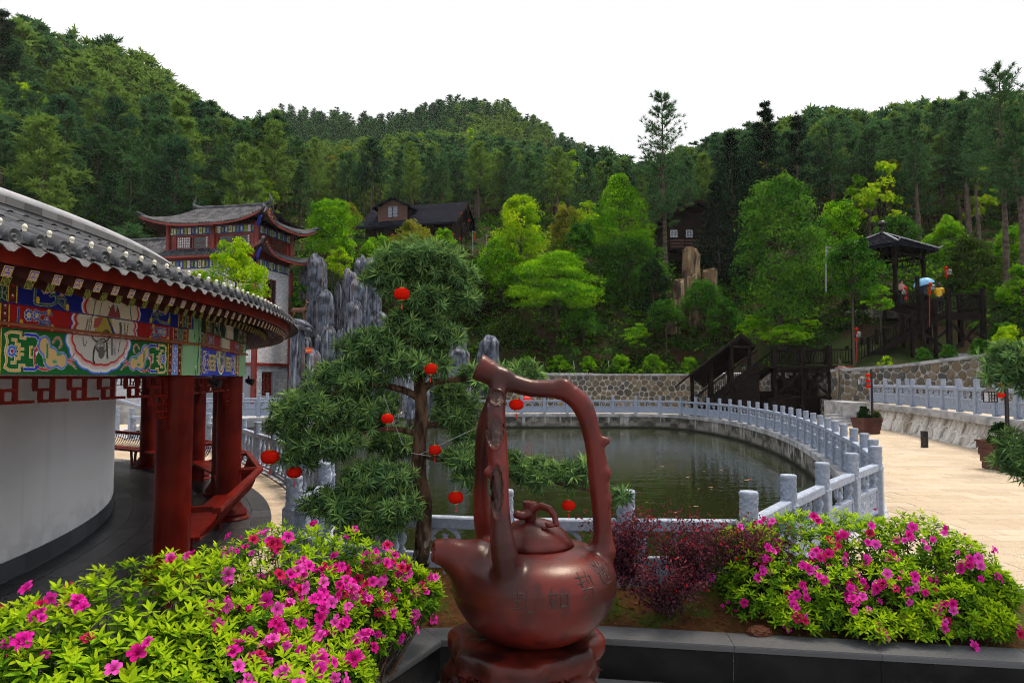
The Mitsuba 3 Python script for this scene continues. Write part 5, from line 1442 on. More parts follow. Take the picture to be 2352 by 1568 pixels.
purple('purple-leaved shrub close behind the right side of the teapot', A([1.10, 6.95, .32]), .80, .52, 46, 1)
purple('purple-leaved shrub midway between the teapot and the right azalea', A([1.75, 6.9, .28]), .78, .58, 52, 2)
purple('purple-leaved shrub touching the left side of the right azalea', A([2.35, 6.95, .28]), .74, .52, 46, 3)
purple('low purple shrub just above the coping right of the teapot', A([1.45, 6.75, .15]), .55, .6, 32, 4)
# litter and moss on the soil
lm, lc = [], []
for k in range(8000):
    x, y = rng.uniform(-1.6, 5.2), rng.uniform(5.2, 8.0)
    if not contains_xy(soil_poly, x, y): continue
    z = float(soil_h(x, y)[0]) + .008
    green = meshkit.fbm(A([[x * 2.2, y * 2.2, 0]]), 2, 3)[0] > .5
    if green: m = orient(leaf_mesh(.055, .008, .3, .1, 1), [rng.normal(), rng.normal(), 1.3], 0, (x, y, z - .01), rng.uniform(.6, 1.4)); c = A([.10, .16, .02])
    else: m = orient(leaf_mesh(.045, .022, .1, .1, 1), [rng.normal(), rng.normal(), rng.normal(0, .25)], rng.uniform(-.5, .5), (x, y, z), rng.uniform(.6, 1.3)); c = A([.20, .085, .03])
    lm.append(m); lc.append(np.broadcast_to(c * rng.uniform(.5, 1.5), (len(m[0]), 3)))
k = key('leaf_litter'); put(k, cat(lm), 'leaf_vc', color=np.vstack(lc)); labels[k] = {'label': 'fallen brown leaves and short grass on the planter soil', 'category': 'leaf litter', 'kind': 'stuff'}
rk = thing('lava_rock', 'rough reddish brown rock on the soil at the left foot of the right azalea', 'rock')
ico = trimesh.creation.icosphere(3, 1.0); vv = np.array(ico.vertices); vv = vv * (.8 + .6 * (meshkit.fbm(vv * 3, 4, 2)[:, None] - .3)) * [.12, .08, .07]
put(rk, (vv + [2.26, 6.50, .075], np.array(ico.faces)), 'stone_vc', color=(.09, .032, .016))

# ---------------------------------------------------------------- podocarpus clipped into pads
leafmat('podo_leaf', VC, .45, .32)
def bark_tube(path, rad, n=12, seed=0, amp=.10):
    v, f = tube(path, rad, n)
    k = len(path) * n
    c = np.repeat(A(path), n, 0)
    d = v[:k] - c
    v = v.copy(); v[:k] = c + d * (1 + amp * 2 * (meshkit.fbm(v[:k] * [14, 14, 5], 3, seed)[:, None] - .5))
    return v, f
def podo_tufts(r, n=24, L=.115):
    ms, cs = [], []
    for k in range(n):
        a = 2.4 * k + r.uniform(-.3, .3); el = r.uniform(-.15, 1.25) * (1 - .2 * k / n)
        l = L * r.uniform(.7, 1.1)
        m = orient(leaf_mesh(l, .0135, r.uniform(.1, .4), .25, 1), [math.cos(a) * math.cos(el), math.sin(a) * math.cos(el), math.sin(el)], r.uniform(-.5, .5))
        young = np.clip(el - .5, 0, .7)
        c = A([.075, .160, .062]) * r.uniform(.4, 1.6) + A([.24, .34, .06]) * young
        ms.append(m); cs.append(np.broadcast_to(c, (len(m[0]), 3)))
    return cat(ms), np.vstack(cs)
M('podo_bark', mikit.proc(lambda p, n, uv: mix(mix((.022, .013, .009), (.105, .062, .038), smoothstep(.3, .7, fbm(p.x * 26, p.y * 26, p.z * 7))), (.30, .30, .28), smoothstep(1.25, .7, p.z + .5 * fbm(p.x * 30, p.y * 30, p.z * 9)) * smoothstep(.5, .6, fbm(p.x * 34 + 4, p.y * 34, p.z * 12)))), .9, .2)
pr = np.random.default_rng(21)
TUF = [podo_tufts(pr) for _ in range(8)]
def podo_tree(label, trunk, rads, limbs, pads, dens, seed, tufts=TUF, s0=1.0):
    r = np.random.default_rng(seed)
    t = thing('podocarpus_tree', label, 'tree')
    tr = smooth_path(trunk, 60)
    part(t, 'trunk', bark_tube(tr, np.interp(np.linspace(0, 1, 60), np.linspace(0, 1, len(rads)), rads), 18, seed), 'podo_bark', True)
    for path, rd in limbs:
        part(t, 'branch', bark_tube(smooth_path(path, 14), np.linspace(rd, rd * .35, 14), 9, seed), 'podo_bark', True)
    for c, rx, rz_ in pads:
        ry = .8 * rx
        n = int(dens * (rx * rz_ + rx * ry + ry * rz_) * 4.2)
        ms, cs, tw = [], [], []
        for k in range(n):
            d = r.normal(size=3); d /= np.linalg.norm(d)
            if d[2] < -.35 and r.random() < .6: d[2] *= -.4
            q = r.uniform(.55, 1.04)
            q *= 1 + .22 * (meshkit.noise(A([d * 2.3 + c]), seed)[0] - .5) * 2
            p = c + d * [rx, ry, rz_] * q
            m, cc = tufts[r.integers(len(tufts))]
            ax = d * [1, 1, .8] + [0, 0, .55] + r.normal(0, .25, 3)
            ms.append(mv(m, p, to_axis(ax, r.uniform(0, 6.3)), s0 * r.uniform(.6, 1.25)))
            cs.append(cc * r.uniform(.7, 1.3))
            if k % 5 == 0: tw.append(tube([c + (p - c) * .15 - [0, 0, .3 * rz_], (c + p) / 2, p], [.009, .006, .003], 4, False))
        kp = part(t, 'foliage_pad', cat(ms), 'podo_leaf', True, color=np.vstack(cs), stuff=True)
        part(kp, 'twigs', cat(tw), 'twig', stuff=True)
    return t
D0 = 7.1
def pad(px, py, rx, ry, d=D0): return (survey(px, py, d), rx / 1600 * d, ry / 1600 * d)
pad0 = pad
def pad(a, b, rx, ry, d=D0): return pad0(a, b, rx * .98, ry * .93, d)
PADS = [pad(965, 600, 105, 48), pad(895, 640, 62, 50), pad(1045, 645, 52, 55), pad(985, 690, 75, 45), pad(1068, 690, 34, 24), pad(950, 740, 72, 40), pad(1005, 775, 62, 45),
        pad(860, 795, 88, 42), pad(955, 838, 80, 34, 6.95), pad(800, 868, 92, 44), pad(712, 940, 88, 52, 6.9), pad(830, 945, 92, 62), pad(655, 985, 42, 32, 6.9), pad(745, 1022, 86, 40, 6.9), pad(688, 1055, 42, 32, 6.85),
        pad(870, 1095, 84, 42, 6.8), pad(790, 1160, 92, 52, 6.75), pad(895, 1170, 72, 56, 6.7), pad(850, 1215, 72, 26, 6.7),
        pad(1115, 868, 66, 30), pad(1195, 858, 52, 24), pad(1030, 905, 38, 26, 7.3), pad(1050, 950, 62, 50, 7.4), pad(905, 1020, 60, 40, 7.5), pad(1080, 1000, 40, 26, 7.4),
        pad(1065, 1055, 48, 30, 6.9), pad(1070, 1100, 30, 20, 6.9), pad(1150, 1072, 62, 38, 6.85), pad(1235, 1092, 66, 36, 6.85), pad(1322, 1085, 42, 36, 6.8), pad(1423, 1140, 22, 14, 6.75)]
TRK = [survey(*q) for q in ((966, 1296, D0), (972, 1230, D0), (976, 1160, D0), (962, 1080, D0), (965, 1000, D0), (968, 930, D0), (963, 870, D0), (975, 800, D0), (1000, 720, D0), (1000, 650, D0))]
LIMBS = [([survey(965, 1040, D0), survey(1010, 1055, 7.0), survey(1100, 1075, 6.9), survey(1240, 1100, 6.85), survey(1410, 1140, 6.75)], .035),
         ([survey(968, 905, D0), survey(990, 880, D0), survey(1030, 872, D0), survey(1180, 868, D0)], .04), ([survey(964, 915, D0), survey(925, 895, 7.05), survey(840, 880, 7.0), survey(720, 945, 6.9)], .04),
         ([survey(966, 1000, D0), survey(900, 985, 7.05), survey(760, 1020, 6.9)], .032), ([survey(974, 1150, D0), survey(930, 1120, 6.95), survey(860, 1130, 6.8), survey(800, 1170, 6.75)], .035),
         ([survey(966, 960, D0), survey(1000, 975, 7.25), survey(1060, 965, 7.4)], .03), ([survey(985, 760, D0), survey(900, 770, 7.05), survey(850, 800, D0)], .03), ([survey(998, 690, D0), survey(930, 650, D0), survey(890, 640, D0)], .028), ([survey(1000, 690, D0), survey(1050, 660, D0)], .026)]
podo_tree('dark green podocarpus clipped into layered pads and hung with red lanterns', TRK, [.088, .078, .072, .075, .066, .064, .06, .05, .04, .02], LIMBS, PADS, 172, 5)
DP = 6.6
PR = [(survey(a, b, DP), rx / 1600 * DP, ry / 1600 * DP) for a, b, rx, ry in ((2330, 825, 72, 36), (2390, 870, 60, 40), (2300, 862, 40, 22), (2345, 1030, 56, 40), (2380, 1075, 60, 30), (2310, 1055, 28, 20), (2420, 980, 50, 60))]
podo_tree('podocarpus entering the picture at the right edge in front of the lamp post', [A([5.45, DP, .05]), A([5.4, DP, 1.0]), A([5.3, DP, 1.9]), A([5.0, DP, 2.6])], [.07, .06, .045, .02],
          [([A([5.38, DP, 1.2]), A([5.1, DP, 1.6]), A([4.85, DP, 1.7])], .03)], PR, 160, 8)

# ---------------------------------------------------------------- red lanterns
leafmat('lantern_cloth', (.72, .018, .008), .7, .6)
M('lantern_red', (.62, .012, .006), .5)
def lantern_meshes(R=1.0, n=36):
    z = np.linspace(-1, 1, 15)
    prof = [(R * (.28 + .72 * math.sqrt(max(0, 1 - t * t)) ** .9), R * .74 * t) for t in z]
    v, f = lathe(prof, n)
    a = np.arctan2(v[:, 1], v[:, 0]); k = 1 - .055 * np.abs(np.sin(a * 9)) ** 3 * (1 - np.abs(v[:, 2]) / R * .8)
    v = v * np.c_[k, k, np.ones(len(v))]
    cap = lathe([(.0, .74 * R), (.33 * R, .70 * R), (.35 * R, .80 * R), (.30 * R, .84 * R), (0, .84 * R)], 18)
    foot = lathe([(.0, -.86 * R), (.28 * R, -.86 * R), (.34 * R, -.80 * R), (.32 * R, -.70 * R), (0, -.72 * R)], 18)
    tas = cat([lathe([(0, -1.9 * R), (.10 * R, -1.88 * R), (.085 * R, -1.35 * R), (.05 * R, -1.25 * R), (0, -1.22 * R)], 10), tube([(0, 0, -1.26 * R), (0, 0, -.86 * R)], .016 * R, 4)])
    return (v, f), cap, foot, tas
LM = lantern_meshes()
LP = [mikit.ply(LM[0], 'lantern_cloth', 35), mikit.ply(LM[1], 'brass', 40), mikit.ply(LM[2], 'brass', 40), mikit.ply(LM[3], 'lantern_red', 40), mikit.ply(tube([(0, 0, .84), (0, 0, 1.6)], .025, 4), 'brass')]
def lantern(p, R, label, small=False, group=None):
    k = thing('red_lantern', label, 'lantern', group)
    Tm = mat4(p, None, R)
    part(k, 'shade', LP[0], Tm=Tm); part(k, 'top_cap', LP[1], Tm=Tm); part(k, 'bottom_cap', LP[2], Tm=Tm)
    part(k, 'tassel', LP[3], Tm=Tm)
    if not small: part(k, 'cord', LP[4], Tm=Tm)
for px, py, d, r, lab in ((923, 675, 6.7, 18.5, 'red lantern hanging highest in the podocarpus below its crown'), (989, 847, 6.75, 16.5, 'red lantern at the trunk of the podocarpus level with the teapot handle top'), (890, 961, 6.5, 14.5, 'red lantern in front of the big left foliage pad of the podocarpus'), (620, 1049, 6.7, 20.5, 'leftmost red lantern of the podocarpus, hanging beside the gallery'),
                          (676, 1084, 6.8, 17, 'red lantern half hidden under foliage above the stone post'), (999, 1033, 6.9, 14.5, 'red lantern close to the right of the podocarpus trunk'), (1047, 1142, 6.8, 17.5, 'red lantern hanging low in front of the pond left of the teapot handle'), (1186, 929, 7.0, 16.5, 'red lantern framed by the teapot handle'), (1306, 1160, 6.7, 15, 'red lantern hidden under foliage above the teapot lid')):
    lantern(survey(px, py, d), r / 1600 * d, lab)
wire = thing('guy_wire', 'thin steel wire tied round the podocarpus trunk and its branches', 'wire')
for a, b in (((965, 1043, 7.02), (1130, 965, 7.1)), ((880, 905, 6.8), (925, 1020, 7.0)), ((830, 1090, 6.7), (875, 1175, 6.6)), ((945, 1040, 6.98), (990, 1047, 6.98))):
    part(wire, 'strand', tube([survey(*a), survey(*b)], .0035, 5), 'cap_stone')
# ---------------------------------------------------------------- buildings beyond the pond
class Loc:
    """a local frame: a and b on plan (b is a turned clockwise when seen from above), z up"""
    def __init__(s, o, ea, eb, z=0.0):
        s.o = A([o[0], o[1], z]); s.B = np.stack([A([*ea, 0]), A([*eb, 0]), A([0, 0, 1.0])], 1)
    def __call__(s, m):
        v = m[0] @ s.B.T + s.o
        return (v, m[1][:, ::-1]) if np.linalg.det(s.B) < 0 else (v, m[1])
    def at(s, a, b, z): return s.o + s.B @ A([a, b, z])
def sheet(P):
    """grid of points (n, m, 3) -> mesh"""
    n, m = P.shape[:2]
    i, j = np.meshgrid(np.arange(n - 1), np.arange(m - 1), indexing='ij')
    Q = np.stack([i * m + j, (i + 1) * m + j, (i + 1) * m + j + 1, i * m + j + 1], -1).reshape(-1, 4)
    return P.reshape(-1, 3), np.vstack([Q[:, [0, 1, 2]], Q[:, [0, 2, 3]]])
M('tile_grey', tint((.035, .04, .05), (.10, .105, .125), 3), .7, .3)
M('wood_red', tint((.13, .010, .008), (.19, .018, .010), 2), .5)
M('glass_dark', (.012, .014, .016), .12, .6)
M('under_roof', (.020, .006, .006), .7)
M('lattice_white', (.5, .53, .58), .6)
CN = survey(586, 700, 46.0)[:2]
t12 = math.radians(12)
dl, dr_ = (-math.cos(t12), math.sin(t12)), (math.sin(t12), math.cos(t12))
TW = Loc(CN, dl, dr_)
TL, TWd = 6.7, 4.4
zy = lambda y: float(survey(586, y, 46.0)[2])
Z0, Z1, Z2, Z3, Z4, Z5 = .25, zy(836), zy(720), zy(612), zy(584), zy(512)
tower = thing('brick_tower', 'three storey brick tower with red timber and two upturned grey tile roofs', 'tower')
def bricks(p, n, uv):
    u = p.x * (dl[0] + dr_[0]) + p.y * (dl[1] + dr_[1])
    row = dr.floor(p.z / .085)
    x = u / .26 + .5 * (row - 2 * dr.floor(row / 2))
    fx, fy = x - dr.floor(x), p.z / .085 - row
    e = dr.minimum(dr.minimum(fx, 1 - fx) * .26, dr.minimum(fy, 1 - fy) * .085)
    c = mix((.50, .53, .60), (.66, .68, .74), mikit.cell_rand(dr.floor(x), row))
    return mix((.16, .17, .20), c, smoothstep(.004, .012, e))
M('white_brick', mikit.proc(bricks), .8)
def wall_holes(face, lo, hi, z0, z1, holes, th=.25):
    """a wall along a (face 'a', b = 0) or b (face 'b', a = 0) with openings, as pieces that butt end to end"""
    xs = sorted({lo, hi, *[h[0] for h in holes], *[h[1] for h in holes]})
    ms = []
    for x0, x1 in zip(xs[:-1], xs[1:]):
        zs = [(z0, z1)]
        for h in holes:
            if h[0] <= x0 and x1 <= h[1]:
                zs = [q for a, b in zs for q in ((a, min(b, h[2])), (max(a, h[3]), b)) if q[1] - q[0] > 1e-6]
        for a, b in zs:
            ms.append(box(x0, x1, 0, th, a, b) if face == 'a' else box(0, th, x0, x1, a, b))
    return cat(ms)
def window(parent, loc, face, x0, x1, z0, z1, inset=.12, cols=3, lattice=False, mat='wood_red', pane='glass_dark', rows=1):
    """frame, pane and bars set back in an opening"""
    def bb(u0, u1, w0, w1, a, b): return box(u0, u1, w0, w1, a, b) if face == 'a' else box(w0, w1, u0, u1, a, b)
    f = .07
    fr = cat([bb(x0, x1, inset, inset + .08, z0, z0 + f), bb(x0, x1, inset, inset + .08, z1 - f, z1), bb(x0, x0 + f, inset, inset + .08, z0 + f, z1 - f), bb(x1 - f, x1, inset, inset + .08, z0 + f, z1 - f)] +
             [bb(x0 + (x1 - x0) * k / cols - .035, x0 + (x1 - x0) * k / cols + .035, inset + .005, inset + .075, z0 + f, z1 - f) for k in range(1, cols)])
    w = part(parent, 'window', loc(fr), mat)
    part(w, 'pane', loc(bb(x0 + f, x1 - f, inset + .05, inset + .06, z0 + f, z1 - f)), pane)
    bars = [bb(x0 + f, x1 - f, inset + .02, inset + .045, z0 + (z1 - z0) * k / (rows + 1) - .014, z0 + (z1 - z0) * k / (rows + 1) + .014) for k in range(1, rows + 1)]
    if lattice:
        n = int((x1 - x0) / .16)
        bars += [bb(x0 + (x1 - x0) * (k + .5) / n - .012, x0 + (x1 - x0) * (k + .5) / n + .012, inset + .024, inset + .048, z0 + f, z1 - f) for k in range(n)]
        bars += [bb(x0 + f, x1 - f, inset + .02, inset + .044, z - .012, z + .012) for z in np.arange(z0 + .2, z1 - .1, .17)]
    if bars: part(w, 'glazing_bars', loc(cat(bars)), mat, stuff=True)
    return w
# ground floor of grey blocks
hol_b0 = [(.95, 2.35, Z0 + .95, Z0 + 2.55)]
part(tower, 'ground_wall', TW(cat([wall_holes('b', .02, TWd, Z0, Z1, hol_b0), wall_holes('a', .02, TL, Z0, Z1, [])])), 'stone_vc', color=(.20, .23, .28))
gw = tower + '__ground_wall'
for row in range(int((Z1 - Z0) / .235)):
    z = Z0 + row * .235; b = .12 - .26 * (row % 2)
    while b < TWd - .1:
        b0, b1 = max(b, .12), min(b + .52, TWd - .1)
        for h in hol_b0:
            if z + .23 > h[2] and z < h[3]:
                if b0 < h[0] < b1: b1 = h[0]
                elif b0 < h[1] < b1: b0 = h[1]
                elif h[0] <= b0 and b1 <= h[1]: b1 = b0
        if b1 - b0 > .06: part(gw, 'grey_block', TW(mv(cbox(.03, b1 - b0 - .012, .222, .006), (-.012, (b0 + b1) / 2, z + .118))), 'stone_vc', color=A([.30, .345, .42]) * rng.uniform(.8, 1.2))
        b += .53
window(tower, TW, 'b', *hol_b0[0], lattice=True, cols=3)
# two storeys of white brick
h1 = [(1.0, 2.6, Z2 + .75, Z2 + 2.55)]
h0 = [(1.1, 2.4, Z1 + 1.9, Z1 + 2.9)]
part(tower, 'white_brick_wall', TW(cat([wall_holes('b', .02, TWd, Z1, Z2, h0), wall_holes('a', .02, TL, Z1, Z2, [])])), 'white_brick')
part(tower, 'white_brick_wall', TW(cat([wall_holes('b', .02, TWd, Z2, Z3, h1), wall_holes('a', .02, TL, Z2, Z3, [])])), 'white_brick')
window(tower, TW, 'b', *h1[0], cols=3, inset=.06); window(tower, TW, 'b', *h0[0], cols=3, inset=.06)
for z in (Z1, Z2):
    part(tower, 'red_belt', TW(cat([box(-.12, TL, -.14, .0, z - .1, z + .1), box(-.14, -.001, .001, TWd + .1, z - .1, z + .1)])), 'wood_red')
for a, b in ((0, 0), (0, TWd), (TL, 0)):
    part(tower, 'corner_post', TW(mv(lathe([(0, Z0), (.19, Z0), (.19, Z3 + .3), (0, Z3 + .3)], 14), (a, b, 0))), 'wood_red', 50)
# painted band under the lower roof, then top storey in timber
def painted_band(face, lo, hi, z0, z1):
    ms, cs = [], []
    def bb(u0, u1, d, a, b, c):
        m = box(u0, u1, -d, .05, a, b) if face == 'a' else box(-d, .05, u0, u1, a, b)
        ms.append(m); cs.append(np.broadcast_to(c, (8, 3)))
    bb(lo, hi, .03, z0, z1, (.02, .03, .10))
    n = max(2, int((hi - lo) / .28)); w = (hi - lo) / n
    pal = [(.02, .06, .40), (.22, .30, .05), (.05, .12, .45), (.30, .05, .04), (.55, .55, .6), (.05, .25, .18)]
    for k in range(n):
        c = pal[(0, 4, 1, 2, 2, 1, 4, 5)[k % 8]]
        bb(lo + w * k + .03, lo + w * (k + 1) - .03, .045, z0 + .06, z1 - .06, c)
        bb(lo + w * k + .09, lo + w * (k + 1) - .09, .055, z0 + .14, z1 - .14, pal[(k * 3 + 1) % 6])
    m = cat(ms); return TW(m), np.vstack(cs)
for face, lo, hi in (('a', .1, TL - .1), ('b', .1, TWd - .1)):
    m, c = painted_band(face, lo, hi, Z3, Z3 + .62); part(tower, 'painted_band', m, 'paint_vc', color=c)
    m, c = painted_band(face, lo, hi, Z5 - .62, Z5 - .05); part(tower, 'painted_band', m, 'paint_vc', color=c)
zs0, zs1 = Z4 + .55, Z5 - .68
wa = [(.45, 2.9, zs0, zs1), (3.6, 6.1, zs0, zs1)]; wb = [(.45, 3.9, zs0, zs1)]
part(tower, 'timber_wall', TW(cat([wall_holes('a', -.1, TL, Z3 + .62, Z5, wa, .2), wall_holes('b', .101, TWd, Z3 + .62, Z5, wb, .2)])), 'wood_red')
for h in wa: window(tower, TW, 'a', *h, cols=2, inset=.05)
window(tower, TW, 'b', *wb[0], cols=3, inset=.05, lattice=True)
for x0, x1 in ((.5, .72), (3.65, 3.85), (5.0, 6.0)):
    part(tower, 'lattice_screen', TW(cat([box(x0, x1, .035, .048, zs0 + .08, zs1 - .08)])), 'lattice_white')
    part(tower, 'lattice_bars', TW(cat([box(x, x + .03, .01, .034, zs0 + .08, zs1 - .08) for x in np.arange(x0, x1 - .02, .17)] + [box(x0, x1, .014, .03, z, z + .03) for z in np.arange(zs0 + .12, zs1 - .1, .17)])), 'wood_red', stuff=True)
for a, b in ((0, 0), (0, TWd), (TL, 0), (3.25, 0)):
    part(tower, 'upper_post', TW(mv(lathe([(0, Z4), (.17, Z4), (.17, Z5 + .1), (0, Z5 + .1)], 12), (a - .04, b - .04, 0))), 'wood_red', 50)
part(tower, 'core', TW(box(.3, TL - .05, .3, TWd - .05, Z0, Z5 + .3)), 'under_roof')
def tiled_side(parent, loc, e0, e1, r0, r1, ze, zr, lift, nrows, ext=.25, name='roof_slope', lifts=(1, 1), mat='tile_grey', rows=True):
    """one slope from the eave e0-e1 to the upper line r0-r1 (plan points), corners swept up and out"""
    e0, e1, r0, r1 = (A(x, float) for x in (e0, e1, r0, r1))
    out = (e0 + e1) / 2 - (r0 + r1) / 2; out /= np.linalg.norm(out)
    def pos(s, t):
        k = (np.clip(1 - 2 * s, 0, 1) ** 3 * lifts[0] + np.clip(2 * s - 1, 0, 1) ** 3 * lifts[1])[..., None]
        E = e0 + (e1 - e0) * s[..., None] + out * ext * k
        R = r0 + (r1 - r0) * s[..., None]
        P = E + (R - E) * t[..., None]
        z = ze + (zr - ze) * (.55 * t + .45 * t ** 2) + lift * k[..., 0] * (1 - t) ** 1.6
        return np.concatenate([P, z[..., None]], -1)
    s, t = np.meshgrid(np.linspace(0, 1, 25), np.linspace(0, 1, 7), indexing='ij')
    d = part(parent, name, loc(sheet(pos(s, t))), mat, True)
    under = pos(s, t) - [0, 0, .16]
    part(d, 'soffit', loc(sheet(under)), 'under_roof', True)
    q = np.linspace(0, 1, 25)
    fe = np.stack([pos(q, q * 0) - [0, 0, .16], pos(q, q * 0) - [0, 0, .02]], 1) + np.r_[out * .02, 0]
    part(d, 'eave_board', loc(sheet(fe)), 'wood_red', True)
    if rows:
        for k in range(nrows):
            sk = (k + .5) / nrows
            tt = np.linspace(0, 1, 7)
            P = pos(np.full(7, sk), tt) + [0, 0, .02]
            P[0] += np.r_[out * .05, 0]
            m = tube(P, .062, 6)
            part(d, 'tile_row', loc(m), 'tile_grey', 50)
    return pos, d
def hip_ridge(parent, loc, pts, r=.11):
    part(parent, 'hip_ridge', loc(tube(smooth_path(pts, 14), np.linspace(r * .8, r, 14), 8)), 'tile_grey', 50)
ov = 1.15
# lower skirt roof
E = [(-ov, -ov), (TL + .3, -ov), (-ov, TWd + ov)]
ze, zt = Z3 + .72, Z4 + .5
fr_, d1 = tiled_side(tower, TW, (-ov, -ov), (TL + .2, -ov), (-.05, -.05), (TL + .2, -.05), ze, zt, .75, 30, lifts=(1, 0), name='lower_roof')
fs_, d2 = tiled_side(tower, TW, (-ov, TWd + ov), (-ov, -ov), (-.05, TWd), (-.05, -.05), ze, zt, .75, 24, name='lower_roof')
hip_ridge(tower, TW, [(-.05, -.05, zt + .05), (-.7, -.7, ze + .55), (-ov - .22, -ov - .22, ze + .95)])
hip_ridge(tower, TW, [(-.05, TWd, zt + .05), (-.7, TWd + .65, ze + .55), (-ov - .22, TWd + ov + .22, ze + .95)])
# upper hip and gable roof
ze, zr = Z5 - .1, Z5 + 1.75
tiled_side(tower, TW, (-ov, -ov), (TL + ov, -ov), (.55, TWd / 2), (TL - .55, TWd / 2), ze, zr, .65, 38, name='upper_roof')
tiled_side(tower, TW, (TL + ov, TWd + ov), (-ov, TWd + ov), (TL - .55, TWd / 2), (.55, TWd / 2), ze, zr, .65, 4, name='upper_roof', rows=False)
tiled_side(tower, TW, (-ov, TWd + ov), (-ov, -ov), (.5, TWd - .85), (.5, .85), ze, ze + .95, .65, 26, name='gable_roof')
tiled_side(tower, TW, (TL + ov, -ov), (TL + ov, TWd + ov), (TL - .5, .85), (TL - .5, TWd - .85), ze, ze + .95, .65, 4, name='gable_roof', rows=False)
gab = A([[.42, .95, ze + .85], [.42, TWd - .95, ze + .85], [.42, TWd / 2, zr - .12], [.52, .95, ze + .85], [.52, TWd - .95, ze + .85], [.52, TWd / 2, zr - .12]])
part(tower, 'red_gable', TW((gab, A([[0, 2, 1], [3, 4, 5], [0, 1, 4], [0, 4, 3], [1, 2, 5], [1, 5, 4], [2, 0, 3], [2, 3, 5]]))), 'wood_red')
part(tower, 'gold_studs', TW(cat([mv(cbox(.04, .1, .1, .01), (.40, TWd / 2 + x, ze + 1.05 + z)) for x, z in ((-.4, .05), (-.2, .05), (0, .05), (.2, .05), (.4, .05), (-.15, .3), (.05, .3), (.0, .5))])), 'brass', stuff=True)
part(tower, 'main_ridge', TW(tube([(.3, TWd / 2, zr + .25), (.8, TWd / 2, zr + .08), (TL / 2, TWd / 2, zr + .03), (TL - .8, TWd / 2, zr + .08), (TL - .3, TWd / 2, zr + .25)], .14, 8)), 'tile_grey', 50)
for s, a in ((1, .38), (-1, TL - .38)):
    part(tower, 'ridge_ornament', TW(tube(smooth_path([(a, TWd / 2, zr + .1), (a - s * .1, TWd / 2, zr + .45), (a + s * .05, TWd / 2, zr + .75), (a + s * .02, TWd / 2, zr + 1.0)], 9), np.linspace(.13, .02, 9), 7)), 'tile_grey', 50)
for y0 in (.85, ):
    hip_ridge(tower, TW, [(.5, TWd / 2, zr), (.45, 1.3, ze + 1.1), (.45, .85, ze + .95)])
    hip_ridge(tower, TW, [(.5, TWd / 2, zr), (.45, TWd - 1.3, ze + 1.1), (.45, TWd - .85, ze + .95)])
hip_ridge(tower, TW, [(.5, .85, ze + .95), (-.5, -.4, ze + .55), (-ov - .25, -ov - .25, ze + .9)])
hip_ridge(tower, TW, [(.5, TWd - .85, ze + .95), (-.5, TWd + .4, ze + .55), (-ov - .25, TWd + ov + .25, ze + .9)])
hip_ridge(tower, TW, [(TL - .5, .85, ze + .95), (TL + .5, -.4, ze + .55), (TL + ov + .25, -ov - .25, ze + .9)])
for z in (Z3 + 1.15, Z5 + .35):
    part(tower, 'blue_bracket', TW(bar((-.25, -.25, z - .5), (-.75, -.75, z), .16, .3)), 'gloss_vc', color=(.02, .05, .42))
# low wing to the left with a long grey roof
WG = Loc(TW.at(TL, .5, 0)[:2], dl, dr_)
wing = thing('tiled_wing', 'low wing with a long grey tiled roof between the gallery and the brick tower', 'building')
part(wing, 'wall', WG(box(.3, 15, .6, 5, 0, 6.2)), 'white_brick')
zE, zR = float(survey(380, 600, 47)[2]), float(survey(300, 543, 50.5)[2])
tiled_side(wing, WG, (.05, -.6), (15, -.6), (.05, 3.2), (15, 3.2), zE, zR, 0, 52, name='roof')
part(wing, 'ridge', WG(tube([(.05, 3.2, zR + .1), (2, 3.2, zR + .02), (15, 3.2, zR + .05)], .15, 8)), 'tile_grey', 50)

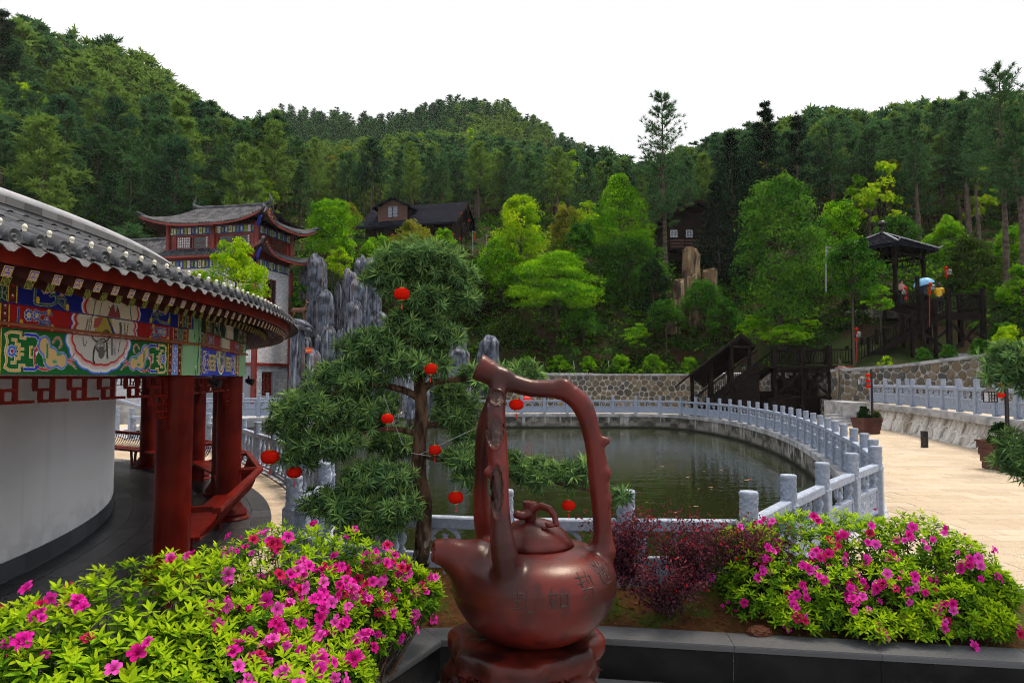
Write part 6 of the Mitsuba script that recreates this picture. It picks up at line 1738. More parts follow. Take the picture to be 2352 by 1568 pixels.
# ---------------------------------------------------------------- timber houses on the slope
M('board_dark', mikit.proc(lambda p, n, uv: mix((.010, .0065, .006), (.024, .014, .012), fbm(p.x * 1.5, p.y * 1.5, p.z * 14)) * (1 - .6 * smoothstep(.86, .97, p.z / .19 - dr.floor(p.z / .19)))), .85, .15)
M('board_brown', mikit.proc(lambda p, n, uv: mix((.05, .018, .012), (.10, .036, .022), fbm(p.x * 1.5, p.y * 1.5, p.z * 14)) * (1 - .6 * smoothstep(.86, .97, p.z / .19 - dr.floor(p.z / .19)))), .6)
M('shingle_black', tint((.006, .0075, .014), (.011, .013, .022), 2.5), .9, .06)
M('pane_grey', (.16, .19, .25), .15, .6)
def gable_house(name, label, o, ea, eb, L, D, zg, ze, zr, dormer=True):
    t = thing(name, label, 'house')
    H = Loc(o, ea, eb)
    i = .7
    body = cat([box(i, L - i, i, i + .2, zg, ze + .1), box(i, i + .2, i + .201, D - i, zg, ze + .1), box(L - i - .2, L - i, i + .201, D - i, zg, ze + .1), box(i, L - i, D - i + .001, D - i + .2, zg, ze + .1)])
    part(t, 'wall', H(body), 'board_dark')
    for a in (i + .05, L - i - .25):
        g = A([[a, i, ze + .101], [a, D - i, ze + .101], [a, D / 2, zr - .35]]); v = np.vstack([g, g + [.2, 0, 0]])
        part(t, 'gable_wall', H((v, A([[0, 1, 2], [3, 5, 4], [0, 3, 4], [0, 4, 1], [1, 4, 5], [1, 5, 2], [2, 5, 3], [2, 3, 0]]))), 'board_dark')
    for s in (0, 1):
        b0 = 0 if s == 0 else D
        P = A([[[0, b0, ze], [0, D / 2, zr]], [[L, b0, ze], [L, D / 2, zr]]]); v1, f1 = sheet(P); v2 = v1 - [0, 0, .22]
        m = (np.vstack([v1, v2]), np.vstack([f1, f1[:, ::-1] + 4, A([[0, 4, 5], [0, 5, 1], [2, 3, 7], [2, 7, 6], [0, 2, 6], [0, 6, 4]])]))
        part(t, 'roof', H(m), 'shingle_black')
        part(t, 'barge_board', H(bar((-.04, b0, ze - .12), (-.04, D / 2, zr - .12), .06, .34)), 'board_dark')
        part(t, 'barge_board', H(bar((L + .04, b0, ze - .12), (L + .04, D / 2, zr - .12), .06, .34)), 'board_dark')
    for k in range(1, 5):
        part(t, 'post', H(box(i + (L - 2 * i) * k / 5 - .08, i + (L - 2 * i) * k / 5 + .08, i - .06, i - .002, zg, ze)), 'timber_black')
    return t, H
R0 = A([survey(1046, 506, 73.0)[0], 73.0])
e1, e2 = A([-.962, .272]), A([.272, .962])
zeh, zrh = float(survey(1045, 508, 73)[2]), float(survey(1075, 463, 76.8)[2])
house, HL = gable_house('timber_house', 'dark timber house with a dormer window in its black roof above the rocks', R0, e1, e2, 11.6, 8.0, zeh - 4.6, zeh, zrh)
# dormer
da, db = 7.75, .95
zd0, zd1, zdr = zeh + (zrh - zeh) * db / 4 - .1, zeh + 2.35, zeh + 3.25
dw = 1.75
part(house, 'dormer_wall', HL(cat([wall_holes('a', da - dw, da + dw, zd0, zd1, [(da - .68, da + .68, zd0 + .5, zd0 + 1.95)], .12)])) if 0 else HL(mv(wall_holes('a', da - dw, da + dw, zd0, zd1, [(da - .68, da + .68, zd0 + .45, zd0 + 1.95)], .12), (0, db, 0))), 'board_brown')
g = A([[da - dw, db, zd1], [da + dw, db, zd1], [da, db, zdr - .1]]); v = np.vstack([g, g + [0, .12, 0]])
part(house, 'dormer_gable', HL((v, A([[0, 2, 1], [3, 4, 5], [0, 1, 4], [0, 4, 3], [1, 2, 5], [1, 5, 4], [2, 0, 3], [2, 3, 5]]))), 'board_brown')
part(house, 'dormer_side', HL(cat([box(da - dw, da - dw + .1, db + .121, 3.4, zd0, zd1), box(da + dw - .1, da + dw, db + .121, 3.4, zd0, zd1)])), 'board_dark')
for s in (-1, 1):
    part(house, 'dormer_roof', HL(bar((da + s * 1.05, db + 1.3, zd1 + .33), (da + s * 1.06, db + 1.3 + .001, zd1 + .33), .01, .01)) if 0 else HL((lambda P: (np.vstack([P, P - [0, 0, .16]]), A([[0, 1, 2], [0, 2, 3], [4, 6, 5], [4, 7, 6], [0, 4, 5], [0, 5, 1], [1, 5, 6], [1, 6, 2], [2, 6, 7], [2, 7, 3], [3, 7, 4], [3, 4, 0]])))(A([[da, db - .45, zdr], [da + s * 2.25, db - .45, zd1 - .12], [da + s * 2.25, 3.6, zd1 - .12], [da, 3.6, zdr]]))), 'shingle_black')
HD = Loc(HL.at(0, db, 0)[:2], e1, e2)
window(house, HD, 'a', da - .68, da + .68, zd0 + .45, zd0 + 1.95, inset=.02, cols=2, mat='board_dark', pane='pane_grey', rows=3)
window(house, Loc(HL.at(0, .58, 0)[:2], e1, e2), 'a', 9.35, 10.05, zeh - 3.2, zeh - 1.7, inset=.02, cols=2, mat='board_dark', pane='pane_grey', rows=2)
# outside stair with pierced balustrade on the right gable
st = part(house, 'gable_stair', HL(bar((-.45, .7, zeh - .5), (-.45, 6.4, zeh - 3.8), .08, .22)), 'timber_black')
for k in range(13):
    p = k / 12
    part(st, 'baluster', HL(box(-.49, -.41, .7 + 5.7 * p - .12, .7 + 5.7 * p + .12, zeh - .4 - 3.3 * p, zeh + .35 - 3.3 * p)), 'timber_black')
part(st, 'handrail', HL(bar((-.45, .6, zeh + .45), (-.45, 6.5, zeh - 2.95), .12, .1)), 'timber_black')
for b in (1.2, 3.4, 5.6): part(house, 'gable_post', HL(box(-.3, -.14, b, b + .16, zeh - 4.6, zeh + 2.6 * (1 - abs(b - 4) / 4))), 'timber_black')
# second house, gable towards the pond
g0 = survey(1602, 462, 65.0)
z2e, z2r = float(survey(1536, 494, 65)[2]), float(g0[2])
house2, H2 = gable_house('timber_house', 'dark timber house with its gable to the pond half hidden behind dark cedars', A([g0[0] - 3.3, 64.5]), A([.0, 1.0]), A([1.0, 0]), 9.0, 6.6, z2e - 4.4, z2e, z2r)
for (a, b) in ((1540, 1556), (1576, 1591)):
    x0, x1 = float(survey(a, 540, 65.1)[0]) - H2.o[0], float(survey(b, 540, 65.1)[0]) - H2.o[0]
    window(house2, Loc((H2.o[0], H2.o[1] + .60), (1.0, 0), (0, 1.0)), 'a', x0, x1, z2e - 2.1, z2e - 1.4, inset=.02, cols=2, mat='lattice_white', pane='pane_grey', rows=1)
bl = part(house2, 'balcony', Loc(H2.o, (1, 0), (0, 1))(box(.3, 6.2, -.6, .6, z2e - 3.6, z2e - 3.45)), 'timber_black')
for k in range(3): part(bl, 'balcony_rail', Loc(H2.o, (1, 0), (0, 1))(box(.3, 6.2, -.62, -.54, z2e - 3.3 + .3 * k, z2e - 3.14 + .3 * k)), 'board_brown')
for k in range(5): part(bl, 'balcony_post', Loc(H2.o, (1, 0), (0, 1))(box(.3 + 1.42 * k, .42 + 1.42 * k, -.66, -.622, z2e - 4.6, z2e - 2.5)), 'timber_black')

# ---------------------------------------------------------------- pavilion, timber stairs
PC = A([24.85, 46.3]); PZ = 7.1
d45 = math.radians(32)
PV = Loc(PC, (math.cos(d45), math.sin(d45)), (-math.sin(d45), math.cos(d45)))
pav = thing('square_pavilion', 'open square black timber pavilion with a pyramid roof and knob finial above the stairs', 'pavilion')
pe, pz0, pz1 = 2.38, float(survey(2065, 556, 43.3)[2]), float(survey(2020, 540, 46.3)[2]) + .15
cr = [(-pe, -pe), (pe, -pe), (pe, pe), (-pe, pe)]
for k in range(4):
    p, q = A(cr[k]), A(cr[(k + 1) % 4])
    v = np.vstack([np.r_[p, pz0], np.r_[q, pz0], [0, 0, pz1], np.r_[p, pz0 - .22], np.r_[q, pz0 - .22]])
    s = part(pav, 'roof_slope', PV((v, A([[0, 1, 2], [3, 4, 1], [3, 1, 0]]))), 'shingle_black')
    for r in range(9):
        f = r / 9
        a0, a1 = p * (1 - f) , q * (1 - f)
        z = pz0 + (pz1 - pz0) * f
        part(s, 'shingle_course', PV(bar((*a0 * 1.0, z + .015), (*a1 * 1.0, z + .015), .05, .02)), 'shingle_black')
    part(pav, 'hip', PV(tube([(*p * 1.07, pz0 + .16), (*p, pz0 + .05), (*(p * .5), (pz0 + pz1) / 2 + .05), (0, 0, pz1 + .05)], .05, 6)), 'metal_grey' if 'metal_grey' in scene else M('metal_grey', (.30, .32, .36), .35), 40)
    c = p * .72
    part(pav, 'column', PV(box(c[0] - .1, c[0] + .1, c[1] - .1, c[1] + .1, PZ, pz0 - .05)), 'timber_black')
    c2 = q * .72
    d = (c2 - c) / np.linalg.norm(c2 - c)
    part(pav, 'lintel', PV(bar((*(c + d * .1), pz0 - .55), (*(c2 - d * .1), pz0 - .55), .1, .16)), 'timber_black')
    fr = part(pav, 'fret_frieze', PV(bar((*(c + d * .1), pz0 - .98), (*(c2 - d * .1), pz0 - .98), .05, .05)), 'timber_black')
    for j in range(9):
        e = c + d * (np.linalg.norm(c2 - c) * (j + 1) / 10)
        part(fr, 'fret_bar', PV(box(e[0] - .02, e[0] + .02, e[1] - .02, e[1] + .02, pz0 - .95, pz0 - .63)), 'timber_black')
    if k in (0, 1, 3):
        part(pav, 'seat_back', PV(cat([bar((*(c + d * .1), PZ + .85), (*(c2 - d * .1), PZ + .85), .08, .08)] + [bar((*(c + d * (.2 + .25 * j)), PZ + .3), (*(c + d * (.2 + .25 * j)), PZ + .8), .04, .04) for j in range(int(np.linalg.norm(c2 - c) / .25))])), 'timber_black', stuff=True)
part(pav, 'finial', PV(mv(lathe([(0, 0), (.2, 0), (.2, .08), (.1, .14), (.1, .22), (.2, .3), (.2, .36), (.13, .42), (.26, .6), (.25, .72), (.12, .86), (0, .9)], 16), (0, 0, pz1 - .05))), 'metal_black', 40)
part(pav, 'floor', PV(box(-1.8, 1.8, -1.8, 1.8, PZ - .2, PZ)), 'timber_black')
part(pav, 'foundation', PV(box(-1.75, 1.75, -1.75, 1.75, PZ - .9, PZ - .2)), 'stained_masonry')

stairs = thing('timber_stairs', 'black timber stairway climbing from the pond past a platform and landing to the pavilion', 'stairs')
def balustrade(parent, p0, p1, step=.14, h=.95, posts=True, ph=1.25):
    p0, p1 = A(p0, float), A(p1, float); L = np.linalg.norm((p1 - p0)[:2])
    hr = part(parent, 'handrail', bar(p0 + [0, 0, h], p1 + [0, 0, h], .09, .08), 'timber_black')
    part(parent, 'bottom_rail', bar(p0 + [0, 0, .18], p1 + [0, 0, .18], .06, .07), 'timber_black')
    n = max(2, int(L / step))
    for k in range(1, n):
        q = p0 + (p1 - p0) * k / n
        part(hr, 'baluster', box(q[0] - .018, q[0] + .018, q[1] - .018, q[1] + .018, q[2] + .2, q[2] + h - .03), 'timber_black')
def post(parent, p, z0, z1, w=.2):
    part(parent, 'post', mv(cbox(w, w, z1 - z0, .015), (p[0], p[1], (z0 + z1) / 2)), 'timber_black')
def brace(parent, p, q, z0, z1):
    part(parent, 'cross_brace', bar((*p, z0), (*q, z1), .1, .14), 'timber_black'); part(parent, 'cross_brace', bar((*p, z1), (*q, z0), .1001, .1401), 'timber_black')
def flight(parent, p0, p1, width, n, side):
    p0, p1 = A(p0, float), A(p1, float)
    d = (p1 - p0)[:2]; L = np.linalg.norm(d); d /= L; s = A([-d[1], d[0]]) * side
    for k in range(n):
        a = p0[:2] + d * L * k / n; z = p0[2] + (p1[2] - p0[2]) * (k + 1) / n
        q = [a, a + d * (L / n + .03), a + d * (L / n + .03) + s * width, a + s * width]
        part(parent, 'tread', poly_mesh(Polygon([tuple(x) for x in q]).buffer(0), z - .06, z), 'timber_black')
    for w in (0.0, width):
        o = np.r_[s * w, 0]
        part(parent, 'stringer', bar(p0 + o - [0, 0, .05], p1 + o - [0, 0, .05], .09, .34), 'timber_black')
        balustrade(parent, p0 + o, p1 + o)
    return s
# lower covered flight
A0, A1 = A([12.7, 45.6, .02]), A([15.75, 41.9, 3.12])
s = flight(stairs, A0, A1, 1.7, 18, -1)
o = np.r_[s * 1.7, 0]
# platform
PA, PB = A([15.75, 41.9, 3.12]), A([20.0, 40.75, 3.12])
plat = Polygon([PA[:2], PB[:2], PB[:2] + [.3, 1.8], PA[:2] + s * 1.7 + [.2, .5]])
part(stairs, 'platform_deck', poly_mesh(plat.convex_hull, 2.98, 3.12), 'timber_black')
part(stairs, 'platform_beam', bar(PA - [0, 0, .3], PB - [0, 0, .3], .16, .26), 'timber_black')
pp = [PA + (PB - PA) * k for k in (0, .36, .70)]
for k in range(3):
    post(stairs, pp[k][:2], -.05, 4.35, .22)
    if k: balustrade(stairs, pp[k - 1], pp[k]); brace(stairs, pp[k - 1][:2], pp[k][:2], 1.35, 2.75)
    post(stairs, pp[k][:2] + [.6, 1.8], -.05, 4.3, .2)
balustrade(stairs, pp[2], PB); balustrade(stairs, pp[0] + [.6, 1.8, 0], pp[2] + [.6, 1.8, 0])
part(stairs, 'tie_beam', bar(PA - [0, 0, 1.85], pp[2] - [0, 0, 1.85], .14, .18), 'timber_black')
q0, q1 = A0 + o, A1 + o
bd = A([[q0[0], q0[1], -.05], [q1[0], q1[1], -.05], [q1[0], q1[1], 2.85], [q0[0], q0[1], -.02]]); bd = np.vstack([bd, bd - np.r_[s * .06, 0]])
part(stairs, 'stair_boarding', (bd, A([[0, 1, 2], [0, 2, 3], [4, 6, 5], [4, 7, 6], [0, 4, 5], [0, 5, 1], [1, 5, 6], [1, 6, 2], [2, 6, 7], [2, 7, 3], [3, 7, 4], [3, 4, 0]])), 'timber_black')
for k in range(14):   # boards closing the space under the platform
    f0, f1 = k / 14 + .002, (k + 1) / 14 - .002
    u0, u1 = PA + (pp[2] - PA) * f0 + [.3, .9, 0], PA + (pp[2] - PA) * f1 + [.3, .9, 0]
    part(stairs, 'under_board', poly_mesh(Polygon([u0[:2], u1[:2], u1[:2] + [0, .05], u0[:2] + [0, .05]]), -.05, 2.4 + .5 * ((k * 7) % 3) / 3), 'timber_black')
# roof over the lower flight
def off(p, h): return p + [0, 0, h]
dvec = (A1 - A0) / np.linalg.norm((A1 - A0)[:2]); 
R_lo, R_hi = A0 - dvec * .7 + o / 2, A0 + (A1 - A0) * .66 + o / 2
sn2 = np.r_[s, 0]
for sd in (-1, 1):
    P = A([off(R_lo, 3.1), off(R_hi, 3.1), off(R_hi, 2.3) + sn2 * sd * 1.55, off(R_lo, 2.3) + sn2 * sd * 1.55])
    v = np.vstack([P, P - [0, 0, .12]])
    part(stairs, 'stair_roof', (v, A([[0, 1, 2], [0, 2, 3], [4, 6, 5], [4, 7, 6], [0, 4, 5], [0, 5, 1], [1, 5, 6], [1, 6, 2], [2, 6, 7], [2, 7, 3], [3, 7, 4], [3, 4, 0]])), 'timber_black')
    for f in (.04, .34, .64):
        q = A0 + (A1 - A0) * f + o / 2 + sn2 * sd * .95
        post(stairs, q[:2], -.05, q[2] + 2.45, .2)
    part(stairs, 'roof_truss', bar(off(R_hi, 2.95), off(R_hi, 2.3) + sn2 * sd * 1.4, .08, .2), 'timber_black')
part(stairs, 'roof_truss', bar(off(R_hi, 2.25) - sn2, off(R_hi, 2.25) + sn2, .1, .16), 'timber_black')
part(stairs, 'back_wall', poly_mesh(Polygon([tuple(A0[:2] + (A1 - A0)[:2] * .3 - s * .3), tuple(A1[:2] - s * .3), tuple(A1[:2] - s * .38), tuple(A0[:2] + (A1 - A0)[:2] * .3 - s * .38)]), -.05, 1.6), 'timber_black')
part(stairs, 'under_wall', poly_mesh(Polygon([tuple(A0[:2] + (A1 - A0)[:2] * .35 + s * .5), tuple(PA[:2] + s * .5), tuple(pp[2][:2] + [.2, .8]), tuple(pp[2][:2] + [.25, .9]), tuple(PA[:2] + s * .62), tuple(A0[:2] + (A1 - A0)[:2] * .35 + s * .62)]), -.05, 1.2), 'timber_black')
# upper flight to the landing
B0, B1 = A([20.0, 40.75, 3.12]), A([24.9, 39.6, 6.15])
s2 = flight(stairs, B0, B1, 1.6, 20, 1)
for f in (.0, .16, .33, .62, .86):
    q = B0 + (B1 - B0) * f
    post(stairs, q[:2] - s2 * .02, max(float(ground_z(*q[:2])), 2.8) - .3, q[2] + 1.2, .17)
    q = q + np.r_[s2 * 1.6, 0]; post(stairs, q[:2], q[2] - .8, q[2] + 1.25, .17)
# landing
LA, LB = A([24.9, 39.6, 6.15]), A([26.65, 39.3, 6.15])
part(stairs, 'landing_deck', poly_mesh(Polygon([LA[:2], LB[:2], LB[:2] + [.4, 2.6], LA[:2] + [.4, 2.6]]), 6.0, 6.15), 'timber_black')
part(stairs, 'landing_beam', bar(LA - [0, 0, .3], LB - [0, 0, .3], .16, .28), 'timber_black')
for q, hh in ((LA, 1.35), (LB, 1.35), (LA + [.4, 2.6, 0], 1.3), (LB + [.4, 2.6, 0], 1.3)): post(stairs, q[:2], 3.2, 6.15 + hh, .24)
balustrade(stairs, LA, LB); balustrade(stairs, LB, LB + [.4, 2.6, 0])
brace(stairs, LA[:2], LB[:2], 3.75, 5.65); brace(stairs, LA[:2] + [-1.5, .4], LA[:2], 3.9, 5.2)
part(stairs, 'footing', poly_mesh(Polygon([(24.2, 39.1), (27.2, 38.7), (27.6, 42), (24.8, 42.4)]), 2.9, 3.78), 'cap_stone')
# last flight up to the pavilion
C0, C1 = A([24.85, 41.9, 6.15]), A([23.7, 44.4, 7.1])
flight(stairs, C0, C1, 1.4, 6, -1)
for f in (.1, .95):
    q = C0 + (C1 - C0) * f; post(stairs, q[:2], q[2] - 1.5, q[2] + 1.3, .16)
lp_ = LA + [-.15, 2.7, 0]
post(stairs, lp_[:2], 5.0, 8.6, .18)
post(stairs, B0[:2] - [.05, .12], 2.6, 5.1, .2)
post(stairs, (B0 + (B1 - B0) * .72)[:2] - s2 * .1, 4.5, 7.3, .2)
# ---------------------------------------------------------------- artificial rock columns by the pond
def rock_col(p, n, uv):
    s = .55 * fbm(p.x * 3.2, p.y * 3.2, p.z * .35) + .45 * fbm(p.x * 9, p.y * 9, p.z * .6)
    c = mix((.030, .037, .053), (.125, .15, .205), smoothstep(.3, .7, fbm(p.x * 4, p.y * 4, p.z * 2.2)))
    c = mix(c, (.34, .37, .44), .8 * smoothstep(.54, .70, s))
    return mix(c, (.20, .13, .12), .5 * smoothstep(.62, .7, fbm(p.x * 4.5 + 7, p.y * 4.5, p.z * .3)))
M('rock_grey', mikit.proc(rock_col), .85)
def rock_brown_col(p, n, uv):
    s = fbm(p.x * 3, p.y * 3, p.z * .4)
    return mix(mix((.045, .032, .022), (.19, .125, .07), smoothstep(.3, .65, fbm(p.x * 1.5, p.y * 1.5, p.z))), (.34, .26, .16), smoothstep(.56, .7, s))
M('rock_brown', mikit.proc(rock_brown_col), .9)
def pillar(x, y, z0, z1, w, d, seed, lean=0.0, block=False):
    r = np.random.default_rng(seed)
    na, nz = 72, 54
    a = np.arange(na) * 2 * np.pi / na
    q = 4 if block else r.integers(5, 8)
    cuts = np.sort(r.uniform(0, 2 * np.pi, q)); off = r.uniform(.78, 1.0, q)
    sh = np.min([o / np.maximum(np.cos(a - c), .12) for c, o in zip(cuts, off)] + [np.full(na, 1.15)], axis=0)
    z = np.linspace(0, 1, nz)
    prof = np.where(z < .86, 1 - .16 * z - .04 * np.sin(z * 9 + seed), 0)
    e = np.clip((z - .86) / .14, 0, 1); e = np.clip((z - .90) / .09, 0, 1); prof = np.where(z < .90, 1 - .13 * z, np.where(z < .995, .883 * (1 - .42 * e ** 1.3), 0))
    if block: prof = np.where(z < .97, 1 - .06 * z, np.where(z < .999, .9, 0))
    A_, Z_ = np.meshgrid(a, z)
    ridge = .16 * (meshkit.fbm(np.stack([np.cos(A_) * 2.6, np.sin(A_) * 2.6, Z_ * 1.2], -1) + seed * 3.1, 4, seed) - .5) * 2
    groove = -.12 * np.exp(-((((A_ * 3.1 + seed + .6 * np.sin(Z_ * 4)) % 1.9) - .95) / .16) ** 2)
    R = prof[:, None] * (sh[None] + ridge + groove)
    led = np.floor(Z_ * (z1 - z0) / .75 + 1.3 * meshkit.noise(np.stack([np.cos(A_) * 1.3 + seed, np.sin(A_) * 1.3, 0 * Z_], -1), seed)); R = R * (1 + .09 * (np.sin(led * 12.9898 + seed + np.floor(A_ * 1.6) * 3.1) ))
    R = R + .10 * (meshkit.fbm(np.stack([np.cos(A_) * 7, np.sin(A_) * 7, Z_ * 9], -1) + seed, 3, 5) - .5)
    zz = z0 + (z1 - z0) * Z_ + (.55 if not block else .5) * (meshkit.noise(np.stack([np.cos(A_) * 1.5 + seed, np.sin(A_) * 1.5, Z_ * 0], -1)) - .5) * np.clip((Z_ - .7) / .3, 0, 1)
    v = np.stack([x + w / 2 * R * np.cos(A_) + lean * Z_, y + d / 2 * R * np.sin(A_), zz], -1).reshape(-1, 3)
    i, j = np.meshgrid(np.arange(nz - 1), np.arange(na), indexing='ij')
    Q = np.stack([i * na + j, i * na + (j + 1) % na, (i + 1) * na + (j + 1) % na, (i + 1) * na + j], -1).reshape(-1, 4)
    return v, np.vstack([Q[:, [0, 1, 2]], Q[:, [0, 2, 3]]])
ROCKS = [(730, 588, 742, 46, 50, 'tallest blue-grey rock pillar beside the lower roof corner of the tower'), (702, 612, 742, 24, 51, 'narrow grey rock pillar half behind the tallest one by the tower'), (746, 668, 790, 42, 48.5, 'rounded grey rock pillar in front of the tallest pillar'),
         (803, 620, 775, 38, 50, 'pale pointed rock pillar in the middle of the rock group'), (825, 643, 775, 38, 49.3, 'pale rock pillar leaning right of the pointed pillar'), (813, 692, 790, 42, 48, 'short white-topped rock pillar in front of the pale pair'),
         (829, 588, 700, 27, 54, 'dark grey rock pillar at the back of the group under green trees'), (857, 588, 740, 40, 53, 'pale rock pillar at the back beside the podocarpus crown'), (777, 652, 775, 18, 51, 'slim dark rock pillar between the two main groups'),
         (754, 748, 880, 34, 47, 'knobbly dark rock pillar at the front of the group'), (733, 772, 880, 24, 47.6, 'small rock pillar left of the knobbly one'), (784, 758, 880, 24, 47.4, 'small square-topped rock pillar low in the group'),
         (684, 757, 905, 33, 46.6, 'dark fluted rock pillar under the overhanging slab next to the tower'), (706, 772, 905, 22, 47.2, 'dark rock pillar behind the red sign'), (722, 802, 905, 36, 46, 'low grey boulder column in front of the dark pillar'),
         (1055, 752, 905, 40, 49, 'grey rock pillar right of the podocarpus crown'), (1052, 801, 905, 50, 47.5, 'broad pale flat-topped rock right of the podocarpus trunk'), (1124, 774, 880, 48, 49.5, 'grey block-shaped rock standing alone above the teapot handle'), (1105, 812, 880, 20, 49, 'small rock leaning on the block-shaped rock'),
         (960, 850, 925, 80, 47.2, 'low grey rock glimpsed behind the podocarpus trunk'), (895, 790, 925, 60, 48.5, 'rock pillar hidden behind the podocarpus foliage'), (1010, 845, 930, 46, 47.4, 'grey rock right behind the podocarpus trunk'), (858, 840, 925, 60, 47, 'low rock behind the left foliage pads')]
for k, (px, t, b, w, d, lab) in enumerate(ROCKS):
    p1, p0 = survey(px, t, d), survey(px, b, d)
    t_ = thing('rock_pillar', lab, 'rock')
    W = w / 1600 * d
    put(t_, pillar(p1[0], d, p0[2] - 1, p1[2], W, W * .9 + .3, k + 1), 'rock_grey')
cl = thing('rock_cliff', 'dark rock face behind the blue-grey pillars', 'rock')
for k, (px, t, b, w, d) in enumerate(((715, 660, 900, 70, 53), (775, 700, 900, 90, 52.5), (860, 720, 900, 110, 53), (930, 800, 920, 110, 52), (1000, 830, 920, 90, 52))):
    p1, p0 = survey(px, t, d), survey(px, b, d)
    part(cl, 'rock_mass', pillar(p1[0], d, p0[2] - 1.5, p1[2], w / 1600 * d, 2.6, k + 60), 'rock_grey')
ohs = survey(690, 745, 46.2)
k = thing('overhanging_slab', 'dark rock slab overhanging like a canopy beside the tower', 'rock')
ico = trimesh.creation.icosphere(4, 1.0); vv = np.array(ico.vertices); vv = vv * (.75 + .6 * (meshkit.fbm(vv * 2.2, 4, 3)[:, None] - .3)) * [.85, .9, .42]
vv[:, 2] -= .45 * np.clip(vv[:, 0], 0, 1) ** 1.5
put(k, (vv + ohs, np.array(ico.faces)), 'rock_grey', 45)
for n, (px, t, b, w, d, lab) in enumerate(((1583, 571, 650, 46, 58, 'tallest brown rock block below the second house'), (1600, 580, 650, 22, 57.5, 'brown rock slab right of the tallest block'), (1559, 642, 730, 28, 56, 'brown fluted rock pillar at the lower left of the outcrop'), (1588, 631, 730, 32, 56.5, 'pale brown rock pillar in front of the outcrop'), (1631, 620, 690, 40, 58, 'brown rock right of the outcrop under the cedars'), (1508, 638, 690, 40, 58, 'dark brown rock left of the outcrop'), (1545, 690, 740, 36, 55.5, 'low brown rock at the foot of the outcrop'), (1610, 690, 740, 50, 56, 'weathered brown rock at the right foot of the outcrop'))):
    p1, p0 = survey(px, t, d), survey(px, b, d)
    k = thing('brown_rock', lab, 'rock'); put(k, pillar(p1[0], d, p0[2] - 1, p1[2], .8 * w / 1600 * d, .8 * w / 1600 * d, n + 30, block=True), 'rock_brown', 35)
# sign
sg = thing('warning_sign', 'small red sign reading 禁止攀爬 in yellow at the foot of the rocks', 'sign')
sp = survey(709.5, 804, 45.6)
part(sg, 'board', box(sp[0] - .22, sp[0] + .22, 45.58, 45.62, sp[2] - .17, sp[2] + .17), 'gloss_vc', color=(.62, .05, .015))
for j, ch in enumerate('禁止攀爬'):
    v, f = poly_mesh(glyph(ch, sp[0] - .19 + .098 * j, sp[2] - .045, .09, .013), .004, .010)
    part(sg, 'character', (np.c_[v[:, 0], 45.58 - v[:, 2], v[:, 1]], f), 'gloss_vc', color=(.8, .5, .05))
# deer statue
dp = survey(690, 713, 46.4)
def deer_sdf(p):
    q = (p - dp) * [1, 1, 1]
    x, y, z = q.T
    P = np.stack([x, y, z], 1)
    d = chain_sdf(P, [[-.42, 0, .02, .16], [-.1, 0, .0, .155], [.22, 0, .04, .17]])
    d = smin(d, chain_sdf(P, [[.26, 0, .1, .11], [.40, 0, .38, .065], [.44, 0, .52, .06]]), .06)
    d = smin(d, chain_sdf(P, [[.43, 0, .55, .065], [.60, 0, .50, .03]]), .03)
    for a, b in ((.24, .07), (.2, -.07)): d = smin(d, chain_sdf(P, [[a, b, -.05, .075], [a + .02, b, -.28, .04], [a, b, -.55, .028], [a + .03, b, -.60, .03]]), .04)
    for a, b in ((-.44, .07), (-.40, -.07)): d = smin(d, chain_sdf(P, [[a, b, 0, .11], [a + .05, b, -.22, .06], [a - .06, b, -.36, .035], [a - .03, b, -.60, .03]]), .04)
    d = smin(d, chain_sdf(P, [[-.55, 0, .08, .04], [-.62, 0, -.02, .02]]), .03)
    for s in (-1, 1):
        d = smin(d, chain_sdf(P, [[.40, s * .04, .58, .02], [.34, s * .12, .68, .018], [.40, s * .18, .82, .012], [.46, s * .15, .9, .008]]), .01)
        d = smin(d, chain_sdf(P, [[.40, s * .07, .57, .025], [.36, s * .13, .60, .012]]), .01)
    return d
v, f, n = surface_nets(deer_sdf, dp - [.75, .3, .68], dp + [.75, .3, .98], .022)
k = thing('deer_statue', 'brown deer statue standing on the dark rocks beside the tower', 'statue'); put(k, (v, f), M('bronze', (.11, .040, .026), .5), normals=n)

# ---------------------------------------------------------------- broadleaf trees, shrubs
def quad_leaves(P, N, size, r, asp=.6):
    """one folded leaf quad per point, facing roughly N"""
    n = len(P)
    N = N + r.normal(0, .75, (n, 3)); N /= np.linalg.norm(N, axis=1, keepdims=True) + 1e-9
    t = np.cross(N, r.normal(size=(n, 3))); t /= np.linalg.norm(t, axis=1, keepdims=True) + 1e-9
    b = np.cross(N, t)
    s = (size * r.uniform(.65, 1.3, n))[:, None]
    v = np.stack([P - t * s * .5, P + b * s * asp * .5 - N * s * .08, P + t * s * .5, P - b * s * asp * .5 - N * s * .08], 1).reshape(-1, 3)
    k = np.arange(n) * 4
    f = np.stack([k, k + 1, k + 2, k, k + 2, k + 3], 1).reshape(-1, 3)
    return v, f
TONE = {'lime': (A([.44, .62, .010]), A([.20, .40, .008])), 'bright': (A([.25, .50, .012]), A([.09, .27, .008])), 'mid': (A([.075, .22, .020]), A([.03, .11, .012])), 'fresh': (A([.13, .30, .03]), A([.04, .13, .016])), 'dark': (A([.022, .065, .016]), A([.012, .036, .012])), 'yellow': (A([.30, .30, .03]), A([.14, .20, .015])), 'olive': (A([.07, .12, .02]), A([.035, .07, .012]))}
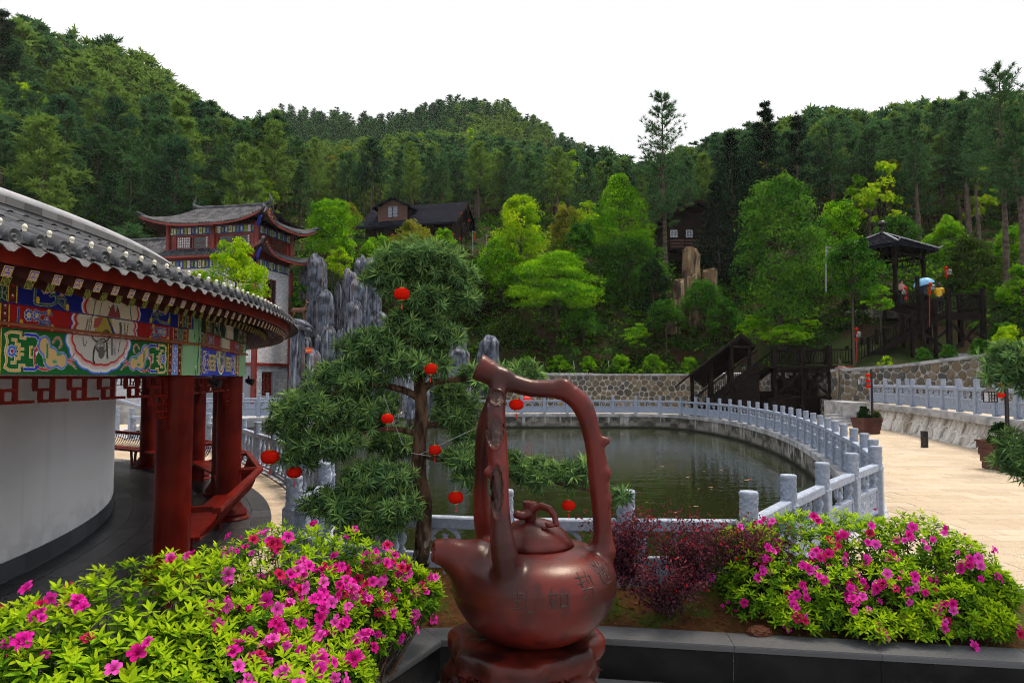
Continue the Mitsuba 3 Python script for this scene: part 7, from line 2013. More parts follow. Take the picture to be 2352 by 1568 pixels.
def crown(r, H, W, shape, n_clump, n_leaf, size, tone, layered=False):
    """leaf mass standing from z = 0 to H: (mesh, colours), clump centres"""
    ca, cb = TONE[tone]
    Vs, Fs, Cs, cen = [], [], [], []
    P, N, C = [], [], []
    per = n_leaf // n_clump
    for k in range(n_clump):
        h = r.uniform(.04, .97) ** (.9)
        prof = {'cone': (1 - h) ** .8 * (.55 + 1.0 * min(1, h * 4)) , 'oval': math.sin(math.pi * (.12 + .82 * h)) ** .7, 'dome': math.sqrt(max(0, 1 - (h * .98) ** 2)) * (.7 + .3 * min(1, h * 5)), 'column': .75 * (1 - h ** 3) + .1}[shape]
        a = r.uniform(0, 6.3); rad = W / 2 * prof * math.sqrt(r.uniform(.12, 1)) * r.uniform(.75, 1.0)
        c = A([rad * math.cos(a), rad * math.sin(a), h * H])
        R = W * r.uniform(.075, .15) * (.65 + .35 * prof)
        d = r.normal(size=(per, 3)); d /= np.linalg.norm(d, axis=1, keepdims=True)
        d[:, 2] = np.where(d[:, 2] < -.65, -d[:, 2] * .5, d[:, 2])
        q = r.uniform(.35, 1.08, per) ** .6
        sq = A([1.25, 1.25, .38]) if layered else A([1.08, 1.08, 1.0]) * r.uniform(.75, 1.3)
        P.append(c + d * (R * q)[:, None] * sq); N.append(d * .9 + [0, 0, .4])
        f = r.uniform(0, 1)
        col = (cb + (ca - cb) * np.clip(f * 1.3 - .2 + r.normal(0, .25, (per, 1)), -.35, 1.3))
        C.append(col * r.uniform(.75, 1.25, (per, 1))); cen.append(c)
    m = quad_leaves(np.vstack(P), np.vstack(N), size, r)
    return m, np.repeat(np.clip(np.vstack(C), .004, 1), 4, axis=0), cen
def leaf_tree(label, px, top, bot, wpx, d, tone, shape='oval', seed=0, cat_='tree', leaf=.17, dens=1.0, layered=False, base=None, group=None, name='broadleaf_tree', trunk_c=(.06, .05, .04)):
    r = np.random.default_rng(seed + 1000)
    p1, p0 = survey(px, top, d), survey(px, bot, d)
    W = wpx / 1600 * d; H = p1[2] - p0[2]
    t = thing(name, label, cat_, group)
    area = W * H
    W *= 1.1
    if cat_ in ('bush', 'plant') and base is None:
        p0[2] = ground_z(p1[0], d) - .06; H = W * .82
    nl = int(min(15000, 420 * area * dens * (.17 / leaf) ** 1.6)); nc = int(np.clip(area * 3 + 36, 56, 190))
    (v, f), c, cen = crown(r, H, W, shape, nc, max(nl, 600), leaf, tone, layered)
    part(t, 'crown', (v + [p1[0], d, p0[2]], f), 'leaf_vc', color=c, stuff=True)
    gz = min(ground_z(p1[0], d) if base is None else base, p0[2])
    zt = p0[2] + .72 * H
    lean = r.normal(0, .03) * H
    pth = smooth_path([(p1[0] + lean, d, gz - .3), (p1[0] + lean * .5, d + .05, (gz + p0[2]) / 2), (p1[0], d, p0[2] + .2 * H), (p1[0] - lean * .3, d, zt)], 10)
    ms = [tube(pth, np.linspace(max(.05, .022 * H + .02), .025, 10), 7)]
    for q in cen[::3]:
        s = pth[np.argmin(np.abs(pth[:, 2] - (p0[2] + q[2] * .75)))]
        e = q + [p1[0], d, p0[2]]
        ms.append(tube([s, (s + e) / 2 + [0, 0, -.06 * H * .3], e], [.035, .022, .01], 4, False))
    part(t, 'trunk', cat(ms), 'bark_vc', 50, color=A(trunk_c))
    return t
TREES = [  # label, px, top, bottom, width, distance, tone, shape, layered
 ('bright lime tree rising in front of the brick tower behind the gallery roof', 543, 555, 715, 150, 26, 'lime', 'dome', 0, .10), ('small lime bough left of the lime tree at the tower', 458, 622, 700, 60, 26, 'lime', 'dome', 0, .10),
 ('bright green tree right of the tower roof', 765, 460, 585, 130, 57, 'bright', 'dome', 0, .2), ('tall lime tree left of centre on the slope above the far wall', 1196, 453, 640, 118, 59, 'lime', 'oval', 0, .2), ('lower green tree left under the tall lime tree', 1150, 545, 700, 110, 58, 'bright', 'oval', 0, .2),
 ('tall bright green tree with a rounded top in the centre of the slope', 1422, 402, 610, 150, 62, 'bright', 'cone', 0, .2), ('dark green lower tree beneath the tall bright tree', 1440, 545, 720, 175, 60, 'mid', 'oval', 0, .2), ('vivid green maple with layered boughs above the far wall', 1275, 582, 715, 200, 54.5, 'bright', 'dome', 1, .17), ('slender green tree between the maple and the tall bright tree', 1335, 515, 690, 95, 60, 'mid', 'oval', 0, .2),
 ('yellowish young tree behind the maple', 1302, 478, 620, 80, 67, 'yellow', 'oval', 0, .2), ('small lime tree right behind the yellowish one', 1345, 462, 560, 60, 72, 'lime', 'oval', 0, .2), ('large broad green tree with pale leaves left of the pavilion', 1785, 412, 745, 200, 47, 'fresh', 'oval', 0, .2), ('bright green tree behind the right side of the broad tree', 1925, 465, 640, 110, 52, 'bright', 'dome', 0, .2), ('green tree in front of the left corner of the pavilion', 1955, 552, 690, 118, 40, 'mid', 'oval', 0, .14),
 ('yellow-green tree in front of the timber house', 945, 513, 600, 110, 64, 'yellow', 'dome', 0, .18), ('green bushy tree left under the timber house', 868, 545, 640, 100, 61, 'bright', 'dome', 0, .18), ('green bushy tree at the right end of the timber house', 1018, 527, 620, 66, 62, 'bright', 'dome', 0, .18), ('bright bush tree on top of the rock pillars', 778, 572, 640, 66, 54.5, 'lime', 'dome', 0, .16), ('dark bush tree behind the back rock pillars', 905, 560, 660, 120, 58, 'mid', 'dome', 0, .18), ('green shrub tree between the tower and the rock pillars', 690, 652, 745, 46, 49.5, 'mid', 'oval', 0, .14),
 ('bright tree on the hillside left above the tower', 452, 418, 500, 115, 82, 'bright', 'dome', 0, .22), ('yellow-green tree directly behind the tower roof', 590, 402, 490, 100, 80, 'lime', 'oval', 1, .22), ('layered bright green tree left of the tower on the dark hillside', 245, 432, 530, 120, 78, 'bright', 'dome', 1, .22), ('vivid lime tree high on the left hill at the edge of the picture', 62, 200, 335, 125, 95, 'lime', 'dome', 0, .26), ('green tree below the pines on the left hill', 365, 345, 440, 110, 90, 'mid', 'dome', 1, .22), ('pale lime tree left on the left hill between pines', 265, 330, 420, 60, 92, 'bright', 'oval', 0, .22),
 ('bright green tree behind the right of the pavilion', 2175, 500, 600, 100, 58, 'bright', 'cone', 0, .2), ('pale green maple right of the pavilion', 2232, 540, 680, 130, 49, 'olive', 'dome', 1, .18), ('bright green tree at the right edge behind the tall pine', 2325, 525, 640, 100, 52, 'bright', 'dome', 0, .2), ('green tree behind the pavilion roof', 2060, 500, 600, 120, 66, 'mid', 'dome', 0, .2), ('light green tree at the right edge below the pines', 2345, 610, 720, 90, 44, 'bright', 'dome', 0, .17),
 ('lime shrub tree on the slope right of the covered stairs', 1800, 745, 792, 110, 46, 'bright', 'dome', 1, .15), ('lime shrub tree above the covered stairs', 1730, 722, 778, 80, 48, 'bright', 'dome', 1, .15), ('green shrub tree above the timber platform', 1860, 735, 795, 70, 47, 'bright', 'dome', 1, .15), ('small bright shrub tree in the middle of the slope', 1462, 742, 800, 56, 53, 'bright', 'oval', 1, .15), ('young tree with drooping leaves beside the pavilion foundation', 2022, 655, 712, 66, 41, 'bright', 'cone', 1, .14),
 ('olive tree hanging over the brown rocks', 1615, 650, 715, 110, 54, 'mid', 'dome', 0, .16), ('green shrub tree at the left foot of the brown rocks', 1530, 690, 760, 90, 53.5, 'mid', 'dome', 0, .15), ('green shrub tree at the right foot of the brown rocks', 1660, 690, 770, 100, 53, 'mid', 'dome', 0, .15), ('dark shrub tree in the middle of the bank below the maple', 1340, 715, 775, 110, 54, 'mid', 'dome', 0, .15), ('olive shrub tree at the left of the bank', 1170, 730, 790, 110, 54, 'olive', 'dome', 0, .15), ('dark bush tree left of the brown rocks', 1500, 600, 720, 70, 56, 'dark', 'oval', 0, .18), ('green tree behind the block-shaped rock', 1085, 600, 730, 110, 60, 'mid', 'dome', 0, .18), ('bright tree behind the timber house at its left end', 800, 470, 540, 70, 84, 'yellow', 'dome', 0, .22), ('green tree at the left end of the slope trees', 1100, 640, 760, 90, 57, 'olive', 'dome', 1, .18)]
for k, (lab, px, a, b, w, d, tone, sh, lay, lf) in enumerate(TREES):
    leaf_tree(lab, px, a, b, w, d, tone, sh, k, leaf=lf, layered=bool(lay), dens=1.15 if lay else 1.35, base=0.0 if d < 30 else None)
# clipped bushes on the walls
BU = [(1210, 838, 36, 51.4, 'first'), (1285, 843, 40, 51.4, 'second'), (1352, 843, 40, 51.4, 'third'), (1425, 838, 46, 51.3, 'fourth'), (1500, 835, 50, 51.2, 'fifth'), (1583, 833, 42, 51.1, 'sixth'), (1642, 831, 40, 50.8, 'seventh')]
for k, (px, py, w, d, nm) in enumerate(BU):
    leaf_tree(f'{nm} clipped lime bush from the left in the row on the far wall', px, py - w * .40, py + w * .36, w, d, 'bright', 'dome', 200 + k, 'bush', .10, 2.4, name='clipped_bush', group='clipped bushes along the far wall')
BW = [(2034, 808, 30, 37.8, 'small lime bush on the curved wall beside the timber stairs', 'lime'), (2119, 794, 40, 35.5, 'dark green bush on the curved wall under the landing', 'mid'), (2176, 786, 40, 33.8, 'green bush on the curved wall left of the landing post', 'mid'), (2250, 784, 46, 32.2, 'green bush on the curved wall at the landing footing', 'mid'), (2310, 780, 70, 31, 'round bright lime bush on the curved wall near the right edge', 'lime'), (2356, 784, 40, 30, 'lime bush cut by the right edge of the picture', 'lime'), (2300, 690, 70, 40, 'green bush on the bank right of the landing', 'mid'), (2340, 700, 60, 38, 'bush at the right edge above the curved wall', 'olive')]
for k, (px, py, w, d, lab, tone) in enumerate(BW):
    leaf_tree(lab, px, py - w * .42, py + w * .4, w, d, tone, 'dome', 300 + k, 'bush', .10, 2.0, name='bush')

# ---------------------------------------------------------------- conifers
leafmat('pine_dark', (.036, .100, .046), .8, .5)
leafmat('pine_mid', (.066, .155, .056), .8, .5)
leafmat('pine_light', (.15, .26, .05), .8, .5)
leafmat('cedar_dark', (.016, .040, .022), .4, .5)
M('pine_bark', tint((.045, .032, .024), (.12, .09, .07), 5), .9)
def tufts(P, D, r, n, L, W):
    """n needle blades at every point P, spread about the direction D"""
    k = len(P)
    d = np.repeat(D, n, 0) + r.normal(0, .75, (k * n, 3)); d /= np.linalg.norm(d, axis=1, keepdims=True)
    s = np.cross(d, r.normal(size=d.shape)); s /= np.linalg.norm(s, axis=1, keepdims=True)
    p = np.repeat(P, n, 0); l = (L * r.uniform(.6, 1.15, k * n))[:, None]
    v = np.stack([p - s * W * .5, p + s * W * .5, p + d * l + s * W * .22, p + d * l - s * W * .22], 1).reshape(-1, 3)
    q = np.arange(k * n) * 4
    return v, np.stack([q, q + 1, q + 2, q, q + 2, q + 3], 1).reshape(-1, 3)
def pine(seed, H=16.0, bare=.42, spread=2.6, whorls=17, br=5, tuft=5, blades=9, L=.55, W=.085, droop=0.0, thin=1.0, taper=.8):
    r = np.random.default_rng(seed)
    wob = r.normal(0, .10, (5, 2)).cumsum(0)
    path = smooth_path(np.c_[np.r_[[[0, 0]], wob], np.linspace(0, H, 6)], 14)
    tr = [tube(path, np.linspace(.015 * H, .02, 14), 7)]
    P, D = [], []
    for k in range(whorls):
        h = bare + (1 - bare) * (k + r.uniform(0, .6)) / whorls
        c = path[min(13, int(h * 13))] * [1, 1, 0] + [0, 0, h * H]
        q = (h - bare) / (1 - bare)
        Lb = spread * ((1 - q) ** taper) * min(1, .45 + 2.2 * q) * r.uniform(.75, 1.15) + .25
        for j in range(br):
            if r.random() > thin: continue
            a = r.uniform(0, 6.3); l = Lb * r.uniform(.55, 1.15)
            up = .35 - droop + .5 * q
            e = c + A([math.cos(a) * l, math.sin(a) * l, up * l * .8])
            m = (c + e) / 2 + [0, 0, -.10 * l]
            tr.append(tube([c, m, e], [.03, .02, .008], 3, False))
            for s in np.linspace(.35, 1.0, tuft):
                b = c + (m - c) * min(1, 2 * s) if s < .5 else m + (e - m) * (2 * s - 1)
                P.append(b + r.normal(0, .12 * l * .5, 3)); D.append(A([math.cos(a) * .7, math.sin(a) * .7, .75 - droop]))
    P.append(path[-1]); D.append(A([0, 0, 1.0]))
    cr = tufts(A(P), A(D), r, blades, L, W)
    return cat(tr), cr
def group_of(name, m, crown_mat):
    tr, cr = m
    scene[name] = {'type': 'shapegroup', 'trunk': mikit.ply(tr, 'pine_bark', 50), 'crown': mikit.ply(cr, crown_mat)}
KIN = [pine(1, bare=.3, spread=3.1, blades=11), pine(2, bare=.42, spread=2.8, blades=11), pine(3, bare=.25, spread=3.2, whorls=19, blades=11), pine(4, bare=.45, spread=3.0, br=6, blades=11), pine(5, bare=.2, spread=2.7, whorls=20, taper=1.0, blades=11)]
KINDS = []
for k, m in enumerate(KIN):
    for mat in (('pine_dark', 'pine_mid', 'pine_light')[k % 3], ('pine_mid', 'pine_light', 'pine_mid')[k % 3]):
        nm = f'proto_pine_{len(KINDS)}'
        group_of(nm, m, mat); KINDS.append(nm)
FARK = []
for k in range(4):
    for mat in ('pine_dark', 'pine_mid', 'pine_light'):
        nm = f'proto_far_{len(FARK)}'
        group_of(nm, pine(20 + k, bare=.16, spread=3.2, whorls=10, br=5, tuft=3, blades=5, L=.95, W=.28, taper=.7), mat); FARK.append(nm)
def inst(k, proto, p, s, a):
    scene[k] = {'type': 'instance', 'g': {'type': 'ref', 'id': proto}, 'to_world': T(mat4(p, rz(a) @ np.diag([s[0], s[0], s[1]])))}
# conifers that stand out
def special(label, px, top, d, H, m, mat, name='pine_tree', base=None):
    p = survey(px, top, d)
    k = thing(name, label, 'pine' if name == 'pine_tree' else 'cedar')
    gz = ground_z(p[0], d) if base is None else base
    H_ = max(p[2] - gz, 4.0)
    tr, cr = m
    s = H_ / H
    w = min(max(s, .75), 1.2)
    M4 = mat4((p[0], d, gz), np.diag([w, w, s]))
    part(k, 'trunk', mikit.ply(tr, 'pine_bark', 50), Tm=M4); part(k, 'crown', mikit.ply(cr, mat), Tm=M4, stuff=True)
near = dict(blades=16, L=.42, W=.05)
special('tall sparse pine standing alone against the sky right of centre', 1526, 217, 62, 22, pine(41, H=22, bare=.30, spread=3.6, whorls=26, tuft=7, br=6, thin=.75, taper=.5, **near), 'pine_mid')
special('tall sparse pine against the sky at the right edge', 2292, 160, 47, 21, pine(42, H=21, bare=.42, spread=3.8, whorls=22, tuft=7, br=6, thin=.8, taper=.5, **near), 'pine_mid')
special('pine with a bare pale trunk just right of the tall sparse pine at the right', 2335, 250, 45, 17, pine(43, H=17, bare=.5, spread=2.4, whorls=14, tuft=6, **near), 'pine_mid')
special('dense dark cedar, tallest of the dark group right of centre', 1752, 238, 66, 21, pine(44, H=21, bare=.10, spread=4.3, whorls=30, br=7, tuft=7, droop=.45, blades=14, L=.5, W=.07), 'cedar_dark', 'cedar_tree')
special('dark cedar left of the tallest cedar', 1680, 305, 70, 19, pine(45, H=19, bare=.08, spread=4.0, whorls=26, br=7, tuft=7, droop=.4, blades=13, L=.5, W=.07), 'cedar_dark', 'cedar_tree')
special('dark cedar with open tiers right of the tallest cedar', 1832, 262, 67, 19, pine(46, H=19, bare=.35, spread=2.6, whorls=16, br=6, tuft=6, droop=.5, blades=13, L=.5, W=.07), 'cedar_dark', 'cedar_tree')
special('low dark cedar in front of the second house', 1650, 420, 62, 15, pine(47, H=15, bare=.02, spread=3.4, whorls=24, br=7, tuft=7, droop=.4, blades=13, L=.5, W=.07), 'cedar_dark', 'cedar_tree')
special('broad dark cedar behind the large broadleaf tree', 1720, 390, 60, 15, pine(48, H=15, bare=.02, spread=3.8, whorls=24, br=7, tuft=7, droop=.4, blades=13, L=.5, W=.07), 'cedar_dark', 'cedar_tree')
special('narrow dark cypress on the hillside behind the tower', 610, 310, 96, 14, pine(49, H=14, bare=.05, spread=1.8, whorls=22, br=6, tuft=6, droop=.3, blades=11, L=.5, W=.09), 'cedar_dark', 'cedar_tree')
special('grey-green pine with a bent trunk behind the tower', 705, 345, 92, 14, pine(50, H=14, bare=.3, spread=2.8, whorls=14, tuft=6, br=6, blades=12, L=.5, W=.08), 'pine_light')
special('very dark tall pine at the upper left corner', 5, 25, 84, 20, pine(51, H=20, bare=.15, spread=3.6, whorls=24, br=6, tuft=6, blades=12, L=.55, W=.08), 'cedar_dark')
special('tall pine rising above the right ridge', 2212, 212, 78, 20, pine(52, H=20, bare=.4, spread=2.6, whorls=17, tuft=6, br=6, blades=13, L=.5, W=.07), 'pine_mid')
special('tall pine on the right ridge left of its neighbour', 2150, 232, 86, 20, pine(53, H=20, bare=.45, spread=2.6, whorls=16, tuft=6, br=6, blades=13, L=.5, W=.07), 'pine_mid')
for k, (px, top, d) in enumerate(((112, 330, 70), (184, 330, 76), (222, 380, 80), (284, 300, 74))):
    special(('first', 'second', 'third', 'fourth')[k] + ' from the left of four bare-trunked pines above the gallery roof', px, top, d, 17, pine(54 + k, H=17, bare=.52, spread=2.4, whorls=15, tuft=6, blades=12, L=.5, W=.07), 'pine_mid')
for k, (px, top, d) in enumerate(((1880, 330, 90), (1990, 300, 80), (2050, 290, 88), (2105, 300, 72), (2240, 300, 66))):
    special(('leftmost', 'second', 'third', 'fourth', 'rightmost')[k] + ' of the slim tall pines with pale trunks behind the pavilion', px, top, d, 19, pine(60 + k, H=19, bare=.55, spread=2.2, whorls=13, tuft=6, blades=12, L=.5, W=.07), 'pine_mid')
# the forest: nearest 300 one by one, the rest as one wood
fr = np.random.default_rng(77)
cand = []
def add_region(n, dmin, dmax, pmin, pmax, gap):
    cells = set()
    for _ in range(n):
        d = math.sqrt(fr.uniform(dmin ** 2, dmax ** 2)); px = fr.uniform(pmin, pmax)
        x = (px - 1176) / 1600 * d
        c = (int(math.floor(x / gap)), int(math.floor(d / gap)))
        if c in cells: continue
        cells.add(c)
        z = ground_z(x, d)
        cand.append((d, x, z))
add_region(2600, 62, 160, -60, 640, 3.9)      # left hill
add_region(1500, 78, 205, 1560, 2420, 4.0)    # right hill
add_region(16000, 84, 335, 470, 1660, 4.3)     # centre hill
placed = []
for d, x, z in cand:
    a, b = pixel_of([(x, d, z)]); a, b = a[0], b[0]
    if 700 < a < 1130 and d < 92: continue                 # the house clearing
    if 1500 < a < 1660 and d < 74: continue
    if 1960 < a < 2190 and d < 62: continue
    if 330 < a < 680 and d < 70: continue
    placed.append((d, x, z))
placed.sort()
SKY = A([(-100, 20), (0, 30), (100, 75), (250, 85), (330, 130), (400, 165), (460, 220), (510, 270), (545, 285), (600, 265), (700, 245), (800, 262), (900, 268), (980, 238), (1090, 215), (1200, 245), (1270, 290), (1340, 325), (1430, 362), (1500, 370), (1600, 335), (1700, 305), (1800, 285), (1880, 252), (2000, 258), (2100, 235), (2200, 242), (2352, 215), (2500, 190)])
nn = 0
for d, x, z in placed:
    a = pixel_of([(x, d, z)])[0][0]
    H = fr.uniform(8, 11.5) if 640 < a < 1640 else fr.uniform(11, 17)
    sky_y = np.interp(a, SKY[:, 0], SKY[:, 1]) + fr.uniform(-16, 30)
    H = min(H, survey(a, sky_y, d)[2] - z)          # no tree taller than the real ridge line
    if H < 4.5: continue
    if nn < 300 and d < 150:
        side = 'left hillside' if a < 620 else ('right hillside' if a > 1560 else 'slope behind the timber house')
        k = key('pine_tree')
        kind = int(fr.integers(len(KINDS)))
        tone = 'deep green' if scene[KINDS[kind]]['crown']['bsdf']['id'] == 'pine_dark' else ('light green' if scene[KINDS[kind]]['crown']['bsdf']['id'] == 'pine_light' else 'mid green')
        where = 'at the foot of the' if z < 14 else ('halfway up the' if z < 34 else 'high on the')
        if side.startswith('slope'): where = 'on the lower' if z < 26 else 'on the upper'
        labels[k] = {'label': f'{tone} forest pine {where} {side}', 'category': 'pine', 'group': f'{tone} pines {where} {side}'}
        inst(k, KINDS[kind], (x, d, z - .3), (H / 16 * fr.uniform(1.05, 1.5), H / 16), fr.uniform(0, 6.3)); nn += 1
    else:
        k = f'pine_forest__{nn:04d}'; nn += 1
        lightness = meshkit.noise(A([[x * .02, d * .02, 0]]), 4)[0]
        want = 2 if lightness + fr.normal(0, .15) > .60 else (1 if fr.random() < .65 else 0)
        pool = [i for i in range(12) if i % 3 == want]
        inst(k, FARK[pool[fr.integers(len(pool))]], (x, d, z - .3), (H / 16 * fr.uniform(1.2, 1.9), H / 16), fr.uniform(0, 6.3))
labels['pine_forest'] = {'label': 'distant pine forest covering the hills behind the houses', 'category': 'forest', 'kind': 'stuff'}
# light broadleaf crowns among the far pines
bw, bc = [], []
for k in range(46):
    d = fr.uniform(90, 210); px = fr.uniform(600, 1400) if k < 34 else fr.uniform(1700, 2350)
    if k >= 34: d = fr.uniform(75, 120)
    x = (px - 1176) / 1600 * d; z = ground_z(x, d)
    (v, f), c, _ = crown(fr, fr.uniform(6, 10), fr.uniform(4, 6), 'oval', 16, 800, .5, ('lime', 'yellow', 'bright', 'mid')[k % 4])
    bw.append((v + [x, d, z + 1.5], f)); bc.append(c)
k = key('mixed_wood'); put(k, cat(bw), 'leaf_vc', color=np.vstack(bc)); labels[k] = {'label': 'pale green broadleaf crowns scattered among the far pines', 'category': 'wood', 'kind': 'stuff'}
# undergrowth on the slopes
uv_, uc = [], []
for k in range(9500):
    d = math.sqrt(fr.uniform(36 ** 2, (115 if k % 2 else 66) ** 2)); px = fr.uniform(-20, 2380)
    x = (px - 1176) / 1600 * d; z = ground_z(x, d)
    if z < .8 or (18.6 < x < 29 and 35 < d < 44.5): continue
    thick = meshkit.fbm(A([[x * .12, d * .12, 0]]), 2, 8)[0]
    if thick < .24 and d < 72: continue
    s = fr.uniform(.25, .8) * (1 + .006 * d)
    n = 34
    dd = fr.normal(size=(n, 3)); dd /= np.linalg.norm(dd, axis=1, keepdims=True); dd[:, 2] = np.abs(dd[:, 2])
    ca, cb = TONE[('mid', 'olive', 'dark', 'olive', 'mid', 'bright')[fr.integers(6)]]
    m = quad_leaves(A([x, d, z]) + dd * s * fr.uniform(.3, 1, (n, 1)) * [1.2, 1.2, .9], dd, .17 * (1 + .008 * d), fr)
    uv_.append(m); uc.append(np.repeat(cb + (ca - cb) * fr.uniform(-.2, .9, (n, 1)), 4, 0) * .8)
k = key('undergrowth'); put(k, cat(uv_), 'leaf_vc', color=np.clip(np.vstack(uc), .004, 1)); labels[k] = {'label': 'low green undergrowth and ferns covering the wooded slopes', 'category': 'undergrowth', 'kind': 'stuff'}

# ---------------------------------------------------------------- lamps, lantern strings, planters, people
for px, py, w in ((1340, 826, 3), (1472, 826, 3), (1235, 822, 3)):
    pass
def lamp_head(parent, p, s, white=True):
    part(parent, 'lamp_roof', mv(lathe([(0, .30), (.02, .30), (.05, .24), (.22, .12), (.20, .10), (0, .10)], 4, math.pi / 4), p, None, s), 'metal_black')
    part(parent, 'lamp_glass', mv(box(-.11, .11, -.11, .11, -.18, .09), p, None, s), 'lattice_white')
    part(parent, 'lamp_frame', mv(cat([box(a - .012, a + .012, b - .012, b + .012, -.2, .1) for a in (-.12, -.04, .04, .12) for b in (-.12, .12)] + [box(-.13, .13, b - .011, b + .011, z - .012, z + .012) for b in (-.12, .12) for z in (-.19, -.09, .0)]), p, None, s), 'metal_black')
def plaza_lamp(label, foot, H, arm):
    t = thing('street_lamp', label, 'lamp')
    part(t, 'pole', mv(lathe([(0, 0), (.06, 0), (.05, .3), (.045, H), (0, H)], 12), foot), 'metal_black', 40)
    part(t, 'arm', bar(A(foot) + [0, 0, H - .12], A(foot) + [arm, 0, H - .12], .03, .04), 'metal_black')
    part(t, 'hanger', bar(A(foot) + [arm * .9, 0, H - .12], A(foot) + [arm * .9, 0, H - .24], .02, .021), 'metal_black')
    lamp_head(t, A(foot) + [arm * .9, 0, H - .50], .85)
f1 = survey(2004, 962, 30.2); plaza_lamp('black street lamp with a square lantern head over the first wooden planter box', (f1[0], 30.2, .55), float(survey(2004, 847, 30.2)[2]) - .55, -.50)
f2 = survey(2315, 1010, 17.6); plaza_lamp('black street lamp pole near the right edge behind podocarpus foliage', (f2[0], 17.6, .55), float(survey(2315, 862, 17.6)[2]) - .55, -.45)
SM = 1
for (px, py, d, r, lab) in ((1994, 862, 30, 5, 'top lantern of the three hanging beside the square street lamp'), (1994, 874.5, 30, 5, 'middle lantern of the three hanging beside the square street lamp'), (1994, 887, 30, 5, 'lowest lantern of the three hanging beside the square street lamp'), (2300, 884, 17.4, 6.5, 'upper lantern on the lamp pole at the right edge'), (2299, 907, 17.4, 8, 'lower lantern on the lamp pole at the right edge')):
    lantern(survey(px, py, d), r / 1600 * d, lab)
for grp, d, pts in (('on the tall post at the foot of the upper flight', 40.2, ((1967, 755), (1966.5, 766), (1967, 778))), ('on the post halfway up the stairs', 39.4, ((2136.5, 652), (2136, 661.5), (2135.5, 671))), ('on the post behind the landing', 41.6, ((2173, 616), (2173.5, 624.5), (2174, 633))), ('on the post before the pavilion foundation', 42.0, ((2080, 662), (2080.5, 673), (2081, 685))), ('on the lamp post right of the timber house', 70, ((1090, 538), (1090, 544), (1090, 550)))):
    for j, (px, py) in enumerate(pts): lantern(survey(px, py, d), 4.0 / 1600 * d if d < 60 else 2.2 / 1600 * d, ('top', 'middle', 'lowest')[j] + ' small lantern ' + grp, True)
for px, py, d, lab in ((1632, 872, 44.5, 'upper red lantern at the foot of the covered stairs'), (1632, 882, 44.5, 'lower red lantern at the foot of the covered stairs'), (1059, 490, 72.5, 'red lantern under the gable of the timber house'), (1077, 507, 73, 'red lantern at the gable post of the timber house'), (1041, 538, 71, 'red lantern left below the gable stair'), (1057, 547, 71, 'red lantern below the gable stair'), (902, 538, 66, 'red lantern in the trees before the timber house'), (1119, 546, 68, 'red lantern on the thin pole right of the house'), (1119, 557, 68, 'lower red lantern on the thin pole right of the house'), (1936, 560, 44, 'red lantern in the tree left of the pavilion')):
    lantern(survey(px, py, d), 3.4 / 1600 * d if d < 60 else 2.3 / 1600 * d, lab, True)
for px, y0, y1, d, lab in ((1086, 530, 580, 70, 'thin lamp post with red lanterns right of the timber house'), (1117, 540, 590, 68, 'thin grey pole on the bank right of the timber house'), (1897, 565, 650, 44, 'thin white lamp pole left of the pavilion')):
    k = thing('lamp_post', lab, 'lamp post'); a, b = survey(px, y0, d), survey(px, y1 + 20, d)
    part(k, 'pole', tube([b, a], [.04, .03], 8), 'metal_grey'); part(k, 'arm', bar(a - [0, 0, .1], a + [.35, 0, -.1], .05, .05), 'metal_grey')
for (x, y, z, lab) in ((*survey(1971, 768, 40.1), 'small lantern lamp on the post at the foot of the upper flight'), (*survey(2142, 660, 39.3), 'small lantern lamp on the stair post left of the yellow-shirted person'), (*survey(2180, 625, 41.5), 'small lantern lamp behind the landing'), (*survey(2076, 670, 42), 'small lantern lamp before the pavilion foundation'), (*survey(1708, 917 - 73, 43.6), 'small lamp glowing white inside the covered stairs')):
    k = thing('wall_lamp', lab, 'lamp'); lamp_head(k, A([x, y, z]), .75)
for grp, pts in (('red cable hanging from the post halfway up the stairs', [survey(2135.6, 674, 39.3), survey(2134.8, 715, 39.3), survey(2134.4, 750, 39.3)]), ('red cable running down the post at the foot of the upper flight', [survey(1966, 780, 40.1), survey(1964, 838, 40.0), survey(1945, 843, 40.0), survey(1918, 844, 40)])):
    k = thing('red_cable', grp, 'cable'); put(k, tube(smooth_path(pts, 14), .018, 5), 'lantern_red', True)
def tub(label, c, w, dpt, h, rot_, plants, seed):
    t = thing('planter_box', label, 'planter'); R = rz(rot_)
    for s in (0, 1, 2, 3):
        Rk = R @ rz(s * math.pi / 2); W_ = w if s % 2 == 0 else dpt; O_ = dpt if s % 2 == 0 else w
        for j in range(4):
            z0, z1 = h * j / 4 + .02, h * (j + 1) / 4 + .012
            e = .10 * (1 - (j + .5) / 4)
            part(t, 'plank', mv(box(-W_ / 2 + e, W_ / 2 - e, -O_ / 2 + e - .0, -O_ / 2 + e + .03, z0, z1), c, Rk), 'tub_wood')
    part(t, 'rim', mv(cat([box(-w / 2 - .02, w / 2 + .02, -dpt / 2 - .02, -dpt / 2 + .05, h + .013, h + .05), box(-w / 2 - .02, w / 2 + .02, dpt / 2 - .05, dpt / 2 + .02, h + .013, h + .05), box(-w / 2 - .02, -w / 2 + .05, -dpt / 2 + .05, dpt / 2 - .05, h + .013, h + .05), box(w / 2 - .05, w / 2 + .02, -dpt / 2 + .05, dpt / 2 - .05, h + .013, h + .05)]), c, R), 'tub_wood')
    part(t, 'soil', mv(box(-w / 2 + .06, w / 2 - .06, -dpt / 2 + .06, dpt / 2 - .06, h - .15, h - .02), c, R), 'planter_soil')
M('tub_wood', tint((.045, .012, .009), (.085, .024, .016), 4), .5)
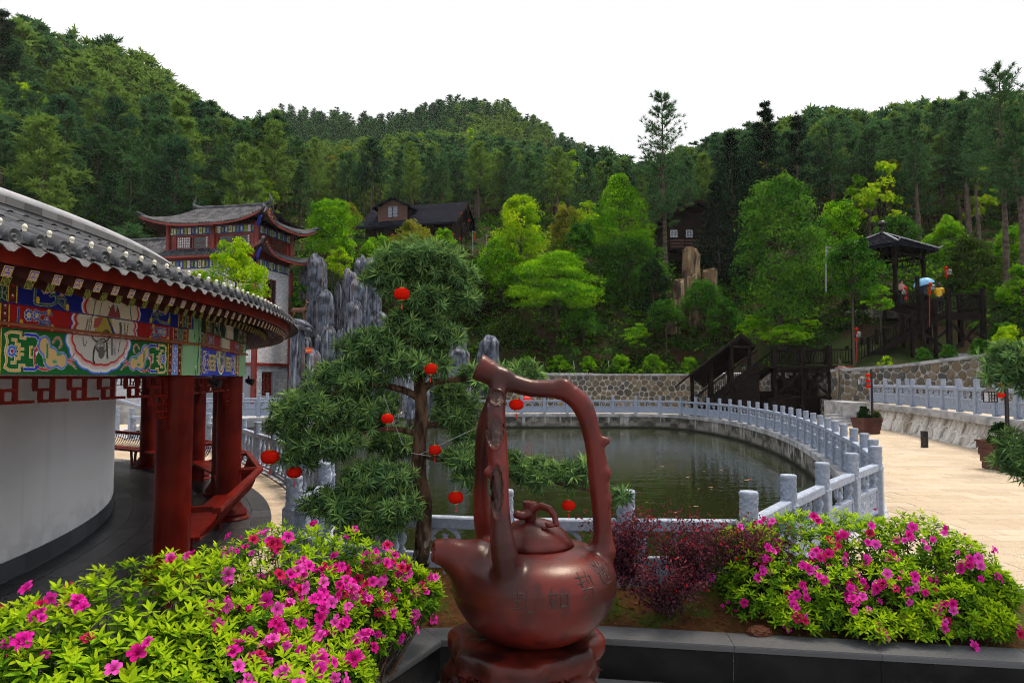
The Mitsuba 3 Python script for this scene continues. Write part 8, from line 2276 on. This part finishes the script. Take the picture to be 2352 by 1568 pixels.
b1 = survey(1999, 994, 30.0); tub('reddish brown wooden planter box with a street lamp at the far plaza end', (b1[0], 30.3, 0), .92, .9, .64, .15, None, 1)
b2 = A([14.0, 18.3, 0]); b2[0] = float(survey(2338, 1075, 18.2)[0]); tub('reddish brown wooden planter box by the right edge of the picture', b2, 1.3, 1.1, .72, .2, None, 2)
leaf_tree('dark round bush in the far planter box', 1985, 933, 965, 34, 30.2, 'dark', 'dome', 401, 'bush', .07, 3, name='bush', base=.6)
leaf_tree('small light plant beside the lamp in the far planter box', 2012, 945, 965, 24, 30.3, 'olive', 'dome', 402, 'plant', .07, 3, name='bush', base=.6)
leaf_tree('dark round bush in the near planter box at the right edge', 2296, 972, 1018, 62, 18.2, 'dark', 'dome', 403, 'bush', .06, 3.2, name='bush', base=.6)
bn = thing('litter_bin', 'black cylindrical litter bin standing against the low sloping wall', 'bin')
bp = survey(2123.5, 1025, 24.3)
part(bn, 'body', mv(lathe([(0, .0), (.115, .0), (.115, .52), (.0, .52)], 20), (bp[0], 24.3, 0)), 'metal_black', 40)
part(bn, 'lid', mv(lathe([(0, .53), (.122, .53), (.122, .56), (.05, .58), (0, .58)], 20), (bp[0], 24.3, 0)), 'metal_black', 40)
part(bn, 'opening', box(bp[0] - .07, bp[0] - .0, 24.17, 24.19, .40, .47), 'stone_vc', color=(.002, .002, .002))
cb = thing('red_bundle', 'bright red cloth bundle on the path behind the far railing', 'cloth')
q = survey(1207, 917, 48.5); ico = trimesh.creation.icosphere(2, 1.0); vv = np.array(ico.vertices) * (.8 + .5 * meshkit.fbm(np.array(ico.vertices) * 2, 3, 2)[:, None]) * [.45, .25, .22]
put(cb, (vv + [q[0], 48.5, max(q[2], .2)], np.array(ico.faces)), 'lantern_red', True)
for j, (px, py) in enumerate(((1207, 842), (1318, 838), (1398, 836))):
    q = survey(px, py + 14, 51.5); k = thing('young_trunk', ('left', 'middle', 'right')[j] + ' of the thin whitewashed young trunks between the clipped bushes', 'tree trunk')
    part(k, 'trunk', tube([(q[0], 51.5, 2.6), (q[0] + .03, 51.5, 3.1), (q[0] - .02, 51.5, 3.7)], [.045, .035, .02], 7), 'bark_vc', color=(.45, .44, .40)); (v, f), c, _ = crown(fr, 1.2, 1.1, 'oval', 8, 120, .13, 'mid')
    part(k, 'crown', (v + [q[0], 51.5, 3.5], f), 'leaf_vc', color=c, stuff=True)

def person(label, foot, face, joints, colours, hair_long=False):
    """joints: dict of chains in a frame with x forward; one continuous body, clothing as slightly larger shells cut from it"""
    R = rz(face)
    def W(p): return [*(R @ A(p[:3]) + A(foot)), p[3]]
    ch = {n: [W(q) for q in c] for n, c in joints.items()}
    def body(p):
        d = np.full(len(p), 9.0)
        for n, c in ch.items():
            if n != 'hair': d = smin(d, chain_sdf(p, c), .025)
        return d
    lo, hi = A(foot) - [.65, .65, .03], A(foot) + [.65, .65, 1.85]
    k = thing('person', label, 'person')
    v, f, n = surface_nets(body, lo, hi, .022)
    put(k, (v, f), 'gloss_vc' if 0 else 'paint_vc', normals=None, smooth=True, color=A([.42, .24, .16]))
    def shell(names, off, nm, col, cut=None):
        def fn(p):
            d = np.full(len(p), 9.0)
            for n_ in names: d = smin(d, chain_sdf(p, ch[n_]), .025)
            d = d - off
            return d if cut is None else np.maximum(d, cut(p))
        v, f, n = surface_nets(fn, lo, hi, .022)
        part(k, nm, (v, f), 'paint_vc', True, color=A(col))
    shell(['torso', 'arm_l_up', 'arm_r_up'], .016, 'shirt', colours[0])
    shell(['leg_l', 'leg_r', 'hips'], .013, 'trousers', colours[1])
    shell(['hair'], .0, 'hair', (.012, .010, .009))
    return k, R
def pose(armr, arml, bend=0.0):
    c = {'hips': [(0, -.07, .92, .12), (0, .07, .92, .12)], 'torso': [(0, 0, .98, .125), (.01, 0, 1.2, .135), (0, 0, 1.36, .12), (0, -.15, 1.40, .065), (0, .15, 1.40, .065)], 'neck': [(0, 0, 1.42, .055), (.015, 0, 1.52, .052)],
         'head': [(.01, 0, 1.57, .082), (.005, 0, 1.64, .095)], 'nose': [(.09, 0, 1.59, .014), (.098, 0, 1.575, .013)], 'hair': [(-.035, 0, 1.60, .106), (-.012, 0, 1.67, .112)], 'ears': [(0, -.085, 1.59, .02), (0, .085, 1.59, .02)],
         'leg_l': [(0, .09, .9, .095), (.02, .095, .5, .065), (0, .095, .09, .045)], 'leg_r': [(0, -.09, .9, .095), (.02, -.095, .5, .065), (0, -.095, .09, .045)], 'foot_l': [(-.02, .095, .05, .045), (.16, .10, .035, .035)], 'foot_r': [(-.02, -.095, .05, .045), (.16, -.10, .035, .035)]}
    for s, nm, (e, h) in ((-1, 'r', armr), (1, 'l', arml)):
        c['arm_%s_up' % nm] = [(0, s * .17, 1.39, .055), (*e, .042)]
        c['arm_%s_low' % nm] = [(*e, .042), (*h, .03)]
        h = A(h); 
        c['palm_%s' % nm] = [(*h, .03), (*(h + [.03, 0, .05]), .03)]
        for q in range(4): c[f'finger_{nm}{q}'] = [(*(h + [.035, (q - 1.5) * .018, .06]), .010), (*(h + [.05, (q - 1.5) * .02, .10 - .008 * abs(q - 1)]), .009), (*(h + [.065, (q - 1.5) * .018, .125 - .01 * abs(q - 1)]), .008)]
        c[f'thumb_{nm}'] = [(*(h + [.01, -s * .03, .03]), .011), (*(h + [.035, -s * .05, .07]), .009)]
    return c
yp = A([24.62, 40.35, 6.16]); yp[0] = float(survey(2157, 670, 40.35)[0])
k, R = person('person in a yellow shirt and dark trousers holding up a white phone on the landing', yp, .95, pose(((.16, -.24, 1.2), (.34, -.10, 1.42)), ((.16, .22, 1.2), (.34, .02, 1.42))), ((.70, .42, .015), (.012, .012, .016)))
ph = thing('phone', 'white phone held up by the yellow-shirted person', 'phone')
put(ph, mv(cbox(.02, .16, .085, .006), R @ A([.40, -.04, 1.49]) + yp, R), 'lattice_white')
up = C0 + (C1 - C0) * .45 + A([.1, .2, 0]); up[2] = 6.15 + .43; up = A([float(survey(2121, 650, 42.6)[0]), 42.6, 6.60])
k, R = person('person in dark blue under a blue umbrella walking up to the pavilion', up, 1.7, pose(((.06, -.26, 1.15), (.22, -.18, 1.22)), ((.02, .24, 1.12), (.12, .22, .9))), ((.02, .03, .06), (.012, .012, .016)))
um = thing('umbrella', 'open pale blue umbrella held by the person in dark blue', 'umbrella')
uc_ = up + A([-.12, -.05, 1.92]); Ru = rot([0, 1, 0], -.28)
rib = lathe([(.0, .0)] + [(.62 * math.sin(t), -.26 * (1 - math.cos(t * 1.1)) * 1.6) for t in np.linspace(.15, 1.45, 8)], 8)
part(um, 'canopy', mv(rib, uc_, Ru), M('umbrella_blue', (.16, .42, .70), .4))
part(um, 'shaft', tube([uc_, uc_ + Ru @ A([0, 0, -.85])], .010, 6), 'metal_grey')
pp_ = A([float(survey(2070, 640, 45.6)[0]), 45.6, PZ]); person('person in a pink top standing inside the pavilion', pp_, -1.2, pose(((.05, -.25, 1.13), (.14, -.2, .92)), ((.05, .25, 1.13), (.14, .2, .92))), ((.55, .25, .25), (.03, .04, .12)))

# koi carp at the surface
kr = np.random.default_rng(12)
koi = lathe([(0, -.20), (.022, -.16), (.042, -.06), (.045, .03), (.03, .12), (.012, .17), (0, .18)], 10)
koi = (np.c_[koi[0][:, 2], koi[0][:, 0], koi[0][:, 1] * .9], koi[1][:, ::-1])
tail = (A([[-.19, 0, .0], [-.30, .05, .0], [-.27, 0, 0], [-.30, -.05, 0], [-.19, 0, .012], [-.29, .05, .008], [-.27, 0, .008], [-.29, -.05, .008]]), A([[0, 2, 1], [0, 3, 2], [4, 5, 6], [4, 6, 7], [0, 1, 5], [0, 5, 4], [3, 0, 4], [3, 4, 7]]))
kf = cat([koi, tail])
kv = [coloured(kf, 'gloss_vc', 40, A(c)) for c in ((.42, .10, .012), (.34, .05, .010), (.42, .18, .03), (.36, .2, .1))]
for j in range(22):
    px, py = kr.uniform(1470, 1740), kr.uniform(1070, 1185)
    u, w = (px - 1176) / 1600, (784 - py) / 1600
    d = (EYE[2] - WATER_Z) / (-(math.sin(PITCH) + w * math.cos(PITCH))) * (math.cos(PITCH) - w * math.sin(PITCH))
    p = survey(px, py, d)
    if not pond.contains(Point(p[0], p[1]).buffer(.3)): continue
    kk = thing('koi_carp', 'orange koi carp swimming at the surface in the near right part of the pond', 'fish', 'koi carp in the pond')
    put(kk, kv[kr.integers(4)], Tm=mat4((p[0], p[1], WATER_Z - .022), rz(kr.uniform(-.6, .6) + (math.pi if kr.random() < .5 else 0)), kr.uniform(.5, .85)))
# ---------------------------------------------------------------- thin moist air
scene['air'] = {'type': 'homogeneous', 'albedo': rgb((.93, .96, .98)), 'sigma_t': .00012}
scene['haze'] = {'type': 'cube', 'to_world': T().translate([0, 190, 74]).scale([400, 260, 76.5]), 'bsdf': {'type': 'null'}, 'interior': {'type': 'ref', 'id': 'air'}}
scene['camera']['medium'] = {'type': 'ref', 'id': 'air'}
labels['haze'] = {'label': 'thin haze over the valley', 'category': 'haze', 'kind': 'stuff'}
